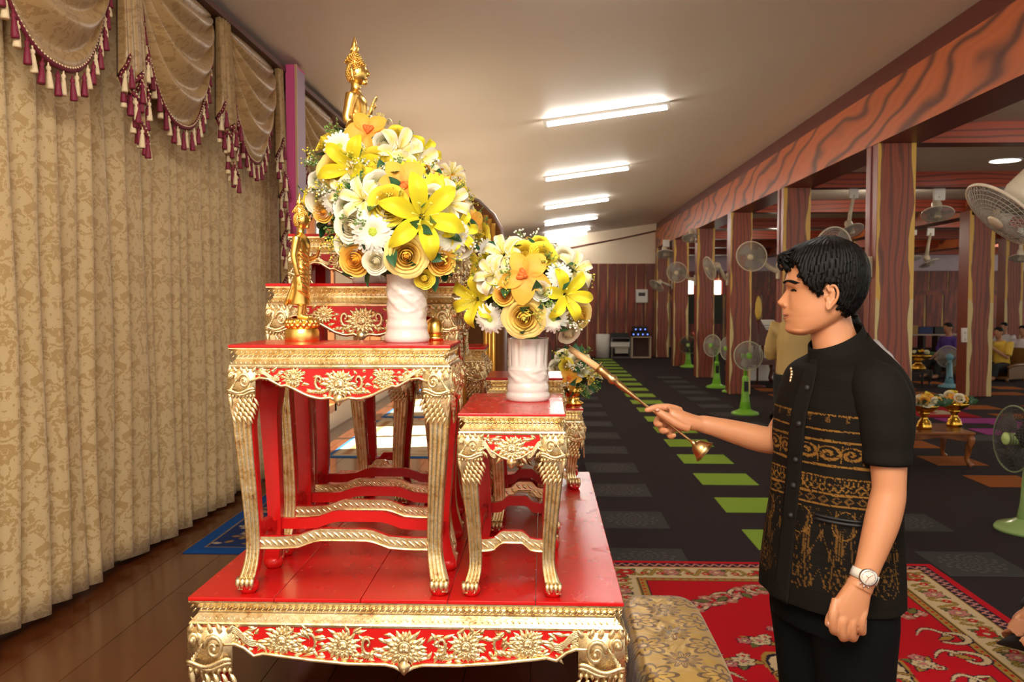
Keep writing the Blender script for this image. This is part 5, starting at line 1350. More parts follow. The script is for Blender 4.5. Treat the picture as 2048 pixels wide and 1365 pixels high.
for s in (1, -1):
    m.tube([face_pt(629.6-1.6*(q/6)**2, s*(.0005+.022*q/6), -.0002) for q in range(7)], [.0026, .0026, .0024, .0021, .0018, .0013, .0005], 8); m.tube([face_pt(637.2-2.6*(q/6)**2, s*(.0005+.019*q/6), -.0002) for q in range(7)], [.0032, .0032, .003, .0027, .0022, .0016, .0005], 8)
m.build('lips', plain('lip', (0.46, 0.15, 0.095), .4), MAN)
# --- hair: a shell following the skull, cut along the hairline, with loose strands
hl = [(470, 1500), (503, 1500), (514, 1562), (520, 1580), (530, 1594), (545, 1599), (560, 1603), (572, 1613), (580, 1622), (587, 1632), (589, 1664), (600, 1667), (612, 1674), (622, 1688), (632, 1703), (640, 1740)]
hm = MB(); n = 340; NL = 150; R_ = []; keep = []
for i in range(NL+1):
    y = 478+(640-478)*i/NL
    g = .0125-.005*smooth01((y-560)/70)+.004*math.exp(-((y-530)/30)**2)
    if y < 488:
        base = head_ring(488, g, n); zc = W(1655, y-3).z; t = (y-478)/10; q = math.sqrt(max(.0, t)); cf = sum(p[0] for p in base)/n
        ring = [(cf+(p[0]-cf)*q, p[1]*q, lerp(W(1655, 476).z, W(1655, 484).z, t)) for p in base]
    else: ring = [(p[0], p[1], W(1655, y-4*(1-smooth01((y-488)/60))).z) for p in head_ring(max(488, min(y, 634)), g, n)]
    R_.append([head_pt(p[0], p[1]+(.0013*math.sin(j*1.37+i*.10)+.0008*math.sin(j*2.5-i*.23))*math.copysign(1, p[1]), p[2]+.0006*math.sin(j*.8)) for j, p in enumerate(ring)])
    keep.append([(1655-p[0]*PXM) > interp(hl, y) and not (567 < y < 628 and 1638 < 1655-p[0]*PXM < 1667 and abs(p[1]) > .04) for p in ring])
vs = [p for r in R_ for p in r]; fs = []
for i in range(NL):
    for j in range(n):
        k = (j+1) % n
        if (keep[i][j] and keep[i+1][j]) and (keep[i][k] or keep[i+1][k]): fs.append((i*n+j, i*n+k, (i+1)*n+k, (i+1)*n+j))
hm.add(vs, fs); rnd = random.Random(4)
def strand(pts, r): hm.tube(cspline(pts, 8), [r*q for q in (.7, 1, 1, 1, .95, .85, .7, .45, .08)], 5)
for i in range(70):        # fringe swept forward
    s = rnd.uniform(-.055, .040); e = rnd.uniform(0, 1); y1 = 516+rnd.uniform(-8, 30)*(1-abs(s)/.09); fx = rnd.uniform(1561, 1580)+abs(s)*260
    strand([head_pt((1655-1612)/PXM, s*.8, W(1655, 494+rnd.uniform(-4, 8)).z), head_pt((1655-1584)/PXM, s*.95, W(1655, 503+rnd.uniform(-4, 8)).z), head_pt((1655-fx+3)/PXM, s, W(1655, (y1+500)/2+4).z), head_pt((1655-fx-4*e)/PXM, s*1.02, W(1655, y1).z), head_pt((1655-fx-9)/PXM, s, W(1655, y1+12*e).z)], rnd.uniform(.0022, .0042))
for i in range(170):       # strands over crown, sides and back for a soft edge
    y = rnd.uniform(484, 560); a = rnd.uniform(.9, 2*PI-.9); j = int(a/(2*PI)*n) % n; idx = lambda yy: R_[max(0, min(NL, int((yy-478)/162*NL)))][j]
    yl = y+rnd.uniform(30, 62)
    if yl > (626 if abs(a-PI) < 1.0 else 566): yl = 626 if abs(a-PI) < 1.0 else rnd.uniform(552, 566)
    o = (idx(y)-HC); o.z = 0; o = o.normalized()*rnd.uniform(.000, .0035)
    p = [idx(lerp(y, yl, t)) + o for t in (0, .33, .66, 1)]
    if all((Vector(q)-HC).length > .05 for q in p): strand(p, rnd.uniform(.0014, .0026))
for i in range(NL):
    y = 478+162*i/NL
    for j in range(n):
        if keep[i][j] and not (keep[i][(j+1) % n] and keep[i][(j-1) % n] and keep[min(NL, i+1)][j]) and 512 < y < 632 and rnd.random() < .55:
            p = R_[i][j]; c = Vector((HC.x, HC.y, p.z)); o = (p-c).normalized(); q = min(NL, i+rnd.randint(3, 8)); e = R_[q][(j+rnd.randint(-6, 6)) % n]-o*.007
            u = R_[max(0, i-12)][j]; hm.tube([u+o*.0005, p+o*.0004, p.lerp(e, .6)-o*.001, e], [.0012, .0016, .0011, .0003], 4)
ho = hm.build('hair', HAIR, MAN); modify(ho, ('SOLIDIFY', dict(thickness=.006, offset=-1)))
# --- woven shirt: torso with the gold pattern as vertex colours
def shirt_cloth():
    prof = [(690, 1676, .070, .068), (700, 1678, .076, .080), (710, 1681, .083, .104), (722, 1684, .094, .138), (736, 1687, .104, .166), (752, 1688, .112, .184), (772, 1688, .120, .196), (800, 1684, .128, .200), (850, 1680, .135, .200), (930, 1674, .136, .192), (1010, 1667, .137, .188), (1090, 1664, .146, .192), (1150, 1662, .154, .198), (1186, 1661, .158, .200)]
    n, L = 340, 300; V = np.zeros((L+1, n, 3)); U = np.zeros((L+1, n)); ZP = np.zeros((L+1, n))
    for i in range(L+1):
        y = 690+(1186-690)*(i/L); cx, a, b = [spl([(p[0], p[q]) for p in prof], y) for q in (1, 2, 3)]
        c = W(cx, y, Y0+.02); ring = oval(c, a, b, n, 2.25)
        for j, p in enumerate(ring):
            t = 2*PI*j/n; fold = .0035*math.sin(7*t+y*.012)*smooth01((y-800)/250)+.0025*math.sin(11*t-y*.02+1)*smooth01((y-760)/100)
            fold += .004*math.exp(-((y-905)/26)**2)*math.sin(5*t+y*.05)
            d = (p-c); d.z = 0; d = d.normalized(); p = p+d*fold
            p.z += -.034*math.cos(t)*(1-smooth01((y-690)/60))
            V[i, j] = p
            tt = t if t < PI else t-2*PI; U[i, j] = tt*0.165; ZP[i, j] = y
    C = np.empty((L+1, n, 3)); C[:] = (.0085, .0062, .0046); G = np.array((.20, .095, .018)); G2 = np.array((.11, .052, .012))
    stripe = (np.sin(ZP*1.15) > .2); C[stripe] *= .75
    rg = np.random.default_rng(3); nz_ = rg.random(C.shape[:2])
    au = np.abs(U); u = U; front = au < .30
    y = ZP
    def put(mask, col, p=.82): C[mask & (nz_ < p) & front & (au > .016)] = col
    for yy, w, p in ((818, 1.6, .7), (846, 1.8, .85), (866, 2.2, .9), (912, 2.2, .9), (934, 1.6, .7), (964, 2.2, .9), (985, 1.8, .9)): put(np.abs(y-yy-2.0*np.sin(u*60)*.2) < w, G, p)
    # scroll band
    q = (u/.058) % 1; r1 = np.hypot((q-.5)*2.0, (y-889)/13.5); sw = np.arctan2((y-889)/13.5, (q-.5)*2.0)
    put((np.abs(y-889) < 16) & (np.sin(sw*1.0+r1*8.5) > -.1) & (r1 < 1.12), G); put((np.abs(y-889) < 16) & (np.abs(q-.02) < .05), G)
    put((np.abs(y-826) < 6) & (np.abs(((u/.05) % 1)-.5) < .12), G2, .6)
    # small diamonds and beads
    q = (u/.020) % 1; put((np.abs(y-952) < 8) & (np.abs(np.abs(q-.5)*16-np.abs(y-952)) < 2.2), G, .7)
    q = (u/.034) % 1; put((np.abs(y-975) < 8) & (np.abs(np.abs(q-.5)*18+np.abs(y-975)-6) < 2), G2, .8)
    q = (u/.012) % 1; put((np.abs(y-941) < 4) & (q < .3), G, .7)
    # large figured field below, fading out towards the hem
    per = .118; q = ((u+.03)/per) % 1; qq = np.abs(q-.5)*2; yy = (y-990)
    f1 = np.abs(np.sin(yy*.045+qq*4.2)*np.cos(qq*6-yy*.02)); f2 = np.abs(np.sin(yy*.09-qq*9.0))
    fig = (yy > 4) & (yy < 165-22*qq)
    put(fig & (f1 < .045), G2, .9); put(fig & (f2 < .05) & (qq < .5), G2*.7, .8)
    put(fig & (np.abs(qq-.30-.0022*np.abs(yy-60)) < .024), G2, .9); put(fig & (yy > 40) & (yy < 95) & (np.abs(((qq*9) % 1)-.5) < .12) & (qq < .5), G2, .85)
    put(fig & (np.hypot(qq*1.4, (yy-30)/34) > .72) & (np.hypot(qq*1.4, (yy-30)/34) < .77), G, .9)
    put(fig & (yy > 105) & (np.sin(qq*26)*np.sin(yy*.38) > .6) & (qq < .7), G2, .8)
    me = bpy.data.meshes.new('shirt'); fs = []
    for i in range(L):
        for j in range(n): k = (j+1) % n; fs.append((i*n+j, i*n+k, (i+1)*n+k, (i+1)*n+j))
    me.from_pydata(V.reshape(-1, 3).tolist(), [], fs)
    ca = me.color_attributes.new('weave', 'FLOAT_COLOR', 'POINT'); rgba = np.ones(((L+1)*n, 4), np.float32); rgba[:, :3] = C.reshape(-1, 3); ca.data.foreach_set('color', rgba.ravel())
    me.polygons.foreach_set('use_smooth', [True]*len(fs)); me.materials.append(SHIRTW); return me
def m_shirt():
    k = NT('woven_shirt'); c = k.n('ShaderNodeAttribute', attribute_name='weave').outputs['Color']; k.inp('Base Color', c); k.inp('Roughness', .8); k.inp('Specular IOR Level', .1)
    k.bump(k.wave(k.coord('Object'), 160, 1, 1, 1, 'Z'), .12, .001); return k.m
SHIRTW = m_shirt(); SHIRTP = plain('black_brown_cloth', (0.0085, 0.0064, 0.0050), .85, 0, .25, 40, .1, 300, spec=.12)
SH = link('shirt', shirt_cloth(), MAN); modify(SH, ('SOLIDIFY', dict(thickness=.004, offset=-1)))
# sleeves
def sleeve(pts, rad, nm='sleeve'):
    m = MB(); P_ = cspline(pts, 26); m.tube(P_, [spl(list(enumerate(rad)), i/26*(len(rad)-1))*(1+.02*math.sin(i*1.1)) for i in range(27)], 32, cap=False); o = m.build(nm, SHIRTP, SH); modify(o, ('SOLIDIFY', dict(thickness=.003, offset=-1)))
sleeve([W(1726, 752, YL+.12), W(1747, 765, YL+.060), W(1764, 792, YL+.02), W(1772, 840, YL+.004), W(1774, 890, YL), W(1774, 930, YL-.003)], [.040, .058, .066, .063, .058, .055])
sleeve([W(1640, 748, YR-.02), W(1616, 768, YR+.035), W(1603, 795, YR+.04), W(1588, 826, YR+.03), W(1572, 852, YR+.018)], [.04, .054, .060, .057, .054])
# mandarin collar
m = MB(); cr = []
for t in np.linspace(0, 1, 7):
    cc = W(lerp(1677, 1671, t), lerp(706, 672, t), Y0+.016); fr = []
    for j in range(60):
        a = 2*PI*j/60; p = cc+FW*(lerp(.075, .068, t)*math.cos(a))+LS*(lerp(.074, .066, t)*math.sin(a)); p.z += -.034*math.cos(a)
        fr.append(p)
    cr.append(fr)
m.loft(cr, False); o = m.build('collar', SHIRTP, SH); modify(o, ('SOLIDIFY', dict(thickness=.005, offset=0)))
# placket, buttons, pocket welt, brooch
def torso_pt(t, y, out=0.0):
    prof = [(690, 1676, .070, .068), (700, 1678, .076, .080), (710, 1681, .083, .104), (722, 1684, .094, .138), (736, 1687, .104, .166), (752, 1688, .112, .184), (772, 1688, .120, .196), (800, 1684, .128, .200), (850, 1680, .135, .200), (930, 1674, .136, .192), (1010, 1667, .137, .188), (1090, 1664, .146, .192), (1150, 1662, .154, .198), (1186, 1661, .158, .200)]
    cx, a, b = [spl([(p[0], p[q]) for p in prof], y) for q in (1, 2, 3)]; c = W(cx, y, Y0+.02); e = 2.25; ca, sa = math.cos(t), math.sin(t)
    return c+FW*((a+out)*math.copysign(abs(ca)**(2/e), ca))+LS*((b+out)*math.copysign(abs(sa)**(2/e), sa))+Vector((0, 0, -.034*math.cos(t)*(1-smooth01((y-690)/60))))
m = MB(); m.patch(lambda u, v: torso_pt(lerp(-.10, .13, u), lerp(692, 1187, v), .0055), 6, 60); o = m.build('placket', SHIRTP, SH); modify(o, ('SOLIDIFY', dict(thickness=.003)))
for y in (772, 842, 912, 962, 1020): m = MB(); m.ball(torso_pt(.04, y, .008), (.008, .008, .008), 12, 8); m.build('button', plain('black_cloth_button', (.012, .010, .010), .6), SH)
m = MB(); m.tube([torso_pt(lerp(.42, 1.15, q/10), 1013+3*q/10, .006) for q in range(11)], .0045, 6); m.tube([torso_pt(lerp(.42, 1.15, q/10), 1006+3*q/10, .006) for q in range(11)], .0035, 6); m.build('pocket_welt', plain('black_welt', (.008, .007, .008), .6), SH)
m = MB(); bc = torso_pt(-.34, 752, .008)
for i in range(5): m.ball(bc+Vector((.002*math.sin(i), 0, .016-.008*i)), (.005-.0005*abs(i-2), .004, .005), 8, 6)
m.build('brooch', plain('enamel_gold_pin', (.85, .60, .35), .25, .8), SH)
# trousers
m = MB(); rr = []
for y, a, b in ((1150, .124, .172), (1180, .128, .176), (1215, .132, .178), (1240, .132, .178)): rr.append(oval(W(1664, y, Y0+.02), a, b, 48, 2.3))
m.loft(rr)
for s in (-1, 1):
    h, k_, a_ = LEGC[s]
    m.tube([h+Vector((0,0,.06)), h-Vector((0,0,.05)), h.lerp(k_, .5), k_, k_.lerp(a_, .5), a_-Vector((0,0,.03))], [.108, .112, .100, .086, .080, .080], 32)
o = m.build('trousers', plain('black_trouser_cloth', (.004, .004, .0045), .85, 0, .2, 20, spec=.08), MAN, True, True); modify(o, ('REMESH', dict(mode='VOXEL', voxel_size=.006)), ('SMOOTH', dict(factor=.5, iterations=4)))
# --- watch
wc = W(1729, 1152, YL-.042); ax = (W(1737, 1130, YL-.038)-W(1722, 1168, YL-.044)).normalized()
WT = thing('wristwatch', 'white leather strapped watch on the left wrist of the man', 'watch', wc)
q = ax.to_track_quat('Z', 'Y').to_matrix().to_4x4()
m = MB(); m.lathe([(.0305, -.011), (.0325, -.011), (.0330, 0), (.0325, .011), (.0305, .011)], 40, cap=False); o = m.build('strap', plain('white_leather', (.62, .58, .50), .5, 0, .15, 60), WT); o.matrix_local = q
fd = (Vector((-.10, -1, .22))).normalized(); fd = (fd-ax*fd.dot(ax)).normalized(); Mf = fd.to_track_quat('Z', 'Y').to_matrix().to_4x4(); Mf.translation = fd*.033
SILV = plain('steel', (.75, .73, .70), .25, 1.0)
m = MB(); m.lathe([(.0, -.003), (.0205, -.003), (.0215, .003), (.019, .008), (.0165, .008)], 36, cap=False); o = m.build('case', SILV, WT); o.matrix_local = Mf
m = MB(); m.lathe([(0, .006), (.0166, .006), (.0168, .0055)], 32); 
o2 = m.build('dial', plain('pale_dial', (.72, .62, .52), .4), WT); o2.matrix_local = Mf
m = MB(); 
for a, l in ((.6, .011), (2.4, .008), (4.1, .013)): m.tube([(0, 0, .0068), (l*math.cos(a), l*math.sin(a), .0068)], .0006, 4)
for i in range(12): a = PI*i/6; m.tube([(.0135*math.cos(a), .0135*math.sin(a), .0066), (.0155*math.cos(a), .0155*math.sin(a), .0066)], .0005, 4)
m.build('hands', plain('copper_hand', (.55, .18, .08), .3, .6), o2)
m = MB()
for a in (-.45, 0, .45): m.tube([(.021*math.cos(a+PI*1.35), .021*math.sin(a+PI*1.35), .002), (.0255*math.cos(a+PI*1.35), .0255*math.sin(a+PI*1.35), .002)], .0022 if a == 0 else .0016, 7)
m.build('crown', SILV, o)
# --- candle lighter rod with bell-shaped snuffer, held in the right hand
tip = W(1139, 697, YG+.03); col = W(1197, 737, YG+.014); grip = W(1256, 783, YG+.008); mid = W(1330, 842, YG-.002); bel = W(1385, 885, YG-.006)
LT = thing('candle_lighter', 'brass rod with a wax taper and bell snuffer held by the man', 'candle lighter', mid)
def loc(p): return p-mid
def along(a, b, t): return loc(a.lerp(b, t))
m = MB(); m.tube([loc(tip), along(tip, col, .5), loc(col)], [.0085, .0095, .0105], 14); m.build('taper', plain('cream_taper', (.78, .48, .22), .45), LT)
m = MB(); m.tube([along(tip, col, .955), along(tip, col, .965), along(tip, col, .985), loc(col)], [.004, .020, .020, .006], 18); m.build('drip_pan', BRASS, LT)
m = MB(); a, b = col, bel
prof = [(0, .012), (.03, .0125), (.09, .0120), (.12, .0098), (.135, .0135), (.155, .0145), (.175, .0125), (.19, .0085), (.22, .0095), (.30, .0075), (.40, .0055), (.415, .0048), (.42, .0038), (.6, .0034), (.95, .0034), (1.0, .0040)]
m.tube([along(a, b, t) for t, r in prof], [r for t, r in prof], 14); m.build('rod', BRASS, LT)
d = (W(1400, 897, YG-.008)-mid-loc(bel)).normalized()
m = MB(); o0 = loc(bel); prof = [(-.004, .004), (0, .007), (.004, .006), (.008, .012), (.014, .0185), (.024, .0235), (.032, .0265), (.042, .034), (.044, .0345), (.040, .031), (.030, .024), (.014, .016), (.009, .004)]
m.tube([o0+d*t for t, r in prof], [r for t, r in prof], 24); m.build('snuffer_bell', BRASS, LT)
# ------------------------------------------------------------------ fans
def cage_mesh(nm, R, mat, depth=.10, rings=9, spokes=44, wire=.0016, rim=.012, n=48):
    m = MB()
    def prof(t): return (R*(.16+.84*t), depth*(1-t**2.2)*.5)
    for sgn in (-1, 1):
        for q in range(rings): t = q/(rings-1); r, z = prof(t); m.tube([(r*math.cos(2*PI*j/n), r*math.sin(2*PI*j/n), sgn*z) for j in range(n+1)], wire, 4, cap=False)
        for j in range(spokes): a = 2*PI*j/spokes; m.tube([(prof(t)[0]*math.cos(a+.5*(1-t)), prof(t)[0]*math.sin(a+.5*(1-t)), sgn*prof(t)[1]) for t in (0, .3, .6, .85, 1)], wire, 4, cap=False)
    return m.mesh(nm, mat)
def rim_mesh(R, w, mat, n=48):
    m = MB(); m.tube([(R*math.cos(2*PI*j/n), R*math.sin(2*PI*j/n), 0) for j in range(n+1)], w, 8, cap=False); return m.mesh('rim', mat)
def blade_mesh(R, mat):
    m = MB()
    def fn(u, v): r = .05+(R*.84-.05)*v; a = (u-.5)*(1.25-.25*v)+.35*v; return (r*math.cos(a), r*math.sin(a), .045*(u-.5)*(1-.3*v))
    m.patch(fn, 6, 6); return m.mesh('blade', mat)
def hub_mesh(r, mat): m = MB(); m.lathe([(0, .06), (r*.8, .06), (r, .052), (r, .045), (r*.9, -.02)], 24); return m.mesh('hub_cap', mat)
GREYB = plain('translucent_grey_blade', (.28, .25, .22), .3); SMOKE = plain('smoke_blade', (.06, .055, .05), .25); IVORY = plain('ivory_wire', (.66, .58, .46), .35); GWIRE = plain('grey_wire', (.42, .40, .36), .35)
DKW = plain('dark_wire', (.05, .045, .04), .3)
FAN = {}
for key, R, wm, rm, bm, hm in (('beige', .20, GWIRE, IVORY, GREYB, BEIGE), ('green', .20, GWIRE, plain('pale_rim', (.52, .56, .40), .35), GREYB, GREENP), ('dark', .215, DKW, plain('olive_rim', (.20, .26, .12), .3), SMOKE, PALEGREEN), ('blue', .2, GWIRE, GWIRE, GREYB, BEIGE)):
    FAN[key] = (cage_mesh('cage', R, wm), rim_mesh(R, .008 if key != 'dark' else .006, rm), blade_mesh(R, bm), hub_mesh(.042, hm))
def fan_head(T, key, loc, direction, motor_mat, scale=1.0):
    cage, rim, blade, hub = FAN[key]; M = look(loc, direction, 0, scale)
    c = link('cage', cage, T, M); link('rim', rim, T, M); link('hub_cap', hub, T, M)
    for i in range(3): link('blade', blade, T, M @ Matrix.Rotation(2*PI*i/3, 4, 'Z'))
    m = MB(); m.lathe([(0, -.20), (.045, -.195), (.062, -.16), (.066, -.10), (.055, -.055), (.03, -.04), (0, -.04)], 22); o = m.build('motor_housing', motor_mat, T); o.matrix_local = M
def wall_fan(label, centre, direction, mount, scale=1.0, key='beige'):
    T = thing('wall_fan', label, 'fan', mount, 0, 'beige fans mounted on columns and beams'); mt = Vector(mount); c = Vector(centre)-mt
    d = Vector(direction).normalized(); fan_head(T, key, c, d, BEIGE, scale)
    b = c-d*.17*scale; m = MB(); m.tube(cspline([b, b*.6+Vector((0,0,-.03)), b*.25+Vector((0,0,-.05)), (0,0,-.02)], 8), [.030*scale, .026*scale, .028*scale, .03*scale, .032*scale, .034*scale, .036*scale, .04*scale, .045*scale], 10); m.build('bracket_arm', BEIGE, T)
    m = MB(); m.box(-.012, .03, -.05*scale, .05*scale, -.14*scale, .07*scale); o = m.build('wall_plate', BEIGE, T, False); modify(o, ('BEVEL', dict(width=.012, segments=3)))
    return T
def col_fan(label, px, py, Y, direction, mpx, mpy, mY, scale=1.0):
    c = at_y(px, py, Y); mt = at_x(mpx, mpy, 3.145); wall_fan(label, c, direction, (3.145, mY, mt.z if abs(mt.y-mY) < 3 else c.z-.1), scale)
col_fan('beige column fan tilted down, nearest of those left of the head of the man', 1503, 513, 11.6, (-.45, -.85, -.25), 1540, 540, 11.75)
col_fan('beige column fan seen edge on, second from the main pillar row front', 1419, 537, 14.75, (-.93, -.25, -.3), 1446, 556, 14.95)
col_fan('beige column fan facing the aisle, on the third column from the back', 1354, 545, 18.0, (-.35, -.9, -.15), 1372, 560, 18.15, 1.05)
col_fan('small beige fan tilted down on the farthest aisle column', 1313, 572, 21.1, (-.6, -.4, -.7), 1328, 570, 21.35, .95)
col_fan('large pale fan half hidden behind the hair of the man', 1667, 497, 8.30, (-.30, .92, .10), 1716, 530, 8.5, 1.0)
# orbit fans hanging from the beams
def orbit_fan(label, px, py, Y, direction, topz, scale=1.0):
    c = at_y(px, py, Y); T = thing('orbit_fan', label, 'fan', (c.x+.03, c.y+.03, topz), 0, 'fans hanging from the hall beams'); d = Vector(direction).normalized(); cl = c-Vector(T.location)
    fan_head(T, 'beige', cl, d, BEIGE, scale)
    b = cl-d*.13*scale; m = MB(); m.box(-.075*scale, .075*scale, -.02, .03, -.16*scale, 0); o = m.build('yoke', WHITE, T, False); modify(o, ('BEVEL', dict(width=.01, segments=2)))
    m = MB(); m.tube([(0, 0, -.10*scale), b*.6, b], [.03*scale, .03*scale, .04*scale], 10); m.build('swivel_arm', BEIGE, T)
orbit_fan('ceiling fan tilted down under the second hall beam, right of the near column', 1875, 428, 11.74, (-.10, -.42, -.9), 3.10, 1.0)
orbit_fan('small hanging fan farther back between the hall columns', 1858, 527, 18.14, (.3, -.3, -.9), 3.10, 1.0)
orbit_fan('hanging fan just right of the near column, far down the hall', 1824, 518, 18.14, (.1, -.3, -.95), 3.10, .9)
orbit_fan('hanging fan at the right edge beyond the far column', 2040, 517, 18.14, (-.2, -.3, -.95), 3.10, 1.0)
orbit_fan('hanging fan high between the two farthest aisle columns', 1330, 508, 21.34, (0, -.4, -.9), 3.10, 1.1)
orbit_fan('hanging fan seen above the head of the man beside the near column', 1703, 462, 11.74, (.2, -.5, -.85), 3.10, .8)
orbit_fan('hanging fan in the gap right of the second farthest aisle column', 1384, 476, 18.14, (0, -.4, -.9), 3.10, 1.0)
# big beige fan at the right edge
c = at_y(2007, 430, 4.7)
T = wall_fan('large beige wall fan with open grille at the upper right edge', c, (-.72, -.01, -.73), (c.x+.42, c.y+.30, c.z+.06), 1.12)
m = MB(); m.lathe([(0, -.32), (.06, -.31), (.085, -.25), (.088, -.12), (.07, -.06)], 24); o = m.build('motor_cover', BEIGE, T); o.matrix_local = look(Vector(c)-Vector(T.location), (-.72, -.01, -.73), 0, 1.12)
bd = Vector((-.52, -.83, .1)).normalized(); bc = Vector(c)-Vector(T.location)-Vector((-.72, -.01, -.73)).normalized()*.21+bd*.096
m = MB(); m.lathe([(0, .002), (.014, .002)], 20, cap=True); m.tube([(.020*math.cos(2*PI*j/24), .020*math.sin(2*PI*j/24), .002) for j in range(25)], .005, 6, cap=False); o = m.build('badge', plain('red_badge', (.45, .06, .05), .4), T); o.matrix_local = look(bc, bd)
m = MB(); cl = Vector((.42, .30, .06)); m.tube([(0, 0, 0), (.3, 0, .3), (3.17-c.x-.42 if c.x < 2.6 else .55, 0, .6)], .03, 8); m.build('bracket_arm', BEIGE, T)
# pedestal fans
def pedestal_fan(label, x, y, head_z, direction, key, mat, base_r=.19, scale=1.0, pole_mat=None):
    T = thing('pedestal_fan', label, 'fan', (x, y, 0), 0, 'pedestal fans'); pole_mat = pole_mat or mat
    m = MB(); m.lathe([(0, 0), (base_r, 0), (base_r, .018), (base_r*.93, .035), (base_r*.6, .055), (base_r*.35, .085), (0.0, .09)], 32); m.build('base', mat, T)
    m = MB(); m.tube([(0, 0, .05), (0, 0, .20), (0, 0, .45), (0, 0, head_z-.32), (0, 0, head_z-.28)], [.085, .06, .045, .05, .03], 16); m.build('pole', pole_mat, T)
    m = MB(); m.box(-.03, .03, -.062, -.045, head_z-.50, head_z-.36); m.build('control_panel', BLACK, T, False)
    d = Vector(direction).normalized(); hz = Vector((0, 0, head_z)); m = MB(); m.tube([(0, 0, head_z-.30), (0, 0, head_z-.12), hz-d*.02], [.026, .026, .04], 10); m.build('neck', mat, T)
    fan_head(T, key, hz+d*.13, d, mat, scale); return T
def ped(label, px, py_base, head_py, direction, key='green', mat=GREENP, **kw):
    g = at_z(px, py_base, 0); hz = at_y(px, head_py, g.y).z; return pedestal_fan(label, g.x, g.y, hz, direction, key, mat, **kw)
ped('lime pedestal fan facing the camera, nearest of the green fans', 1490, 829, 712, (.05, -1, .05))
ped('lime pedestal fan turned sideways just behind the nearest green fan', 1466, 785, 698, (-.9, -.45, .05))
ped('lime pedestal fan beside the middle column', 1433, 776, 692, (-.75, -.6, .05))
ped('pale green pedestal fan behind the others beside a column', 1412, 753, 700, (-.3, -1, .05), mat=PALEGREEN)
ped('small dark pedestal fan between the far aisle columns', 1376, 735, 690, (-.2, -1, 0), key='dark', mat=GREENP)
ped('pale blue pedestal fan in front of the seated man in purple', 1898, 775, 715, (.2, 1, 0), key='blue', mat=plain('pale_blue_plastic', (.16, .38, .50), .3))
g = at_z(2058, 1062, 0)
pedestal_fan('dark caged pedestal fan with pale green hub at the right edge', g.x, g.y, at_y(2056, 880, g.y).z, (-1, -.07, .05), 'dark', plain('pale_olive_plastic', (.30, .46, .16), .2), base_r=.22, scale=1.06)
# ------------------------------------------------------------------ things in the hall
# gold brocade covered kneeling stool beside the altar
def m_brocade():
    k = NT('gold_brocade'); co = k.coord('UV'); U, V, _ = k.xyz(co)
    def cell(x, sc, off): return k.math('SUBTRACT', k.math('FRACT', k.math('MULTIPLY_ADD', x, sc, off)), .5)
    tot = None
    for sc, off, n, r0 in ((4.6, 0.0, 8, .33), (4.6, .5, 12, .24)):
        a, b = cell(U, sc, off), cell(V, sc, off)
        r = k.math('SQRT', k.math('ADD', k.math('MULTIPLY', a, a), k.math('MULTIPLY', b, b))); t = k.math('ARCTAN2', b, a)
        pet = k.math('MULTIPLY_ADD', k.math('ABSOLUTE', k.math('COSINE', k.math('MULTIPLY', t, n/2))), .14, r0-.12)
        ring = k.math('LESS_THAN', k.math('ABSOLUTE', k.math('SUBTRACT', r, pet)), .035); cen = k.math('LESS_THAN', k.math('ABSOLUTE', k.math('SUBTRACT', r, .07)), .025)
        sp = k.math('MULTIPLY', k.math('GREATER_THAN', k.math('COSINE', k.math('MULTIPLY', t, n)), .75), k.math('LESS_THAN', k.math('ABSOLUTE', k.math('SUBTRACT', r, .15)), .06))
        f = k.math('MAXIMUM', k.math('MAXIMUM', ring, cen), sp); tot = f if tot is None else k.math('MAXIMUM', tot, f)
    k.inp('Base Color', k.mix(tot, (.56, .34, .05), (.17, .08, .015))); k.inp('Metallic', .5); k.inp('Roughness', .34); k.inp('Sheen Weight', .2)
    k.bump(k.noise(k.coord('Object'), 9, 2, .5, 1.2), .6, .02); return k.m
BROC = m_brocade()
sx0, sx1, sy0, sy1, sz = .29, .585, 2.45, 3.33, .47
ST = thing('kneeling_stool', 'low stool draped with gold floral brocade beside the red base table', 'stool', ((sx0+sx1)/2, (sy0+sy1)/2, .014))
w, l = (sx1-sx0)/2, (sy1-sy0)/2; vs = []; uv = []; fs = []; NU, NV = 72, 26
for j in range(NV+1):
    t = j/NV
    for i in range(NU):
        a = 2*PI*i/NU; ca, sa = math.cos(a), math.sin(a); e = 5.0
        q = min(1, t*2.1); x = w*math.copysign(abs(ca)**(2/e), ca); y = l*math.copysign(abs(sa)**(2/e), sa)
        if t < .476: s = t/.476; s2 = math.sin(s*PI/2*.97)**.8; X, Y = x*s2*.97, y*s2*.985; z = sz-.014-.045*(s**5)
        else:
            s = (t-.476)/.524; fl = 1+.16*s; ripple = .016*s*math.sin(9*a+.6)+.008*s*math.sin(17*a); X, Y = x*fl*.985+ripple*ca, y*(1+.04*s)+ripple*sa; z = (sz-.059)*(1-s)+.002
        vs.append((X, Y, z)); uv.append((X+(.0 if t < .476 else ca*(sz-z)*.8), Y+(0 if t < .476 else sa*(sz-z)*.8)))
for j in range(NV):
    for i in range(NU): k = (i+1) % NU; fs.append((j*NU+i, j*NU+k, (j+1)*NU+k, (j+1)*NU+i))
m = MB(); m.add(vs, fs); me = m.mesh('brocade_cloth', BROC); set_uv(me, uv); o = link('brocade_cloth', me, ST); modify(o, ('SOLIDIFY', dict(thickness=.003)))
m = MB(); m.box(-w*.86, w*.86, -l*.9, l*.9, .03, sz-.07); o = m.build('stool_body', plain('stool_wood', (.12, .05, .02), .5), ST, False)
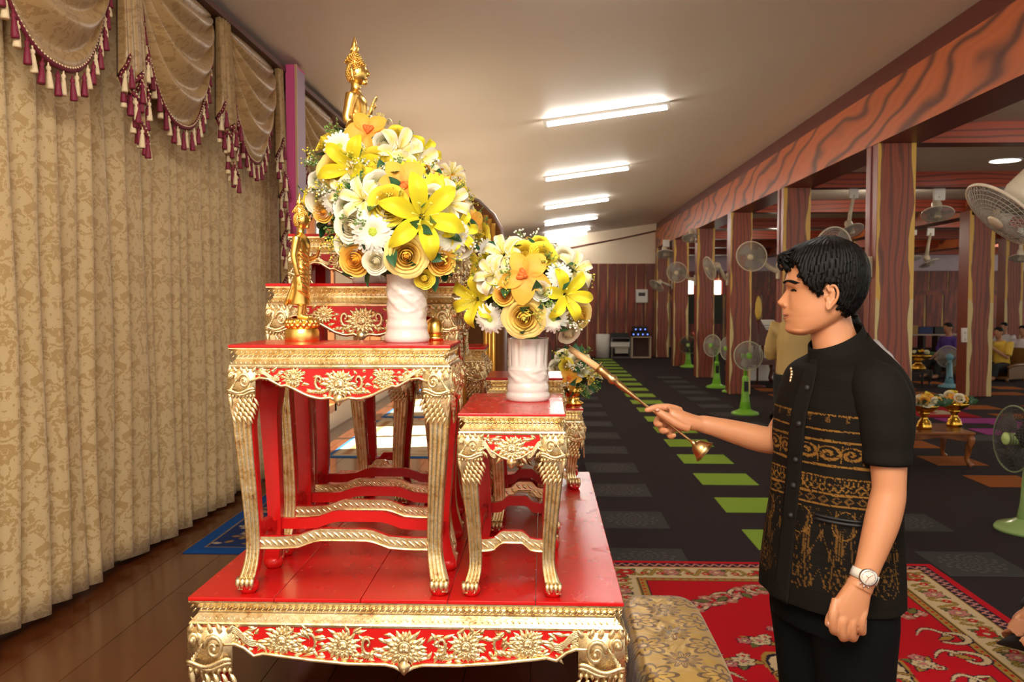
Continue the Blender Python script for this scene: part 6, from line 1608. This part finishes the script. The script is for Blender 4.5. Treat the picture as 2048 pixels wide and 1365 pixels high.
# small wooden table with two gold pedestal trays of flowers
TEAK = m_grain('teak_varnish', (.26, .085, .022), (.11, .03, .01), 1.0, .25, (3, 6, 6), 4)
tp = at_z(1885, 915, 0); ty = tp.y
def small_table(name, label, x0, x1, y0, y1, H, mat, th=.05, leg=.05, cat='table'):
    T = thing(name, label, cat, ((x0+x1)/2, (y0+y1)/2, 0.004)); W2, D2 = (x1-x0)/2, (y1-y0)/2
    m = MB(); m.box(-W2, W2, -D2, D2, H-.025, H); o = m.build('top', mat, T, False); modify(o, ('BEVEL', dict(width=.006, segments=2)))
    m = MB(); n = 20
    for sy in (-1, 1): m.prism([(-W2*.92, H-.026), (W2*.92, H-.026)]+[(W2*.92*(1-2*i/n), H-.026-th*(1+.35*math.cos(2*PI*i/n))) for i in range(n+1)], sy*D2*.9-.01, sy*D2*.9+.01)
    for sx in (-1, 1): m.box(sx*W2*.92-.01, sx*W2*.92+.01, -D2*.9, D2*.9, H-.03-th, H-.026)
    m.build('apron', mat, T, False, True)
    for sx in (-1, 1):
        for sy in (-1, 1):
            m = MB(); cx, cy = sx*W2*.88, sy*D2*.86
            m.tube([(cx, cy, H-.03), (cx+sx*.012, cy+sy*.012, H*.78), (cx-sx*.004, cy-sy*.004, H*.45), (cx-sx*.014, cy-sy*.014, H*.2), (cx, cy, H*.07), (cx+sx*.025, cy+sy*.02, .0)], [leg*.75, leg*.8, leg*.58, leg*.42, leg*.42, leg*.62], 8); m.build('leg', mat, T)
    return T
a = at_z(1830, 940, 0); b = at_z(1950, 930, 0); H = .36; fy = (a.y+b.y)/2
xa = at_y(1808, 860, fy).x; xb = at_y(1952, 860, fy).x; H = at_y(1885, 866, fy).z
small_table('offering_table', 'low varnished wooden table with curved legs behind the man', xa, xb, fy, fy+.62, H, TEAK)
def pedestal_tray(label, c, r, h, flowers, seed, mat=None):
    mat = mat or plain('bright_gold_tray', (.72, .42, .06), .22, 1.0); T = thing('pedestal_tray', label, 'tray', c, 0, 'gold pedestal trays with offerings'); m = MB()
    m.lathe([(r*.50, 0), (r*.52, h*.10), (r*.46, h*.22), (r*.40, h*.30), (r*.24, h*.42), (r*.22, h*.52), (r*.34, h*.62), (r*.40, h*.68)], 28); m.build('foot', mat, T)
    for q in range(3): m = MB(); m.lathe([(r*(.52-.05*q), h*(.10+.10*q)-.004), (r*(.55-.05*q), h*(.10+.10*q)), (r*(.52-.05*q), h*(.10+.10*q)+.004)], 28, cap=False); m.build('foot_ring', mat, T)
    m = MB(); m.lathe([(0, h*.66), (r*.40, h*.68), (r*.85, h*.84), (r, h), (r*.97, h*1.01), (r*.8, h*.86), (0, h*.72)], 32); m.build('dish', mat, T)
    rnd = random.Random(seed)
    for i in range(flowers):
        a = rnd.uniform(0, 6.28); q = math.sqrt(rnd.random())*r*.95; z = h+rnd.uniform(.02, .10)*(1-.6*q/r)+.015
        flower(T, rnd.choice(('cream', 'wrose', 'orchid', 'lrose', 'orose', 'orchid', 'cream')), Vector((q*math.cos(a), q*math.sin(a), z)), Vector((.5*math.cos(a), .5*math.sin(a)-.7, 1)), rnd.uniform(.045, .060), rnd.uniform(0, 6))
    for i in range(flowers):
        a = rnd.uniform(0, 6.28); q = r*rnd.uniform(.5, 1.0); link('leaf', LEAF, T, look((q*math.cos(a), q*math.sin(a), h), (math.cos(a), math.sin(a), .6), rnd.uniform(-.4, .4), rnd.uniform(.07, .14)) @ Matrix.Rotation(-1.3, 4, 'Y'))
    return T
ztop = H+.004
for lab, px, sd, fl, dy in (('gold pedestal tray heaped with orange and white flowers, left one on the low table', 1848, 3, 26, .22), ('gold pedestal tray with white flowers and leaves, right one on the low table', 1908, 4, 22, .40)):
    c = at_y(px, 855, fy+dy); pedestal_tray(lab, (c.x, fy+dy, ztop), .14, .24, fl, sd)
# dark table with another tray farther back
c = at_z(1848, 775, 0); small_table('side_table', 'dark side table under a far gold tray', c.x-.42, c.x+.16, c.y, c.y+.4, at_y(1840, 742, c.y).z, plain('dark_wood', (.02, .012, .010), .35), .03, .04)
pedestal_tray('gold pedestal tray on the dark side table far behind the man', (at_y(1836, 740, c.y+.2).x, c.y+.2, at_y(1840, 742, c.y).z+.004), .26, .28, 7, 9)
# low shelf with basket, crates and box along the hall wall
SY = 24.0
p0 = at_y(1812, 668, SY); p1 = at_y(1990, 668, SY)
SHF = thing('wall_shelf', 'long dark low shelf along the back of the hall', 'shelf', ((p0.x+p1.x)/2, SY, 0)); L = (p1.x-p0.x)/2; m = MB(); m.box(-L, L, -.2, .2, p0.z-.04, p0.z); m.build('shelf_board', plain('pale_shelf', (.45, .36, .30), .5), SHF, False)
for i in range(7): m = MB(); x = -L+.03+(2*L-.06)*i/6; m.box(x-.03, x+.03, -.18, .18, 0, p0.z-.04); m.build('leg', plain('dark_wood', (.02, .012, .01), .35), SHF, False)
def crate(name, label, cat, xa, xb, yt, yb, Y, mat, d=.35):
    a = at_y(xa, yt, Y); b = at_y(xb, yb, Y); T = thing(name, label, cat, ((a.x+b.x)/2, Y, b.z)); w_, h_ = (b.x-a.x)/2, a.z-b.z
    m = MB(); m.box(-w_, w_, -d/2, d/2, 0, h_); o = m.build('body', mat, T, False); modify(o, ('BEVEL', dict(width=.015, segments=2)))
    m = MB(); m.box(-w_*1.03, w_*1.03, -d/2-.01, d/2+.01, h_*.86, h_); m.build('lid', mat, T, False); return T
crate('wicker_basket', 'tan wicker basket on the far shelf', 'basket', 1815, 1831, 651, 668, SY, plain('wicker', (.42, .26, .09), .7, 0, .4, 60))
crate('storage_box', 'blue plastic box on the far shelf', 'box', 1832, 1860, 654, 668, SY, plain('blue_plastic', (.015, .03, .14), .4))
crate('storage_box', 'black box on the far shelf beside the blue one', 'box', 1864, 1889, 654, 668, SY, plain('black_box', (.02, .02, .02), .4))
crate('red_tray', 'red cloth covered tray on the far shelf beside the praying man', 'tray', 1968, 1986, 664, 674, SY-.3, plain('red_cloth', (.45, .02, .04), .6))
# equipment against the back wall of the aisle
BY = 24.3
a = at_y(1192, 669, BY); b = at_y(1220, 713, BY); r = (b.x-a.x)/2
T = thing('foam_roll', 'tall white foam roll standing against the plank wall', 'roll', ((a.x+b.x)/2, BY, 0)); m = MB(); m.lathe([(r*.3, 0), (r, 0), (r, a.z), (r*.9, a.z+.004), (r*.3, a.z)], 28, cap=False); m.build('roll_body', plain('white_foam', (.78, .76, .70), .8), T)
m = MB(); m.tube([(r*(1-.04*t/6)*math.cos(t), r*(1-.04*t/6)*math.sin(t), a.z*.5) for t in np.linspace(0, 6.2, 20)], .004, 4); m.build('tie_band', plain('grey_tie', (.5, .48, .45), .7), T)
def rack(name, label, cat, xa, xb, yt, yb, Y, mat, shelves, d=.4):
    a = at_y(xa, yt, Y); b = at_y(xb, yb, Y); w_ = (b.x-a.x)/2; T = thing(name, label, cat, ((a.x+b.x)/2, Y, 0)); H = a.z
    for sx in (-1, 1): m = MB(); m.box(sx*w_-.02, sx*w_+.02, -d/2, d/2, 0, H); m.build('side_panel', mat, T, False)
    for z in shelves: m = MB(); m.box(-w_, w_, -d/2, d/2, z*H-.03 if z > .5 else z*H, z*H if z > .5 else z*H+.03); m.build('shelf', mat, T, False)
    m = MB(); m.box(-w_, w_, d/2-.02, d/2, 0, H); m.build('back_panel', plain('dark_back', (.08, .03, .02), .6), T, False); return T, ((a.x+b.x)/2, Y, H, w_)
T, (cx, cy, hh, ww) = rack('equipment_rack', 'dark metal rack with papers and a printer by the foam roll', 'rack', 1223, 1259, 675, 711, BY, plain('grey_metal', (.16, .14, .13), .4, .5), (0, .45, 1))
crate('audio_mixer', 'flat black mixer on the dark rack', 'mixer', 1222, 1256, 667, 675, BY, BLACK, .3); crate('paper_stack', 'stack of white papers on the rack shelf', 'papers', 1221, 1258, 684, 694, BY-.05, WHITE, .35); crate('printer', 'pale printer low in the dark rack', 'printer', 1229, 1256, 695, 707, BY-.05, plain('pale_grey', (.5, .48, .42), .5), .3)
T, (cx, cy, hh, ww) = rack('speaker_cabinet', 'open fronted cabinet with pale frame under the lit mixers', 'cabinet', 1263, 1299, 673, 715, BY, plain('pale_frame', (.52, .42, .30), .5), (0, 1))
M_ = crate('audio_mixer', 'lower black audio mixer with lit dials on the pale cabinet', 'mixer', 1263, 1297, 664, 673, BY, BLACK, .35); N_ = crate('audio_mixer', 'upper black audio unit with lit dials above the pale cabinet', 'mixer', 1265, 1294, 654, 663, BY, BLACK, .35)
for T, xs in ((M_, (-.2, -.07, .06, .19)), (N_, (-.13, 0, .13))):
    for x in xs: m = MB(); m.ball((x, -.185, .06), .02, 8, 6); m.build('lit_dial', plain('blue_led', (.1, .2, .9), .4, emit=((.15, .25, 1), 2)), T)
a = at_y(1271, 579, WB_Y-.05); b = at_y(1295, 606, WB_Y-.05); T = thing('control_box', 'white electrical control box with dark display on the plank wall', 'control box', ((a.x+b.x)/2, WB_Y-.04, b.z)); w_ = (b.x-a.x)/2; h_ = a.z-b.z
m = MB(); m.box(-w_, w_, -.10, 0, 0, h_); o = m.build('case', WHITE, T, False); modify(o, ('BEVEL', dict(width=.02, segments=2)))
m = MB(); m.box(-w_*.55, w_*.55, -.105, -.10, h_*.5, h_*.75); m.build('display', plain('dark_display', (.06, .05, .05), .2), T, False); m = MB(); m.tube([(0, -.03, 0), (0.02, -.02, -.6), (-.02, -.02, -1.2)], .012, 5); m.build('cable', plain('tan_cable', (.4, .24, .14), .6), T)
# carved pulpit, air conditioner and yellow processional candle behind the fans
AY = 16.6
a = at_y(1495, 640, AY+.8); b = at_y(1545, 705, AY+.8); T = thing('air_conditioner', 'white floor standing air conditioner behind the green fans', 'air conditioner', ((a.x+b.x)/2, AY+.8, 0)); w_ = (b.x-a.x)/2
m = MB(); m.box(-w_, w_, -.15, .15, 0, a.z); o = m.build('case', WHITE, T, False); modify(o, ('BEVEL', dict(width=.02, segments=2)))
for i in range(7): m = MB(); m.box(-w_*.9, w_*.9, -.165, -.15, a.z-.12-.05*i, a.z-.10-.05*i); m.build('louvre', plain('grey_louvre', (.35, .35, .35), .5), T, False)
a = at_y(1510, 655, AY); T = thing('carved_pulpit', 'dark carved wooden pulpit with pointed crest behind the fans', 'pulpit', (a.x, AY, 0)); PW = plain('dark_carved_wood', (.10, .02, .014), .4, 0, .3, 10)
m = MB(); m.prism([(-.45, .75), (.45, .75), (.42, 1.0), (.20, 1.05), (.12, 1.18), (0, 1.42), (-.12, 1.18), (-.20, 1.05), (-.42, 1.0)], -.06, .06); m.build('crest', PW, T, False, True)
m = MB(); m.box(-.45, .45, -.4, .4, .40, .48); m.build('seat', PW, T, False)
for sx in (-1, 1):
    for sy in (-1, 1): m = MB(); m.tube([(sx*.4, sy*.35, .42), (sx*.44, sy*.38, .25), (sx*.38, sy*.33, .1), (sx*.44, sy*.38, 0)], [.06, .05, .035, .05], 8); m.build('leg', PW, T)
    m = MB(); m.tube([(sx*.43, -.35, .5), (sx*.46, -.3, .75), (sx*.43, .1, .85)], .04, 8); m.build('armrest', PW, T)
for i in range(5): m = MB(); m.tube([(-.3+.15*i, 0, .48), (-.3+.15*i, 0, .76)], .03, 6); m.build('baluster', PW, T)
a = at_y(1517, 592, AY-.5); b = at_y(1517, 640, AY-.5); T = thing('processional_candle', 'tall yellow leaf shaped candle on a slim stand behind the fans', 'candle', (a.x, AY-.5, 0)); hh = a.z-b.z
m = MB(); m.tube([(0, 0, b.z+hh*t) for t in (0, .15, .4, .7, .9, 1)], [.02, .05, .062, .055, .03, .005], 14); m.build('wax', plain('yellow_wax', (.75, .52, .10), .45), T); m = MB(); m.tube([(0, 0, .03), (0, 0, b.z)], .018, 8); m.build('stand', PW, T); m = MB(); m.lathe([(0, 0), (.15, 0), (.14, .025), (.03, .04)], 20); m.build('base', PW, T)
# switch boxes on the far column
for i, (px, py) in enumerate(((1930, 666), (1930, 680))): a = at_y(px, py, 14.55); T = thing('switch_box', ('white switch box on the far hall column', 'small white socket just below the switch box')[i], 'switch', (a.x, 14.6, a.z)); m = MB(); m.box(-.04, .04, -.05, 0, -.08 if i == 0 else -.04, .08 if i == 0 else .04); m.build('cover', WHITE, T, False); m = MB(); m.box(-.015, .015, -.06, -.05, -.02, .02); m.build('rocker', BEIGE, T, False)
# ------------------------------------------------------------------ simple seated and standing people
def simple_person(label, joints, radii, clothes, skin=SKIN2, hair=True, voxel=.012, group=None):
    """joints: dict of world points (pelvis, chest, neck, head, and l/r shoulder, elbow, hand, hip, knee, foot)"""
    J = {k: Vector(v) for k, v in joints.items()}; R = dict(chest=.135, pelvis=.135, neck=.055, up=.048, fore=.038, wrist=.028, thigh=.080, knee=.060, ankle=.042); R.update(radii)
    b = MB(); c, p, n_, h = J['chest'], J['pelvis'], J['neck'], J['head']
    b.tube([p-Vector((0,0,.05)), p, p.lerp(c, .5), c, n_-(n_-c)*.25, n_, h], [R['pelvis']*.85, R['pelvis'], R['chest']*.92, R['chest'], R['chest']*.75, R['neck'], R['neck']], 20)
    fd = J['face'].normalized(); up = (h-n_).normalized(); side = fd.cross(up).normalized()
    hm = MB()
    for q in range(14):
        t = q/13; z = -.115+.225*t; wd = spl([(0, .035), (.15, .055), (.4, .070), (.7, .076), (.9, .058), (1, .02)], t); dp = spl([(0, .045), (.15, .075), (.4, .088), (.7, .096), (.9, .075), (1, .02)], t); cf = spl([(0, .035), (.2, .02), (.5, .0), (1, -.01)], t)
        hm_r = []
        for j in range(20):
            a = 2*PI*j/20; f = cf+dp*math.cos(a); s = wd*math.sin(a)
            if math.cos(a) > .9: f += {5: .012, 6: .018, 7: .008}.get(q, 0)
            hm_r.append(h+up*z+fd*f+side*s)
        hm.add([], []); 
        if q == 0: HR = []
        HR.append(hm_r)
    b.loft(HR)
    for s in (-1, 1): b.ball(h+side*s*.078-fd*.005, (.016, .016, .03), 8, 6)
    for s in ('l', 'r'):
        b.tube([J[s+'sh'], J[s+'sh'].lerp(J[s+'el'], .5), J[s+'el'], J[s+'el'].lerp(J[s+'ha'], .5), J[s+'ha']], [R['up']*1.15, R['up'], R['fore'], R['fore'], R['wrist']], 12); d = (J[s+'ha']-J[s+'el']).normalized(); b.tube([J[s+'ha'], J[s+'ha']+d*.05], [.036, .042], 10)
        sd = d.orthogonal().normalized()
        for q in range(4): b.tube([J[s+'ha']+d*.06+sd*(q-1.5)*.018, J[s+'ha']+d*.10+sd*(q-1.5)*.020, J[s+'ha']+d*.135+sd*(q-1.5)*.018], [.011, .010, .007], 6)
        b.tube([c+(J[s+'sh']-c)*.3, J[s+'sh']], [.09, R['up']*1.25], 12)
        b.tube([J[s+'hip'], J[s+'hip'].lerp(J[s+'kn'], .5), J[s+'kn'], J[s+'kn'].lerp(J[s+'ft'], .4), J[s+'ft']], [R['thigh']*1.1, R['thigh'], R['knee'], R['knee']*.95, R['ankle']], 14)
        b.tube([J[s+'ft']-fd*.03-Vector((0,0,.02)), J[s+'ft']+fd*.08-Vector((0,0,.025)), J[s+'ft']+fd*.15-Vector((0,0,.03))], [.035, .034, .02], 10)
    P = b.build('person', skin, None, True, True); modify(P, ('REMESH', dict(mode='VOXEL', voxel_size=voxel)), ('SMOOTH', dict(factor=.5, iterations=3))); tag(P, label, 'person', group)
    top, bottom, long_ = clothes
    m = MB(); g = .022
    m.tube([p-Vector((0,0,.04)), p, p.lerp(c, .5), c, n_-(n_-c)*.25, n_-(n_-c)*.06], [R['pelvis']+g, R['pelvis']+g, R['chest']*.95+g, R['chest']+g, R['chest']*.78+g, R['neck']+g], 20)
    for s in ('l', 'r'):
        e = J[s+'el'] if not long_ else J[s+'ha']
        pts = [c+(J[s+'sh']-c)*.4, J[s+'sh'], J[s+'sh'].lerp(J[s+'el'], .45), J[s+'sh'].lerp(J[s+'el'], .85)]; rr = [.10, R['up']*1.25+g, R['up']+g, R['up']+g]
        if long_: pts += [J[s+'el'], J[s+'el'].lerp(J[s+'ha'], .9)]; rr += [R['fore']+g, R['wrist']+g]
        m.tube(pts, rr, 14)
    o = m.build('shirt', top, P, True, True); modify(o, ('REMESH', dict(mode='VOXEL', voxel_size=voxel)), ('SMOOTH', dict(factor=.5, iterations=3)))
    m = MB(); m.tube([p+Vector((0,0,.04)), p-Vector((0,0,.08))], [R['pelvis']+.012, R['pelvis']+.012], 18)
    for s in ('l', 'r'): m.tube([J[s+'hip'], J[s+'hip'].lerp(J[s+'kn'], .5), J[s+'kn'], J[s+'kn'].lerp(J[s+'ft'], .5), J[s+'kn'].lerp(J[s+'ft'], .92)], [R['thigh']*1.1+g, R['thigh']+g, R['knee']+g, R['knee']+g, R['ankle']+g+.01], 14)
    o = m.build('trousers', bottom, P, True, True); modify(o, ('REMESH', dict(mode='VOXEL', voxel_size=voxel)), ('SMOOTH', dict(factor=.5, iterations=3)))
    if hair:
        m = MB(); rr = []
        for q in range(8, 15):
            t = min(q/13, 1.0); src = HR[min(q, 13)]; cc = sum(src, Vector())/20
            rr.append([cc+(v-cc)*(1.12 if q < 13 else (2.2 if q == 13 else .8))+up*(.008 if q < 13 else (.006 if q == 13 else .012))-fd*(.012+.016*(1-t)) for v in src])
        m.loft(rr); m.tube([h-fd*.06+up*.02, h-fd*.062-up*.05], [.062, .05], 12); m.build('hair', HAIR, P, True, True)
    return P
def sitter(label, px, py_head, Y, facing, top, bottom, lean=0.0, hands='lap', long_=False, skin=SKIN2, hair=True):
    h = at_y(px, py_head, Y); f = Vector(facing).normalized(); s = Vector((-f.y, f.x, 0)); k = h.z/1.15   # head centre of a seated adult is about 1.15 m up
    nk = h-Vector((0,0,.15))-f*.03; ch = h-Vector((0,0,.36))-f*(.05+lean); pe = Vector((h.x, h.y, h.z-.68))-f*(.08+lean); d = dict(head=h, neck=nk, chest=ch, pelvis=pe, face=f)
    for n_, sg in (('l', 1), ('r', -1)):
        d[n_+'sh'] = ch+s*sg*.185+Vector((0,0,.12)); d[n_+'hip'] = pe+s*sg*.095-Vector((0,0,.02)); d[n_+'kn'] = pe+s*sg*.14+f*.44; d[n_+'ft'] = Vector((d[n_+'kn'].x, d[n_+'kn'].y, .08))+f*.06
        if hands == 'pray': d[n_+'el'] = ch+s*sg*.22+f*.14-Vector((0,0,.13)); d[n_+'ha'] = ch+s*sg*.03+f*.33+Vector((0,0,.06))
        else: d[n_+'el'] = ch+s*sg*.24+f*.05-Vector((0,0,.16)); d[n_+'ha'] = ch+s*sg*.12+f*.34-Vector((0,0,.24))
    return simple_person(label, d, {}, (top, bottom, long_), skin, hair), pe, f
def armchair(label, pe, f, mat):
    s = Vector((-f.y, f.x, 0)); ang = math.atan2(f.y, f.x); T = thing('wooden_armchair', label, 'chair', (pe.x, pe.y, 0), ang, 'wooden armchairs in the hall'); z = pe.z-.17
    m = MB(); m.box(-.26, .34, -.33, .33, z-.06, z-.01); m.build('seat', mat, T, False); m = MB(); m.box(-.30, -.24, -.33, .33, z-.06, z+.55); o = m.build('backrest', mat, T, False); modify(o, ('BEVEL', dict(width=.02, segments=2)))
    for sy in (-1, 1):
        m = MB(); m.tube([(-.27, sy*.33, z+.22), (.1, sy*.34, z+.22), (.34, sy*.34, z+.18)], .03, 8); m.build('armrest', mat, T)
        m = MB(); m.box(-.25, .30, sy*.33-.015, sy*.33+.015, z-.04, z+.21); m.build('side_panel', mat, T, False)
        for sx in (-.24, .30): m = MB(); m.tube([(sx, sy*.30, z-.05), (sx+.02, sy*.31, z*.5), (sx, sy*.31, .0)], [.04, .03, .035], 8); m.build('leg', mat, T)
BLK = plain('black_cloth', (.010, .010, .012), .8); CH = plain('chair_teak', (.16, .07, .02), .35, 0, .2, 8)
for lab, clab, px, py, Y, fc, top, kw in (
  ('seated man in purple shirt far back beside the hall column', 'wooden armchair of the man in purple', 1896, 657, 18.0, (-.9, -.35, 0), plain('purple_cloth', (.06, .02, .22), .7), {}),
  ('seated man in yellow shirt with hands pressed together in prayer', 'wooden armchair of the praying man in yellow', 1997, 666, 17.6, (-.85, -.5, 0), plain('yellow_cloth', (.62, .40, .04), .7), dict(hands='pray', lean=.05)),
  ('smiling man in white shirt seated behind the man in yellow', 'wooden armchair behind the man in yellow', 2008, 655, 20.3, (-.8, -.6, 0), plain('white_cloth', (.60, .56, .58), .7), {}),
  ('grey haired man in white shirt at the far right edge', 'wooden armchair at the far right edge', 2046, 662, 18.9, (-.8, -.6, 0), plain('white_cloth', (.60, .56, .58), .7), dict(long_=True))):
    P_, pe, f = sitter(lab, px, py, Y, fc, top, BLK, **kw); armchair(clab, pe, f, CH)
# person in tan shirt standing with back turned, and one in white bending behind the man
def stander(label, px, head_py, Y, facing, top, bottom, bend=0.0, long_=False, hair=True, voxel=.010):
    h = at_y(px, head_py, Y); f = Vector(facing).normalized(); s = Vector((-f.y, f.x, 0))
    nk = h-Vector((0,0,.15))-f*(.02+bend*.25); ch = nk-Vector((0,0,.24))-f*(.02+bend*.5); pe = Vector((h.x, h.y, .90))-f*(.05+bend); d = dict(head=h, neck=nk, chest=ch, pelvis=pe, face=f)
    for n_, sg in (('l', 1), ('r', -1)):
        d[n_+'sh'] = ch+s*sg*.19+Vector((0,0,.13)); d[n_+'hip'] = pe+s*sg*.09-Vector((0,0,.04)); d[n_+'kn'] = Vector((pe.x, pe.y, .48))+s*sg*.10+f*.02; d[n_+'ft'] = Vector((pe.x, pe.y, .08))+s*sg*.11
        d[n_+'el'] = ch+s*sg*.24+f*.10-Vector((0,0,.15)); d[n_+'ha'] = ch+s*sg*.14+f*.32-Vector((0,0,.16))
    return simple_person(label, d, dict(chest=.15, pelvis=.15), (top, bottom, long_), SKIN2, hair, voxel)
stander('person in tan shirt and black trousers standing behind with back turned', 1590, 605, 8.8, (.35, .92, 0), plain('tan_cloth', (.52, .36, .13), .7), BLK, 0.0, True)
stander('person in white shirt standing just behind the man in black', 1682, 640, 6.0, (-.97, .2, 0), plain('white_shirt_cloth', (.62, .58, .60), .7), BLK, .26, True)
# kneeling person in black at the lower right edge
h = at_y(2130, 1150, 3.5); KY = 3.6
k0 = at_z(2025, 1300, .12)
d = dict(head=k0+Vector((.42, .05, .72)), neck=k0+Vector((.44, .05, .57)), chest=k0+Vector((.46, .06, .36)), pelvis=k0+Vector((.48, .08, .06)), face=Vector((-1, -.1, 0)))
for n_, sg in (('l', -1), ('r', 1)):
    d[n_+'sh'] = d['chest']+Vector((0, sg*.18, .13)); d[n_+'el'] = d['chest']+Vector((-.10, sg*.22, -.10)); d[n_+'ha'] = k0+Vector((.10, sg*.10-.02, .12)); d[n_+'hip'] = d['pelvis']+Vector((0, sg*.09, 0)); d[n_+'kn'] = k0+Vector((.06, sg*.11, 0)); d[n_+'ft'] = k0+Vector((.50, sg*.12, -.03))
simple_person('kneeling person in black at the lower right edge of the photo', d, {}, (BLK, BLK, True), SKIN, True)
